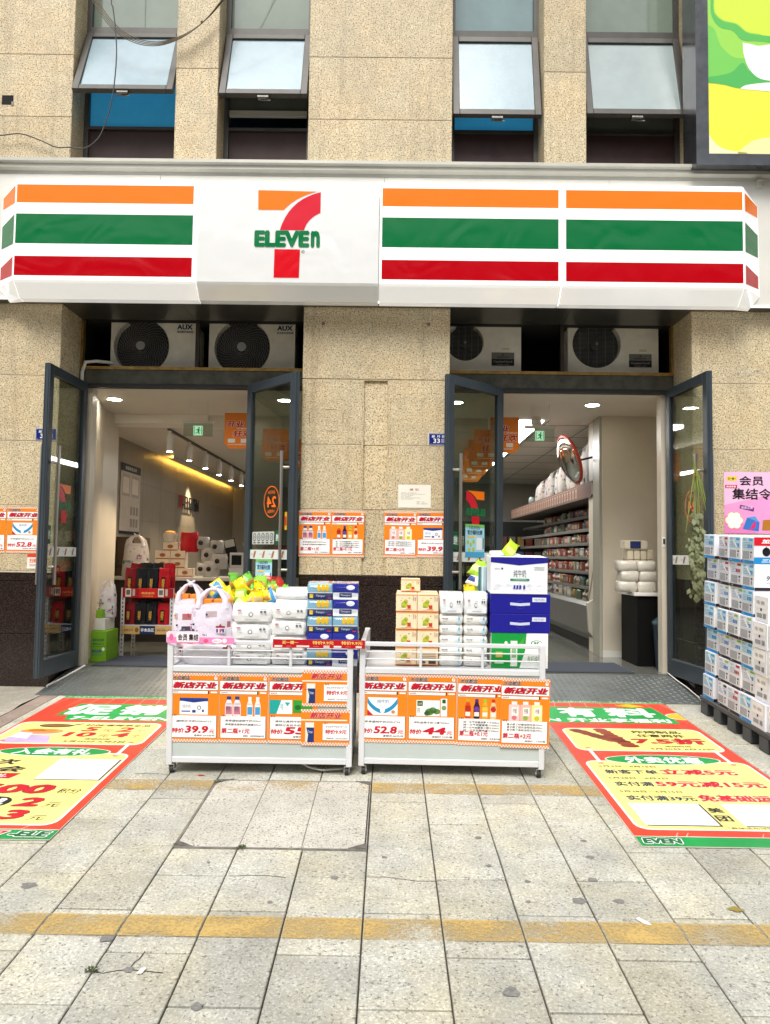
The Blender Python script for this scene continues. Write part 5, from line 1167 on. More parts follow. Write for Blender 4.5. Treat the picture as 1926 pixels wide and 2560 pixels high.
# ================================================================== promotion carts
WHEEL = mat('black_rubber', (.02, .02, .02), .6); CHROME = mat('caster_steel', (.55, .55, .55), .3, metal=.9)
PANELM = mat('cart_panel_white', (.50, .56, .54), .28, var=.06, vs_=4)
CW, CD = 1.10, .60
def cart(xc, y0, label, yaw=0.0):
    M = Matrix.Translation((xc, y0, gz(y0))) @ TILT @ Matrix.Rotation(yaw, 4, 'Z')
    c = empty('display_cart', (0, 0, 0), label, 'cart', 'white promotion carts', M=M); hw = CW / 2; s = .034
    for x in (-hw, hw - s):
        for y in (0, CD - s): b = B(); b.cbox(x, x + s, y, y + s, .055, .79, .003); b.build('post', WHITE_P, c)
    for z0, z1 in ((.068, .102), (.606, .640)):
        for y in (0.002, CD - s + .002): b = B(); b.cbox(-hw + s, hw - s, y, y + s - .004, z0, z1, .003); b.build('rail', WHITE_P, c)
        for x in (-hw + .002, hw - s + .002): b = B(); b.cbox(x, x + s - .004, s, CD - s, z0, z1, .003); b.build('rail', WHITE_P, c)
    b = B(); b.box(-hw + s, hw - s, .010, .016, .102, .606); b.build('front_panel', PANELM, c); b = B(); b.box(-hw + s, hw - s, CD - .016, CD - .01, .102, .606); b.build('back_panel', PANELM, c)
    for x in (-hw + .010, hw - .016): b = B(); b.box(x, x + .006, s, CD - s, .102, .606); b.build('side_panel', PANELM, c)
    b = B(); b.box(-hw + s, hw - s, s, CD - s, .071, .079); b.build('light_blocking_pan', WHITE_P, c)  # pan added under the load to block light and darken the ground
    b = B(); b.box(-hw + s, hw - s, s, CD - s, .622, .634); b.build('shelf', WHITE_P, c)
    for z, t in ((.690, .0045), (.734, .0045)):
        b = B(); b.cyl((-hw + s, .017, z), (hw - s, .017, z), t, n=8); b.build('guard_bar', WHITE_P, c)
        for x in (-hw + .017, hw - .017): b = B(); b.cyl((x, s, z), (x, CD - s, z), t, n=8); b.build('guard_bar', WHITE_P, c)
    b = B(); b.cbox(-hw + s, hw - s, .004, .03, .768, .792, .003); b.build('top_rail', WHITE_P, c)
    for x in (-hw + .002, hw - s + .002): b = B(); b.cbox(x, x + s - .004, s, CD - s, .768, .79, .003); b.build('top_rail', WHITE_P, c)
    for x in (-hw / 3 - .012, hw / 3 - .012): b = B(); b.cbox(x, x + .016, .008, .026, .640, .768, .002); b.build('guard_post', WHITE_P, c)
    for x in (-hw + .03, hw - .03):
        for y in (.03, CD - .03):
            k = empty('caster', (x, y, 0), parent=c); b = B(); b.cyl((-.011, 0, .024), (.011, 0, .024), .024, n=16); b.build('wheel', WHEEL, k)
            b = B(); b.box(-.017, -.013, -.018, .018, .02, .053); b.box(.013, .017, -.018, .018, .02, .053); b.box(-.017, .017, -.018, .018, .05, .056); b.cyl((-.019, 0, .024), (.019, 0, .024), .005, n=8); b.build('fork', CHROME, k)
    return c, M
c1, M1 = cart(-.672, -2.165, 'white wheeled promotion cart holding carrier bags and tissue packs')
c2, M2 = cart(.466, -2.150, 'white wheeled promotion cart holding cream gift boxes and milk cartons', yaw=-.022)
b = B(); b.tube([(.40, -.0, .085), (.52, -.03, .03), (.60, -.05, .02), (.72, -.03, .024), (.80, .02, .03)], .007, 6)
b.build('stay_bar', CHROME, label='bent steel bar hanging under the cart with carrier bags', cat='bar', M=M1 @ Matrix.Translation((-.23, .1, 0)), origin=(0, 0, 0))
W1 = 'on the front of the cart with carrier bags'; W2 = 'on the front of the cart with milk cartons'
for k, x in (('39.9', -.533), ('+1', -.241), ('55', .053)): put_poster(k, x, .0075 - .002 * (x > 0), .190, W1, M1, .004)
def small_sale():
    w, h = .288, .212; P = Print(w, h); P.rect(0, 0, w, h, OR, 1); P.checker(0, h * .92, w, h, 34, 2, '#f4e9dc', '#dc8a5a', 2); P.checker(0, 0, w, h * .08, 34, 2, '#f4e9dc', '#dc8a5a', 2)
    P.text('新店开业', w * .18, h * .76, w * .84, h * .93, RD, 5, bold=.05, shear=.25, out='#f4e0c8', ow=.03); P.rect(0, h * .69, w * .95, h * .725, '#f6ead8', 3)
    P.rect(w * .09, h * .09, w * .27, h * .62, '#1c3270', 3); P.rect(w * .09, h * .50, w * .27, h * .64, '#e9e4da', 4); P.poly([(w * .09, h * .09), (w * .13, h * .09), (w * .15, h * .3), (w * .11, h * .5), (w * .09, h * .5)], '#e0dcc8', 4); P.text('Tempo', w * .15, h * .32, w * .24, h * .42, '#dfe6f4', 5, shear=.2)
    P.rect(w * .455, h * .135, w * 1.0, h * .61, BK, 2); P.rect(w * .45, h * .15, w * .99, h * .615, '#fbfaf8', 3)
    for k in (0, 1, 2): P.rect(w * (.47 + k * .03), h * .59, w * (.482 + k * .03), h * .64, BK, 4)
    P.text('得宝迷你手帕纸7张*12包', w * .50, h * .50, w * .95, h * .555, '#6a6a68', 4); P.text('特价9.9元', w * .50, h * .32, w * .94, h * .45, RD, 4, bold=.045, shear=.12); P.text('活动时间：5月20日-6月3日', w * .52, h * .18, w * .96, h * .225, BK, 4, bold=.02); return P
for z, y, t in ((.412, .003, 'upper'), (.182, .0005, 'lower')): sheet(small_sale(), .251 if t == 'upper' else .247, y, z - .0, 'sale_poster', 'half size orange tissue sale poster priced 9.9, %s of the pair' % t, 'poster', 'orange sale posters', M=M1)
for k, x, z in (('52.8', -.553, .196), ('44', -.262, .196), ('+0.1', .030, .192), ('+2', .285, .186)): put_poster(k, x, .0075 - .010 * (z < .19), z, W2, M2, .012 if x > 0 else .004)
# pink shelf talker with a wavy lower edge
P = Print(.405, .085, dz=.001); pts = [(.405, .02), (.405, .052), (.395, .058), (.215, .058), (.205, .085), (.012, .085), (0, .075), (0, .02)] + [(.405 * k / 24, .010 + .006 * math.sin(k * 1.57 + 1)) for k in range(1, 24)]
P.poly(pts, '#f6d6e6', 1); P.poly([(x + .003 if x < .2 else x - .003, max(.014, min(y - .003, .05))) for x, y in pts], '#f08cc0', 2); P.rrect(.06, .022, .195, .078, .012, '#f8eef4', 3)
P.text('会员', .068, .030, .125, .070, '#2a1c1c', 4, bold=.03); P.text('集结', .133, .030, .190, .070, '#2a1c1c', 4, bold=.03); P.ell(.30, .03, .03, .014, '#fbf2f6', 3); P.text('全场八折', .28, .025, .32, .035, '#c84a8a', 4); P.ell(.345, .032, .014, .014, '#e9e6ea', 3); P.ell(.235, .03, .014, .012, '#e05a8a', 3); P.ell(.03, .05, .012, .02, '#e06a9a', 3)
b = B(); P.onto(b, (-.555, -.006, .762), (1, 0, 0), (0, 0, 1)); b.box(-.55, -.155, -.0055, -.0045, .785, .815, '#f0c8dc'); b.build('shelf_talker', PAPER, label='pink wavy edged member sign clipped to the cart rail below carrier bags', cat='sign', M=M1, origin=(0, 0, 0))
P = Print(.545, .05); P.rect(0, 0, .545, .05, '#b8101e', 1)
for x, t in ((.055, '买一赠一'), (.235, '特价9.9元'), (.405, '特价9.9元')): P.text(t, x, .022, x + .125 - (.03 if t[0] == '买' else 0), .043, '#f0c86a', 2, bold=.04)
for x in (.01, .17, .36): P.rect(x, .005, x + .045, .015, '#efe6e0', 2); P.rect(x + .13, .004, x + .165, .010, '#efe6e0', 2); P.rect(x + .13, .012, x + .165, .016, '#efe6e0', 2); P.rect(x + .07, .008, x + .1, .012, '#d86a60', 2)
sheet(P, .075, -.004, .757, 'price_strip', 'long red price strip clipped to the cart rail', 'sign', M=M1)
# ================================================================== goods on the carts (cart coordinates: x from its middle, y back from its front)
G1 = M1 @ Matrix.Translation((.672, 0, 0)); G2 = M2 @ Matrix.Translation((-.466, 0, 0))     # use world x on the cart
def bag2(x, y, w, d, h, seed, label, tint, inner):
    t = bag(x, y, .636, w, d, h, seed, label, 'printed carrier bags', M=G1, tint=tint)
    if inner:
        b = B()
        for q in (-.5, .5):
            xx = q * w * .42; b.cbox(xx - w * .19, xx + w * .19, -d * .20, d * .2, .05, h * .86, .004, '#e88a2e'); b.box(xx - w * .05, xx + w * .16, -d * .203, -d * .201, h * .70, h * .80, '#3a3632')
        b.build('boxes_inside', CARD, t)
    return t
bag2(-.985, .16, .275, .19, .45, 31, 'white printed carrier bag with orange boxes standing at the front of the cart', '#ddd5e0', True)
bag2(-1.15, .24, .22, .2, .47, 32, 'white printed carrier bag at the outer end of the cart', '#dcd4de', True)
bag2(-.70, .42, .26, .2, .42, 33, 'white printed carrier bag full of yellow snack pouches behind the tissue packs', '#e6e3e8', False)
# folded film at the foot of the front bags
b = B(); b.pillow((-1.0, .13, .636), .32, .15, .13, e=3, col='#dfdbe2', seed=71, n=20, puff=.08); b.build('folded_bag', GLOSSY, label='crumpled white carrier bag lying behind the cart guard bars', cat='carrier bag', M=G1, group='printed carrier bags')
# crinkled snack pouches
def tetra(x, y, z, s, col, col2, seed, label, M=G1):
    """crumpled pillow pouch with a crimped top seam"""
    rn_ = random.Random(seed); b = B(); n, kk = 18, 9; V = []; ph = [rn_.uniform(0, 6.28) for _ in range(4)]; s *= rn_.uniform(.9, 1.15)
    for i in range(kk + 1):
        t = i / kk; w_ = s * (.50 - .07 * math.sin(math.pi * t)) * (1 - .22 * t); d_ = s * .27 * max(0, math.sin(math.pi * (t - .04) / .84)) ** .75 + s * .012 if .04 < t < .88 else s * .012
        for j in range(n):
            a = 2 * math.pi * j / n; q = 1 + .10 * math.sin(4 * a + ph[0] + 5 * t) + rn_.uniform(-.06, .06)
            V.append((x + w_ * math.copysign(abs(math.cos(a)) ** .7, math.cos(a)) * (1 + .05 * math.sin(9 * t + ph[1])), y + d_ * math.sin(a) * q + s * .03 * math.sin(7 * a * (t > .85) + ph[3]), z + s * 1.05 * t + s * .04 * math.sin(2 * a + ph[2])))
    FC = []
    for i in range(kk):
        for j in range(n):
            c = col2 if (i in (2, 3, 4) and j in (11, 12, 13, 14)) else (col if (i + j // 6) % 5 else col2 if i < 2 else col)
            FC.append(((i * n + j, i * n + (j + 1) % n, (i + 1) * n + (j + 1) % n, (i + 1) * n + j), c))
    FC += [(tuple(range(n - 1, -1, -1)), col), (tuple(range(kk * n, kk * n + n)), col)]
    b.addc(V, FC)
    return b.build('snack_pouch', GLOSSY, label=label, cat='snack pouch', M=M @ Matrix.Translation((x, y, z)) @ Matrix.Rotation(rn_.uniform(-.7, .7), 4, 'Y') @ Matrix.Rotation(rn_.uniform(-.6, .3), 4, 'X') @ Matrix.Rotation(rn_.uniform(-.7, .7), 4, 'Z') @ Matrix.Translation((-x, -y, -z)), group='crinkled snack pouches')
Yl, Gr, Rd_, Bl = '#f0d214', '#6cb838', '#c03028', '#4a9ad8'
pts = [(-1.06, .36, 1.02, Bl, '#e8d84a'), (-.97, .40, 1.04, Yl, '#f4e68a'), (-.93, .34, .99, Yl, '#f2ea9a'), (-.90, .42, 1.07, Gr, '#d8a45a'), (-.84, .36, 1.05, Yl, '#e8c81a'), (-.80, .44, 1.07, Gr, '#c87a3a'), (-.74, .40, 1.05, '#8cc83a', '#d89a4a'), (-.71, .46, 1.06, Rd_, '#e8a07a'),
       (-.66, .42, 1.05, Gr, '#c8a43a'), (-.62, .46, 1.05, Rd_, '#d8b08a'), (-.60, .38, 1.02, '#7cc040', '#d8d03a'), (-.87, .30, .96, Yl, '#f4eeb0'), (-.80, .30, .98, '#eecb10', '#e8c89a'), (-.74, .30, .98, Yl, '#d8b87a'), (-.67, .34, .99, Bl, '#f0e25a'), (-.58, .44, .98, Yl, '#5aa03a')]
NM = {Yl: 'yellow', Gr: 'green', Rd_: 'red', Bl: 'blue', '#8cc83a': 'light green', '#7cc040': 'light green', '#eecb10': 'golden yellow'}
rq = random.Random(77)
for i in range(9): pts.append((rq.uniform(-.98, -.60), rq.uniform(.30, .46), rq.uniform(.97, 1.05), rq.choice((Yl, Gr, '#8cc83a', '#eecb10')), rq.choice(('#f4eeb0', '#d89a4a', '#f2ea9a'))))
for i, (x, y, z, a, c) in enumerate(pts): tetra(x, y, z - .02, .100, a, c, 200 + i, '%s crinkled snack pouch heaped between carrier bag and tissue packs' % NM[a])
# tissue packs in four stacks
def stack(x, y, w, d, hs, label, group, M, art, seed, col='#f1f1ef', band='#dcdcda', jit=.006):
    z = .636
    for i, h in enumerate(hs):
        tissue(x + random.uniform(-jit, jit), y + random.uniform(0, jit), z, w, d, h, label + ', ' + tier(i, len(hs)), group, seed + i, M=M, art=art, col=col, band=band); z += h * .985
stack(-.742, .075, .245, .17, (.075, .078, .105, .108), 'white film tissue pack in the stack beside the printed carrier bags', 'white tissue packs on the cart', G1, 1, 300)
stack(-.520, .085, .225, .17, (.08, .10, .10, .085), 'white film tissue pack in the stack beside the blue wrapped tissue', 'white tissue packs on the cart', G1, 1, 310, col='#ecebe8')
stack(-.515, .27, .24, .2, (.09, .09, .1, .1, .065), 'white film tissue pack in the taller stack behind', 'white tissue packs on the cart', G1, 0, 320)
FILM = glass('shrink_film', (.93, .94, .95), refl=1.6, rough=.08)
def wrapped(x, y, z, w, d, h, blue, label):
    t = empty('tissue_bundle', (x, y, z), label, 'tissue pack', 'film wrapped tissue bundles', M=G1)
    b = B(); b.cbox(-w / 2, w / 2, 0, d, 0, h, .006, '#2a3aa0' if blue else '#8fbfd8'); P = Print(w, h, dz=.0009)
    if blue: P.rect(.0, .0, w, h * .45, '#e6eaf0', 1); P.poly([(0, h * .55), (w, h * .42), (w, h), (0, h)], '#26309a', 2); P.ell(w * .7, h * .78, w * .17, h * .16, '#f2f4f6', 3); P.rect(w * .25, h * .15, w * .75, h * .42, '#1c2a6a', 3); P.text('Tempo', w * .3, h * .2, w * .7, h * .35, '#dfe6f4', 4, shear=.2)
    else: P.rect(0, 0, w, h * .40, '#1c2a66', 1); P.rect(w * .08, h * .08, w * .22, h * .34, '#e8c838', 2); P.text('Tempo', w * .34, h * .12, w * .68, h * .3, '#dfe6f4', 2, shear=.2); P.rect(w * .8, h * .06, w * .95, h * .12, '#c82a4a', 2)
    if not blue:
        for a in (.45, .62, .78): P.ell(w * a, h * .74, w * .085, h * .24, '#f2c832', 2)
        P.rect(0, h * .40, w, h * .46, '#dfe9f0', 2)
    P.onto(b, (-w / 2, -.0008, 0), (1, 0, 0), (0, 0, 1)); b.build('packs', CARD, t)
    b = B(); b.pillow((0, d / 2, -.002), w + .012, d + .014, h + .006, e=9, n=24, k=6, seed=int(x * 900 + z * 70), puff=.012); b.build('film', FILM, t); return t
for k, (x, pat) in enumerate(((-.330, (0, 0, 0, 0, 0)), (-.176, (1, 1, 0, 1, 1)))):
    z = .636
    for i, bl in enumerate(reversed(pat)):
        h = .100 if i < 4 else .095; wrapped(x, .09, z, .150, .17, h - .002, bl or (k == 0 and i == 1), 'film wrapped tissue bundle, %s, %s of the stack %s' % ('navy' if bl or (k == 0 and i == 1) else 'pale blue', tier(i, 5), 'by the white packs' if k == 0 else 'at the cart end')); z += h
# cream gift boxes
def gift(x, z, y=.10, w=.128, h=.097, d=.13, lid=False, back=False, where=''):
    b = B(); b.cbox(x - w / 2, x + w / 2, y, y + d, z, z + h, .003, '#f3dcb8'); P = Print(w, h, dz=.0008)
    P.rect(0, 0, w, h * .05, '#d8783a', 1)
    if back:
        for i in range(5): P.rect(w * .1, h * (.3 + i * .1), w * .9, h * (.34 + i * .1), '#9a8a78', 1)
        P.rect(w * .55, h * .08, w * .9, h * .26, '#4a4440', 1); P.rect(w * .1, h * .1, w * .4, h * .24, '#6a5f56', 1)
    else:
        P.ell(w * .40, h * .42, w * .15, h * .19, '#b4be3c', 1); P.ell(w * .47, h * .60, w * .10, h * .12, '#b4be3c', 1); P.ell(w * .33, h * .30, w * .08, h * .06, '#9aa62e', 2)
        P.rect(w * .54, h * .20, w * .70, h * .40, '#c83a22', 3); P.ell(w * .62, h * .46, w * .07, h * .08, '#f2d6b4', 3); P.rect(w * .28, h * .12, w * .75, h * .17, '#e8a070', 2); P.ell(w * .34, h * .17, w * .14, h * .05, '#f4ead8', 3)
        P.ell(w * .24, h * .66, w * .02, h * .025, '#7a5a3a', 2, 8); P.ell(w * .30, h * .78, w * .015, h * .02, '#7a5a3a', 2, 8); P.ell(w * .63, h * .80, w * .035, h * .03, '#8a8a3a', 2, 10)
        P.text('梨汤', w * .80, h * .60, w * .86, h * .90, '#7a5a42', 2); P.text('冰糖', w * .89, h * .62, w * .95, h * .88, '#7a5a42', 2)
    P.onto(b, (x - w / 2, y - .0006, z), (1, 0, 0), (0, 0, 1))
    b.box(x - w / 2 + .002, x + w / 2 - .002, y - .0015, y + .002, z + h - .004, z + h + .001, '#e89a52')
    return b.build('gift_box', CARD, label='cream pear gift box, ' + where if not (lid or back) else ('cream gift box alone on top of the pear box stacks' if lid else 'cream gift box turned to show its barcode behind the guard bars'), cat='box', group='cream pear gift boxes', M=G2)
for k, x in enumerate((.192, .322)):
    for i in range(4): gift(x + random.uniform(-.002, .002), .636 + .006 + i * .1075, h=.1035, back=(k == 1 and i == 0), where='%s, front stack %s' % (tier(i, 4), ('by the empty cart end', 'by the tissue packs')[k]))
    for i in range(4): gift(x, .642 + i * .1075, y=.235, h=.1035, where='%s, rear stack %s' % (tier(i, 4), ('by the empty cart end', 'by the tissue packs')[k]))
gift(.215, .642 + 4 * .1075, y=.25, w=.12, h=.075, lid=True)
# printed tissue packs
for k, x in enumerate((.463, .612)):
    for i in range(5): tissue(x, .10, .636 + i * .063, .146, .18, .0625, 'white tissue pack with blue print, %s, stack %s' % (tier(i, 6), ('by the cream boxes', 'by the milk cartons')[k]), 'paired white tissue packs', 400 + k * 8 + i, M=G2, art=2, col='#eceae4')
    tissue(x, .095, .636 + 5 * .063, .148, .19, .128, 'clear wrapped white tissue pack topping the stack %s' % ('by the cream boxes', 'by the milk cartons')[k], 'clear wrapped tissue on the paired stacks', 420 + k, M=G2, art=1, col='#f0f1f0', band='#e2e6ea')
# milk cartons
def carton(x, y, z, w, d, h, face, art, label, name='milk_carton', M=G2):
    b = B(); b.cbox(x - w / 2, x + w / 2, y, y + d, z, z + h, .003, face); P = Print(w, h, dz=.0008); art(P, w, h); P.onto(b, (x - w / 2, y - .0006, z), (1, 0, 0), (0, 0, 1)); return b.build(name, CARD, label=label, cat='carton', M=M)
def a_green(P, w, h):
    P.poly([(0, 0), (w * .52, 0), (w * .60, h * .5), (w * .62, h), (0, h)], '#0e9a3c', 1); P.poly([(w * .5, 0), (w, 0), (w, h), (w * .64, h), (w * .60, h * .5)], '#f4f6f2', 2)
    P.ell(w * .80, h * .72, w * .10, h * .08, '#0e7a3c', 3); P.ell(w * .80, h * .72, w * .085, h * .065, '#f4f6f2', 4); P.text('金典', w * .745, h * .675, w * .855, h * .765, '#0e7a3c', 5, bold=.03)
    P.text('有机纯牛奶', w * .64, h * .16, w * .94, h * .36, '#7a9a72', 3); P.rect(w * .34, h * .05, w * .46, h * .78, '#e6ece4', 3); P.rect(w * .36, h * .3, w * .44, h * .6, '#8cb88a', 4); P.ell(w * .26, h * .72, w * .03, h * .05, '#f4f8f0', 3, 6); P.poly([(w * .48, h * .7), (w * .60, h * .92), (w * .56, h * .68)], '#4aa83a', 3); P.rect(w * .08, h * .30, w * .2, h * .46, '#c8b45a', 3); P.rect(w * .06, h * .12, w * .22, h * .2, '#bfe0c4', 3)
def a_blue(P, w, h):
    P.rect(w * .70, h * .62, w * .93, h * .84, '#d9dcec', 1); P.text('纯牛奶', w * .73, h * .67, w * .90, h * .79, '#9a9fc0', 2); P.poly([(w * .33, h * .44), (w * .5, h * .40), (w * .66, h * .44), (w * .66, h * .58), (w * .5, h * .54), (w * .33, h * .58)], '#c8cde6', 2); P.ring(w * .5, h * .46, w * .07, h * .22, .0015, '#4a54b0', 1)
def a_white(P, w, h):
    P.rect(0, h * .86, w, h, '#1c1c8a', 1); P.poly([(0, h * .86), (w * .5, h * .78), (w, h * .86)], '#1c1c8a', 1); P.text('纯牛奶', w * .40, h * .46, w * .62, h * .66, '#3a5a58', 2, bold=.0); P.rect(w * .345, h * .36, w * .68, h * .42, '#1a8a5a', 2); P.text('产自黄金奶源地', w * .40, h * .375, w * .63, h * .405, '#e6f2ea', 3)
    P.text('澳特兰', w * .07, h * .665, w * .16, h * .705, '#6a6a8a', 2); P.ell(w * .20, h * .69, w * .018, h * .025, '#3a3a6a', 2); P.rect(w * .76, h * .66, w * .94, h * .67, '#8a9a98', 2); P.text('优质乳蛋白', w * .77, h * .68, w * .93, h * .715, '#7a9a90', 2); P.rect(w * .76, h * .725, w * .94, h * .735, '#8a9a98', 2)
    rn_ = random.Random(9)
    for i in range(60):
        u = rn_.random(); v = rn_.random() * .2; P.ell(w * (.05 + .9 * u), h * (.07 + v * (1.2 - abs(u - .5))), w * .008, h * .006, '#c4c8dc', 2, 6)
    for a in (.40, .45, .50, .57): P.poly([(w * a, h * .13), (w * (a + .04), h * .15), (w * (a + .035), h * .25), (w * (a + .005), h * .24)], '#2a34a0', 3)
    for i in range(5): P.poly([(w * (.08 + .18 * i), h * .22), (w * (.2 + .18 * i), h * .22), (w * (.14 + .18 * i), h * (.27 + .02 * (i % 2)))], '#dcdfea', 1)
carton(.875, .09, .637, .34, .25, .21, '#f0f2ee', a_green, 'green and white organic milk carton at the bottom of the milk stack')
carton(.876, .085, .848, .358, .27, .115, '#14148c', a_blue, 'flat deep blue milk carton resting on the green carton')
carton(.876, .085, .964, .360, .27, .118, '#14148c', a_blue, 'flat deep blue milk carton below the white carton')
carton(.866, .08, 1.083, .342, .25, .222, '#eceef4', a_white, 'white milk carton with blue top and meadow drawing on top of the stack')
tetra(.80, .20, 1.306, .10, '#c0dc2a', '#e6f08a', 501, 'lime green crinkled snack pouch on top of the white milk carton', M=G2)
b = B(); b.tube([(.74, .2, 1.31), (.78, .19, 1.325), (.83, .2, 1.32), (.88, .22, 1.315), (.90, .25, 1.308)], .004, 6, '#f0f0ee'); b.pillow((.75, .22, 1.306), .10, .08, .03, col='#eef0ee', seed=88, n=12, k=4); b.build('carrier_bag', GLOSSY, label='flattened white carrier bag on top of the white milk carton', cat='carrier bag', M=G2)
carton(.668, .30, .65, .05, .16, .58, '#9db4bc', lambda P, w, h: (P.rect(0, 0, w * .3, h, '#3a6a6a', 1), P.rect(w * .5, 0, w * .6, h, '#e6ecec', 1)), 'narrow grey green carton standing on edge beside the milk stack', 'tall_carton')
for i, (x, z, a) in enumerate(((.615, 1.19, '#a8d43a'), (.60, 1.13, '#eef0e6'), (.61, 1.08, '#9acb34'), (.605, 1.03, '#f0d020'), (.62, .97, '#a8d43a'))):
    tetra(x, .33, z - .02, .10, a, '#e8eca0' if a != '#eef0e6' else '#3a4a8a', 510 + i, '%s snack pouch in the bunch beside the narrow grey carton' % {'#a8d43a': 'lime', '#eef0e6': 'white', '#9acb34': 'leaf green', '#f0d020': 'lemon yellow'}[a], M=G2)

# ================================================================== cartons on the pallet by the right pier
PXY = Matrix.Translation((2.6, -1.0, gz(-1.0))) @ TILT
pa = empty('pallet', (0, 0, 0), 'dark grey plastic pallet under the stacked cartons', 'pallet', M=PXY)
PLAS = mat('grey_plastic', (.05, .055, .06), .5, var=.15)
b = B(); b.cbox(-.01, 1.0, -1.30, .46, .105, .14, .004); b.build('deck', PLAS, pa)
for i in range(8):
    for x in (-.005, .42, .85):
        b = B(); y = .39 - i * .24; b.cbox(x, x + .13, y - .065, y + .06, 0, .104, .006); b.build('block', PLAS, pa)
for x in (.04, .47): b = B(); b.box(x, x + .05, -1.29, .45, .07, .1045); b.build('runner', PLAS, pa)
def end_art(w, h, kind, rn_):
    P = Print(w, h, dz=.0007)
    if kind == 'plain':
        P.rrect(w * .08, h * .53, w * .9, h * .94, .01, '#f4f4f6', 1); P.text('外星人', w * .16, h * .66, w * .42, h * .80, '#3a3c40', 2, bold=.0); P.text('轻松', w * .48, h * .66, w * .76, h * .80, '#3a3c40', 2); P.rect(w * .44, h * .42, w * .54, h * .52, '#17181a', 2); P.rect(w * .18, h * .16, w * .56, h * .32, '#9a9ca0', 1)
        for i in range(6): P.rect(w * (.64 + i * .035), h * .15, w * (.655 + i * .035), h * .34, '#2a2c30', 1)
        return P
    tag = {'blue': '#4aa8dc', 'green': '#8cc04a', 'red': '#b8202e', 'dark': '#3a1a22'}[kind]
    P.rrect(w * .05, h * .52, w * .93, h * .96, .008, '#dfe6f2' if kind != 'blue' else '#bfe2f4', 1)
    P.rect(w * .60, h * .84, w * .90, h * .93, tag, 2); P.text('外星人', w * .1, h * .85, w * .4, h * .93, '#5a6a80', 2); 
    for i in range(4): P.rect(w * .12, h * (.58 + i * .06), w * rn_.uniform(.4, .86), h * (.60 + i * .06), '#8a96aa', 2)
    for i in range(3): P.rrect(w * (.5 + i * .13), h * .58, w * (.6 + i * .13), h * .72, .004, '#4a8ac8' if kind != 'red' else '#b83a4a', 3)
    if rn_.random() < .45: P.poly([(w * .3, h * .86), (w * .42, h * .9), (w * .74, h * .6), (w * .62, h * .55)], '#f2f4f8', 4)
    P.rect(w * .08, h * .16, w * .62, h * .45, '#9a9da4', 2)
    for i in range(6): P.rect(w * .1, h * (.18 + i * .045), w * .6, h * (.195 + i * .045), '#c8cad0', 3)
    P.rect(w * .70, h * .18, w * .88, h * .46, '#e9ebf0', 2); P.rect(w * .72, h * .38, w * .86, h * .45, '#3a3c44', 3); P.rect(w * .74, h * .2, w * .82, h * .34, '#6a6e78', 3)
    P.rect(0, 0, w, h * .11, '#1a8ad0' if kind == 'blue' else '#2a1a20', 2); P.text('外星人', w * .1, h * .03, w * .3, h * .08, '#e8e8ea', 3); return P
def crate(y0, y1, z, h, kind, label, rn_, xo=0, front=None):
    w = y1 - y0; b = B(); base = rn_.choice(('#e9ebf4', '#e2e4ec', '#eef0f4', '#dfe2ea'))
    b.cbox(xo, xo + .40, y0 + .001, y1 - .001, z, z + h - .002, .003, base)
    end_art(w, h, kind, rn_).onto(b, (xo - .0006, y1, z), (0, -1, 0), (0, 0, 1))
    P = Print(.40, h, dz=.0007)
    if front == 'red': P.rect(0, h * .68, .4, h, '#d4142c', 1); P.text('加速补水', .05, h * .76, .26, h * .93, '#fbf2f4', 2, bold=.06, shear=.2); P.rect(0, 0, .4, h * .24, '#1a8ad0', 1); P.text('三效补水', .05, h * .05, .25, h * .19, '#f2f8fc', 2, bold=.05, shear=.2); P.ell(.085, h * .45, .028, .030, '#14161a', 2); P.poly([(.06, h * .5), (.085, h * .66), (.09, h * .5)], '#14161a', 2); P.text('外星人', .14, h * .38, .27, h * .53, '#14161a', 2, bold=.03)
    else:
        P.rect(0, 0, .4, h * .11, '#2a1a20' if kind != 'plain' else '#e4e6ee', 1); P.text('外星人', .08, h * .36, .24, h * .56, '#24262a', 2, bold=.02); P.text('ALIENERGY', .08, h * .24, .24, h * .29, '#5a5c60', 2)
        for i in range(5): P.rect(.30 + i * .012, h * .7, .306 + i * .012, h * .9, '#3a3c40', 1)
    P.onto(b, (xo, y0 + .0004, z), (1, 0, 0), (0, 0, 1))
    return b.build('drink_carton', CARD, label=label, cat='carton', group='drink cartons on the pallet', M=PXY @ Matrix.Translation((xo + .2 + random.uniform(-.008, .008), (y0 + y1) / 2, 0)) @ Matrix.Rotation(random.uniform(-.03, .03), 4, 'Z') @ Matrix.Translation((-xo - .2, -(y0 + y1) / 2, 0)))
rn_ = random.Random(4); T = .184
KN = {'blue': 'light blue bottom band', 'green': 'green tag', 'red': 'red tag', 'plain': 'plain print', 'dark': 'dark red tag'}
def clab(kind, col, tier): return 'drink carton, %s, %s tier up, %s' % (KN[kind], ('first', 'second', 'third', 'fourth', 'fifth', 'sixth', 'seventh')[tier], col)
cols = [(.225, .425, 'column beside the door', ['blue', 'blue', 'blue', 'blue', 'blue', 'green', 'blue'], .0), (-.02, .16, 'second column from the door', ['dark', 'green', 'green', 'blue', 'green', 'red', 'red'], .03), (-.217, -.021, 'third column from the door', ['red', 'red', 'green', 'green', 'green', 'red', 'blue'], .0), (-.402, -.218, 'fourth column from the door', ['blue', 'green', 'blue', 'green', 'blue', 'blue', 'blue'], .0),
        (-.60, -.403, 'fifth column from the door', ['plain'] * 5, .0), (-.80, -.601, 'sixth column from the door', ['plain'] * 4, .02), (-1.0, -.801, 'seventh column from the door', ['plain'] * 3, .0), (-1.2, -1.001, 'eighth column from the door', ['plain'] * 2, .0)]
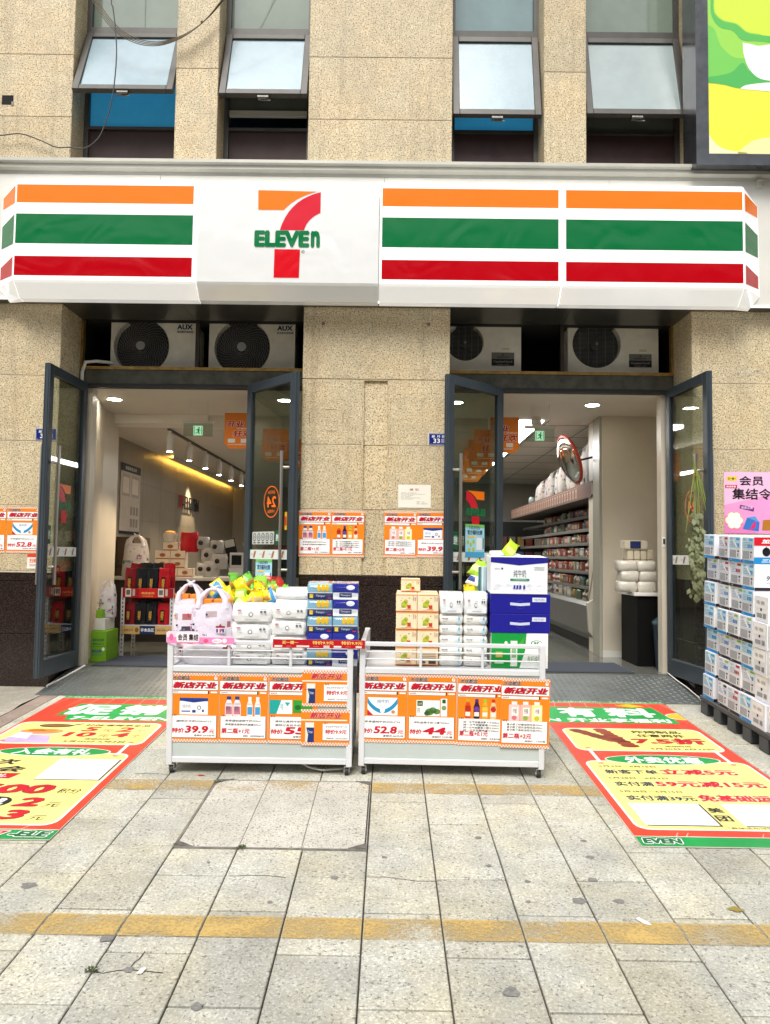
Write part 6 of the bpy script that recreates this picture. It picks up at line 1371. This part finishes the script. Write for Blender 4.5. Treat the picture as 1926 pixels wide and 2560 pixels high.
for y0, y1, nm, kinds, jx in cols:
    for i, k in enumerate(kinds):
        hh = T if k != 'plain' else .179
        crate(y0, y1, .141 + i * hh, hh, k, clab(k, nm, i), rn_, xo=(jx + .01 * ((i * 7) % 3)) if y0 > .2 else .006 * ((i * 5) % 3), front='red' if (i == 6 and y0 == -.402) else None)
    for i in range(len(kinds)):
        if i > len(kinds) - 3: crate(y0, y1, .141 + i * (T if kinds[0] != 'plain' else .179), T if kinds[0] != 'plain' else .179, 'plain', 'white carton in the far row, %s' % nm, rn_, xo=.44)

# ================================================================== floor banners
def mat_base(P, w, h):
    P.rect(0, 0, w, h, '#e0452e', 1); P.rect(0, 0, w, .105, '#0f9646', 2); P.rect(0, h - .075, w, h, '#0f9646', 2); P.rect(0, .105, w, .111, '#f4e6dc', 3); P.rect(0, h - .081, w, h - .075, '#f4e6dc', 3)
    for k in range(9):
        x = .05 + k * .125; P.poly([(x, h - .09), (x + .008, h - .09), (x - .05 + k * .012, h - .34), (x - .054 + k * .012, h - .34)], '#f0a08a', 2)
    for x in (.2, .25, .62, .66, .9): P.poly([(x, .112), (x + .006, .112), (x + .03, .155), (x + .024, .155)], '#f0b09a', 2)
def lay_mat(P, x, y, label):
    b = B(); P.onto(b, (0, 0, .0), (1, 0, 0), (0, 1, 0)); b.box(-.002, P.w + .002, -.002, P.h + .002, -.0030, .0002, '#d8d4c8'); M = Matrix.Translation((x, y, gz(y) + .0065)) @ TILT
    return b.build('floor_banner', VINYL, label=label, cat='floor banner', M=M, group='printed floor banners', origin=(0, 0, 0))
YP, DK = '#f6e98a', '#1c2026'
def panel2(P, x0, y0, x1, y1): P.rrect(x0 - .014, y0 - .014, x1 + .014, y1 + .014, .075, '#fbf6ea', 2); P.rrect(x0, y0, x1, y1, .065, YP, 3)
w, h = 1.09, 2.78; P = Print(w, h, dz=.0005); mat_base(P, w, h); Y0 = -3.10; X0 = -2.585
U = lambda x: x - X0
Vv = lambda y: y - Y0
P.poly([(U(-2.42), Vv(-.93)), (w, Vv(-.93)), (w, Vv(-.58)), (U(-2.36), Vv(-.58))], '#12a24a', 3); P.poly([(U(-2.30), Vv(-1.06)), (w, Vv(-1.06)), (w, Vv(-.93)), (U(-2.32), Vv(-.93))], '#12a24a', 3)
P.text('促', U(-2.40), Vv(-.91), U(-2.02), Vv(-.60), '#fafcf8', 4, bold=.06, shear=.12); P.text('销', U(-1.98), Vv(-.90), U(-1.62), Vv(-.60), '#fafcf8', 4, bold=.06, shear=.12); P.text('7-ELEVEN', U(-2.27), Vv(-1.045), U(-1.52), Vv(-.955), '#fafcf8', 4, bold=.05, shear=.1)
P.text('7-ELEVEN CHENGDU  7-ELEVEN C', .02, h - .058, w - .01, h - .02, '#d8f0dc', 4, bold=.0)
panel2(P, .03, Vv(-1.63), 1.03, Vv(-1.13)); panel2(P, .03, Vv(-2.93), 1.03, Vv(-1.83))
for x in (.10, .96): P.rect(x - .012, Vv(-1.86), x + .012, Vv(-1.60), '#fbf6ea', 5); P.ell(x, Vv(-1.585), .02, .012, '#c8742a', 5); P.ell(x, Vv(-1.87), .02, .012, '#d8684a', 5)
P.text('好炖/香辣串全品', .50, Vv(-1.215), .97, Vv(-1.165), DK, 4, bold=.03, shear=.15); P.text('5', .52, Vv(-1.345), .64, Vv(-1.235), RD, 4, bold=.06, shear=.12); P.text('元', .66, Vv(-1.345), .74, Vv(-1.28), '#a82030', 4, bold=.01, shear=.1); P.text('2', .76, Vv(-1.345), .88, Vv(-1.235), RD, 4, bold=.06, shear=.12); P.text('个', .90, Vv(-1.345), .97, Vv(-1.28), '#a82030', 4, bold=.01, shear=.1)
P.text('10', .44, Vv(-1.475), .66, Vv(-1.365), RD, 4, bold=.06, shear=.12); P.text('元', .68, Vv(-1.475), .76, Vv(-1.41), '#a82030', 4, bold=.01, shear=.1); P.text('4', .77, Vv(-1.475), .89, Vv(-1.365), RD, 4, bold=.06, shear=.12); P.text('个', .91, Vv(-1.475), .98, Vv(-1.41), '#a82030', 4, bold=.01, shear=.1)
P.text('活动时间', .62, Vv(-1.54), .80, Vv(-1.505), DK, 4, bold=.03, shear=.15); P.text('5月20日-6月3日', .50, Vv(-1.60), .92, Vv(-1.56), DK, 4, bold=.03, shear=.15)
P.poly([(.06, Vv(-1.62)), (.42, Vv(-1.62)), (.36, Vv(-1.45)), (.12, Vv(-1.43))], '#c9b2d8', 4); P.poly([(.10, Vv(-1.50)), (.24, Vv(-1.54)), (.22, Vv(-1.40)), (.12, Vv(-1.38))], '#ece6ee', 5); P.ell(.26, Vv(-1.36), .15, .06, '#c87aa4', 4); P.ell(.26, Vv(-1.345), .145, .05, '#e0a24a', 5); P.ell(.22, Vv(-1.34), .06, .03, '#c8702a', 6); P.ell(.31, Vv(-1.345), .055, .03, '#d8883a', 6); P.ell(.30, Vv(-1.215), .12, .045, '#4a3a34', 5); P.ell(.30, Vv(-1.213), .105, .035, '#8a5a3a', 6); P.poly([(.40, Vv(-1.20)), (.47, Vv(-1.15)), (.48, Vv(-1.165)), (.41, Vv(-1.22))], '#4a3a34', 5)
P.ell(U(-2.04), Vv(-1.80), .36, .095, '#f4f6ea', 4); P.ell(U(-2.04), Vv(-1.80), .35, .087, '#0f9646', 5); P.text('入会有礼', U(-2.30), Vv(-1.86), U(-1.80), Vv(-1.745), '#fafcf8', 6, bold=.05, shear=.12)
P.text('首次', .14, Vv(-2.06), .42, Vv(-1.96), '#20242c', 4, bold=.05, shear=.15); P.text('入会', .18, Vv(-2.19), .52, Vv(-2.085), '#20242c', 4, bold=.05, shear=.15); P.poly([(.10, Vv(-2.30)), (.50, Vv(-2.30)), (.53, Vv(-2.21)), (.10, Vv(-2.21))], '#c8142c', 4); P.text('送入会礼', .16, Vv(-2.28), .47, Vv(-2.225), '#f8f0ee', 5, bold=.03, shear=.15); P.text('5月20日-6月15日', .10, Vv(-2.35), .45, Vv(-2.32), DK, 4, bold=.02)
P.rect(U(-1.94), Vv(-2.30), U(-1.57), Vv(-1.94), '#f4f6f6', 4); P.poly([(U(-1.94), Vv(-2.312)), (U(-1.56), Vv(-2.312)), (U(-1.558), Vv(-1.945)), (U(-1.57), Vv(-1.945)), (U(-1.57), Vv(-2.30)), (U(-1.94), Vv(-2.30))], '#20262e', 4)
P.text('得', .14, Vv(-2.52), .30, Vv(-2.40), DK, 4, bold=.04, shear=.15); P.text('500', .36, Vv(-2.53), .83, Vv(-2.39), RD, 5, bold=.06, shear=.15, out='#5a0f1c', ow=.015); P.text('积分', .86, Vv(-2.52), .99, Vv(-2.445), '#22262e', 4, bold=.02, shear=.15)
for y, n_ in ((-2.65, '2'), (-2.82, '3')):
    P.ell(.60, Vv(y), .085, .075, '#1c1f24', 4); P.text('减', .545, Vv(y - .045), .655, Vv(y + .05), '#fbfaf4', 5, bold=.04); P.text(n_, .71, Vv(y - .06), .85, Vv(y + .065), RD, 5, bold=.06, shear=.15, out='#5a0f1c', ow=.015); P.text('元', .87, Vv(y - .06), .96, Vv(y), '#22262e', 4, bold=.02, shear=.15); P.text('满20', .20, Vv(y - .05), .48, Vv(y + .05), DK, 4, bold=.03, shear=.15)
P.text('7', .80, .022, .865, .088, '#d0142c', 5, bold=.05, shear=.15, out='#fafcf8', ow=.07); P.text('-ELE', .875, .022, 1.07, .088, '#0a6a3a', 5, bold=.09, shear=.15, out='#fafcf8', ow=.07)
lay_mat(P, X0, Y0, 'red and yellow floor banner with noodle bowl picture before the snack rack doorway')
h = 2.83; P = Print(w, h, dz=.0005); mat_base(P, w, h); Y0 = -3.07; X0 = 1.292
P.poly([(0, Vv(-.78)), (.98, Vv(-.78)), (.94, Vv(-.46)), (0, Vv(-.46))], '#12a24a', 3); P.poly([(0, Vv(-.93)), (1.0, Vv(-.93)), (.99, Vv(-.78)), (0, Vv(-.78))], '#12a24a', 3)
P.text('有', .15, Vv(-.76), .45, Vv(-.48), '#fafcf8', 4, bold=.06, shear=.0); P.text('料', .52, Vv(-.76), .91, Vv(-.48), '#fafcf8', 4, bold=.06, shear=.0); P.text('N 开业享福利', .0, Vv(-.91), .95, Vv(-.80), '#fafcf8', 4, bold=.05); P.text('EVEN CHENGDU   7-ELEVEN CH', .02, h - .058, w - .01, h - .02, '#d8f0dc', 4)
half = lambda rx, ry: [(1.09 - rx * math.cos(R(a)), Vv(-.72) + ry * math.sin(R(a))) for a in range(-90, 91, 15)]
P.poly(half(.13, .10), '#f4e6c8', 3); P.poly(half(.115, .085), '#e8b828', 4); P.poly([(.66, Vv(-.40)), (.78, Vv(-.34)), (.9, Vv(-.42)), (.78, Vv(-.46))], '#f0c22a', 4)
P.rect(1.09, Vv(-.86), 1.24, Vv(-.58), '#e0452e', 1) if False else None
panel2(P, .075, Vv(-1.60), 1.04, Vv(-1.09)); panel2(P, .055, Vv(-2.87), 1.05, Vv(-1.83))
for x in (.14, .97): P.rect(x - .012, Vv(-1.86), x + .012, Vv(-1.57), '#fbf6ea', 5); P.ell(x, Vv(-1.56), .02, .012, '#c8742a', 5); P.ell(x, Vv(-1.87), .02, .012, '#d8684a', 5)
rn_ = random.Random(3)
for i in range(9):
    t = i / 8
    for (xa, ya, xb, yb) in ((.16, -1.14, .36, -1.38), (.34, -1.12, .44, -1.50)): P.ell(xa + (xb - xa) * t, Vv(ya + (yb - ya) * t), .055 + rn_.uniform(-.01, .01), .038, rn_.choice(('#7a2a1e', '#8a3424', '#6a2018', '#97402c')), 4 + i % 3, 10)
P.text('炸烤制品', .55, Vv(-1.20), .90, Vv(-1.13), DK, 4, bold=.04); P.text('任意两件', .56, Vv(-1.29), .90, Vv(-1.22), DK, 4, bold=.04); P.text('7.5折', .49, Vv(-1.45), 1.0, Vv(-1.315), RD, 5, bold=.06, out='#5a0f1c', ow=.012); P.text('活动时间', .67, Vv(-1.52), .85, Vv(-1.485), DK, 4, bold=.03); P.text('5月20日-6月3日', .56, Vv(-1.575), .95, Vv(-1.54), DK, 4, bold=.03)
P.ell(.555, Vv(-1.79), .37, .10, '#f4f6ea', 4); P.ell(.555, Vv(-1.79), .36, .092, '#0f9646', 5); P.text('外卖优惠', .31, Vv(-1.86), .80, Vv(-1.735), '#fafcf8', 6, bold=.05)
NV = '#1c2c4c'
for y, d_, a_, r_ in ((-2.00, '6月4日—6月15日', '新客下单', '立减5元'), (-2.21, '5月28日—6月3日', '实付满', '59元减15元'), (-2.43, '5月28日—6月15日', '实付满39元', '免基础运费')):
    P.text(d_, .11, Vv(y + .055), .46, Vv(y + .088), DK, 4, bold=.02); x1 = {'新客下单': .44, '实付满': .34, '实付满39元': .50}[a_]; P.text(a_, .12, Vv(y - .065), x1, Vv(y + .012), NV, 4, bold=.04); P.text(r_, x1 + .015, Vv(y - .07), {'立减5元': .92, '59元减15元': .99, '免基础运费': 1.03}[r_], Vv(y + .03), RD, 5, bold=.055, out='#f4ead0', ow=.03)
for x in (.10, .60): P.rect(x + .006, Vv(-2.835), x + .386, Vv(-2.54), '#20262e', 4); P.rect(x, Vv(-2.825), x + .375, Vv(-2.535), '#f4f6f6', 5)
P.text('美', .495, Vv(-2.66), .575, Vv(-2.585), DK, 4, bold=.04); P.text('团', .495, Vv(-2.77), .575, Vv(-2.69), DK, 4, bold=.04); P.text('*具体活动详情请以平台展示为准', .50, Vv(-2.865), 1.02, Vv(-2.842), DK, 5)
P.text('EVEN', .02, .022, .21, .086, '#0a6a3a', 5, bold=.09, shear=.12, out='#fafcf8', ow=.07)
lay_mat(P, X0, Y0, 'red and yellow floor banner with meat skewer picture before the cooler doorway')
# ================================================================== wires, billboard, herbs, weeds, litter
DARKW = mat('black_cable', (.05, .05, .05), .5); BRW = mat('brown_cable', (.11, .075, .03), .55)
def smooth(pts, n=6):
    out = []; P = [Vector(p) for p in pts]
    for i in range(len(P) - 1):
        p0, p1, p2, p3 = P[max(i - 1, 0)], P[i], P[i + 1], P[min(i + 2, len(P) - 1)]
        for k in range(n):
            t = k / n; out.append(.5 * ((2 * p1) + (p2 - p0) * t + (2 * p0 - 5 * p1 + 4 * p2 - p3) * t * t + (3 * p1 - p0 - 3 * p2 + p3) * t ** 3))
    return out + [P[-1]]
cb_ = [(-2.50, 7.2), (-2.488, 6.227), (-2.469, 6.095), (-2.441, 5.899), (-2.421, 5.617), (-2.45, 5.227), (-2.524, 4.946), (-2.593, 4.838), (-2.685, 4.782), (-2.811, 4.789), (-2.98, 4.845), (-3.128, 4.908), (-3.297, 4.964), (-3.443, 4.954), (-3.9, 4.90), (-4.6, 5.0)]
b = B(); b.tube(smooth([(x, -.16 + (.10 if x < -2.9 else 0), z) for x, z in cb_]), .0055, 6); b.build('hanging_cable', DARKW, label='single grey cable hanging in a loop before the tilted window', cat='cable')
bu = [(-2.72, 6.30), (-2.641, 6.15), (-2.497, 5.964), (-2.323, 5.844), (-2.11, 5.803), (-1.9, 5.86), (-1.692, 6.005), (-1.517, 6.216), (-1.30, 6.55), (-1.1, 7.0)]
cw = empty('cable_bundle', (-2.1, -.10, 5.8), 'sagging bundle of thin brown cables across the window tops', 'cable')
for k in range(4):
    b = B(); b.tube(smooth([(x + 2.1 + .01 * k, .006 * k, z - 5.8 + .018 * (k - 1.5) * (1 - .5 * abs(i - 4.5) / 4.5)) for i, (x, z) in enumerate(bu)]), .0042, 5); b.build('cable', BRW, cw)
b = B(); b.ball((.42, .006, .21), .014, .01, .014, 8, 5); b.build('cable_tie', DARKW, cw)
# small square vent hole in the granite
b = B(); b.box(-3.52, -3.415, -.004, .0, 5.275, 5.36); b.build('vent_hole', BLACK, bld)
b = B(); b.box(-3.43, -3.410, -.006, .0, 5.265, 5.30); b.build('vent_rust', RUST, bld)

# light box billboard
bb = empty('billboard', (4.0, -.30, 4.61), 'green and yellow light box billboard in a black frame above the canopy', 'billboard')
FR = mat('black_gloss_frame', (.10, .105, .11), .2, metal=.7, var=.3, vs_=5)
b = B(); b.box(-1.29, 1.6, .05, .29, 0.02, 3.0); b.build('box', FR, bb)
b = B(); b.prism([(-1.295, 0), (-1.185, .10), (-1.185, 3.0), (-1.295, 3.0)], 'y', -.015, .055); b.prism([(-1.295, 0), (1.6, 0), (1.6, .10), (-1.185, .10)], 'y', -.0145, .055); b.build('frame', FR, bb)
P = Print(2.78, 2.9); Wd, Hh = 2.78, 2.9; P.rect(0, 0, Wd, Hh, '#d9dc3a', 1)
def bez(L_): return [((x - 1432) * .00197, (663 - y) * .00197) for x, y in [(p.x, p.y) for p in smooth([(a, c, 0) for a, c in L_], 5)]]
def art(top, bot, col, L): P.poly(bez(top) + list(reversed(bez(bot))), col, L)
art([(1432, -700), (2800, -700)], [(1432, 338), (1500, 345), (1580, 362), (1700, 345), (1800, 380), (2200, 330), (2800, 360)], '#8fc94a', 2)
art([(1432, 70), (1465, 95), (1490, 165), (1540, 215), (1595, 225), (1664, 230), (1800, 250), (2200, 200)], [(1432, 338), (1500, 345), (1580, 362), (1664, 345), (1800, 380), (2200, 330)], '#6cbd4c', 3)
art([(1432, 312), (1530, 292), (1585, 245), (1615, 282), (1664, 305), (1750, 300)], [(1432, 338), (1500, 346), (1580, 363), (1664, 346), (1750, 350)], '#45a84c', 4)
art([(1464, -80), (1462, 10), (1500, 52), (1560, 68), (1605, 104), (1664, 116), (1800, 130)], [(1450, -80), (1449, 20), (1485, 80), (1545, 98), (1585, 140), (1664, 146), (1800, 160)], '#4fae4a', 4)
art([(1470, -700), (2800, -700)], [(1466, -60), (1466, 8), (1502, 48), (1562, 64), (1607, 100), (1664, 112), (1800, 126), (2800, 120)], '#c3d93a', 3)
art([(1588, 152), (1630, 160), (1664, 166), (1760, 150)], [(1590, 200), (1612, 268), (1664, 318), (1760, 330)], '#e6ede0', 5); art([(1575, 362), (1600, 348), (1664, 338), (1760, 330)], [(1577, 366), (1610, 368), (1664, 372), (1760, 380)], '#e6ede0', 5)
art([(1432, 560), (1450, 600), (1500, 640), (1600, 655)], [(1432, 663), (1450, 663), (1500, 663), (1600, 663)], '#e4e2b4', 3); art([(1560, 655), (1600, 620), (1664, 590), (1900, 560)], [(1560, 663), (1600, 663), (1664, 663), (1900, 663)], '#dedc9c', 3)
b = B(); P.onto(b, (-1.185, -.004, .10), (1, 0, 0), (0, 0, 1)); b.build('banner_face', mat('banner_vinyl', attr=True, rough=.4, bump=.35, bs=5, emit=(1, 1, 1), es=.12), bb)

# dried mugwort tied to the door handle
hb = empty('herb_bundle', (2.68, -.27, .9), 'bundle of dried mugwort and calamus tied to the door handle', 'plant')
STEM = mat('green_stem', (.22, .25, .07), .7, var=.2); LEAF = mat('dried_leaf', (.17, .19, .095), .8, var=.3, vs_=30); BLADE = mat('calamus_blade', (.20, .26, .05), .6, var=.2)
rn_ = random.Random(8)
for k in range(6):
    b = B(); x0 = rn_.uniform(-.02, .03); b.tube(smooth([(x0 * .4, 0, 1.14 + rn_.uniform(-.04, .04)), (x0 * .6, 0, .95), (x0 * 1.4, -.01, .6), (x0 * 2, -.01, .12 + rn_.uniform(0, .2))], 4), .004, 5); b.build('stem', STEM, hb)
for k, (x1, z1) in enumerate(((-.09, .52), (.17, .38), (.12, .55), (.05, .30))):
    b = B(); b.tube([(0, -.015, 1.08), (x1 * .35, -.02, .9), (x1, -.02, z1)], [.005, .007, .002], 4); b.build('blade', BLADE, hb)
for k in range(250):
    z = rn_.uniform(-.02, .70); sp = .022 + .034 * (1 - abs(z - .3) / .45) * .9; x = rn_.gauss(.0, sp * .6) + .01; y = rn_.gauss(-.01, .02)
    a = rn_.uniform(-2.2, -.95); ln = rn_.uniform(.04, .08); w_ = ln * .30; d = Vector((math.cos(a) * .7, rn_.uniform(-.5, .2), math.sin(a))).normalized() * ln; s_ = Vector((-d.z, rn_.uniform(-.02, .02), d.x)).normalized() * w_; p = Vector((x, y, z))
    mid = p + d * .5 + Vector((0, -.008, 0)); b = B(); b.add([p, mid + s_, p + d, mid - s_, mid], [(0, 4, 1), (1, 4, 2), (2, 4, 3), (3, 4, 0)], smooth=True); b.build('leaf', LEAF, hb)
b = B(); b.tube([(-.02, -.01, 1.02), (0, -.025, 1.0), (.022, -.01, 1.02), (.0, .02, 1.03), (-.02, -.01, 1.02)], .006, 5); b.build('tie', mat('orange_tie', (.7, .16, .04), .6), hb)

# white hoses across the ramps
b = B(); b.tube(smooth([(-2.74, .42, .13), (-2.79, .30, .09), (-2.83, .08, .05), (-2.85, -.08, .035), (-2.84, -.14, .03)], 5), .010, 8); b.build('white_hose', MATS['white_plastic'], label='white hose lying along the ramp under the door with number plate', cat='hose')
b = B(); b.tube(smooth([(2.70, .46, .135), (2.705, .25, .10), (2.72, .05, .07), (2.73, -.15, .03), (2.76, -.32, .0), (2.80, -.50, -.015)], 5), .0055, 8); b.build('power_cable', MATS['white_plastic'], label='thin white cable running down the ramp to the carton pallet', cat='cable')

# weeds in the joints
WEED = mat('weed_green', (.06, .085, .025), .7, var=.3, vs_=60)
def weed(x, y, s, n, label):
    rn_ = random.Random(int(abs(x * 1000))); t = empty('weed', (x, y, gz(y)), label, 'weed', 'weeds in the paving joints'); b = B()
    for k in range(n):
        a = rn_.uniform(0, 6.28); r_ = rn_.uniform(.1, 1) * s; l_ = rn_.uniform(.4, 1) * s; p = Vector((math.cos(a) * r_ * .8, math.sin(a) * r_ * .6, rn_.uniform(.002, s * .5))); d = Vector((math.cos(a), math.sin(a), rn_.uniform(-.1, .7))).normalized() * l_ * .6; q = Vector((-math.sin(a), math.cos(a), 0)) * l_ * .22
        b.add([p, p + d * .5 + q, p + d, p + d * .5 - q], [(0, 1, 2, 3)])
    b.build('leaves', WEED, t, kind='stuff'); return t
weed(-.901, -4.107, .022, 50, 'tuft of weed at the cracked paver joint'); weed(-.58, -3.15, .024, 50, 'tuft of weed at the edge of the inspection cover'); weed(-.885, -2.30, .022, 30, 'thin weed at the corner plate of the inspection cover nearest the carts'); weed(-.80, -2.255, .018, 30, 'low weed along the inspection cover edge below the carts'); weed(-.895, -3.13, .018, 24, 'small weed by the corner of the inspection cover away from the carts')
# cracked paver, gum spots, scraps
CRK = mat('crack_dark', (.05, .045, .035), .9)
cr = [[(-.901, -4.107), (-.86, -4.115), (-.82, -4.10), (-.78, -4.094), (-.72, -4.10), (-.66, -4.108)], [(-.78, -4.094), (-.775, -4.05), (-.765, -4.03), (-.76, -3.985)], [(.0, -3.41), (.08, -3.408), (.16, -3.425), (.22, -3.44), (.30, -3.437)], [(-.58, -3.42), (-.5, -3.412), (-.42, -3.41), (-.34, -3.425)], [(-1.40, -2.17), (-1.3, -2.16), (-1.2, -2.185)]]
for k, line in enumerate(cr):
    b = B(); V = []
    for x, y in line: V += [(x, y - .002, gz(y) + .0022), (x, y + .0025, gz(y) + .0022)] if abs(line[0][0] - line[-1][0]) > .05 else [(x - .002, y, gz(y) + .0022), (x + .0025, y, gz(y) + .0022)]
    b.add(V, [(2 * i, 2 * i + 2, 2 * i + 3, 2 * i + 1) if abs(line[0][0] - line[-1][0]) > .05 else (2 * i, 2 * i + 1, 2 * i + 3, 2 * i + 2) for i in range(len(line) - 1)]); b.build('crack', CRK, pav)
GUM = mat('old_gum', (.19, .188, .175), .7, var=.35, vs_=80)
spots = [(-1.389, -3.528, .028), (-.922, -3.904, .026), (-.503, -4.278, .018), (-.131, -3.42, .015), (-.374, -3.633, .010), (.499, -4.183, .028), (.53, -2.993, .014), (1.032, -3.011, .014), (1.019, -3.186, .018), (.973, -3.401, .020), (1.028, -3.583, .018), (.866, -3.581, .024), (-.78, -4.094, .016), (.542, -3.286, .012)]
rn_ = random.Random(12)
for i in range(16): spots.append((rn_.uniform(-2.2, 2.6), rn_.uniform(-4.6, -2.5), rn_.uniform(.006, .016)))
for i, (x, y, r_) in enumerate(spots):
    b = B(); n = 12; V = [(x + r_ * (1 + rn_.uniform(-.3, .3)) * 1.15 * math.cos(6.283 * k / n), y + r_ * (1 + rn_.uniform(-.3, .3)) * math.sin(6.283 * k / n)) for k in range(n)]
    b.add([(a, c, gz(c) + .0024) for a, c in V], [tuple(range(n))]); b.build('gum_spot', GUM, pav)
def scrap(x, y, pts, col, label, cat):
    b = B(); b.add([(x + a, y + c, gz(y) + z + .004) for a, c, z in pts], [tuple(range(len(pts)))], col); return b.build('scrap', PAPER, label=label, cat=cat)
scrap(-.735, -4.107, [(-.012, -.012, 0), (.008, -.014, .002), (.014, .016, .005), (-.004, .018, .003)], '#f0eee8', 'white paper scrap beside the cracked paver', 'scrap')
scrap(1.072, -3.748, [(-.02, .03, .002), (-.008, .034, .006), (.02, -.004, .004), (.026, -.016, 0), (.0, -.012, .002)], '#eceae6', 'white paper scrap on the yellow line', 'scrap')
scrap(1.472, -3.644, [(-.035, .012, .002), (.0, .016, .01), (.035, -.006, .004), (.0, -.012, .0)], '#8a7a3a', 'dry yellow leaf near the floor banner with skewers', 'leaf')
scrap(-1.006, -2.19, [(-.02, -.008, .002), (.018, -.01, .003), (.02, .008, .002), (-.018, .01, .002)], '#c85a3a', 'small red wrapper just before the cart with carrier bags', 'scrap')

# ================================================================== the block across the street, seen only as reflections
ob = empty('opposite_building', (0, -24, -1), 'pale apartment block across the street behind the viewer', 'building')
b = B(); b.box(-24, 24, -8, 0, 0, 15); b.build('wall', mat('opposite_wall', (.42, .38, .32), .8, var=.1, vs_=.6), ob)
DW = mat('opposite_window', (.05, .06, .07), .1)
_w = None
for i in range(14):
    for j in range(4):
        if _w is None: b = B(); b.box(-1.0, 1.0, .01, .08, 0, 1.9); _w = b.build('window', DW, ob); o = _w
        else: o = _w.copy(); COL.objects.link(o); o.parent = ob
        o.matrix_basis = Matrix.Translation((-21.5 + i * 3.3, 0, 2.2 + j * 3.2))
for j in range(5): b = B(); b.box(-24, 24, .0, .5, .4 + j * 3.2, .7 + j * 3.2); b.build('ledge', mat('opposite_ledge', (.55, .52, .46), .8), ob)
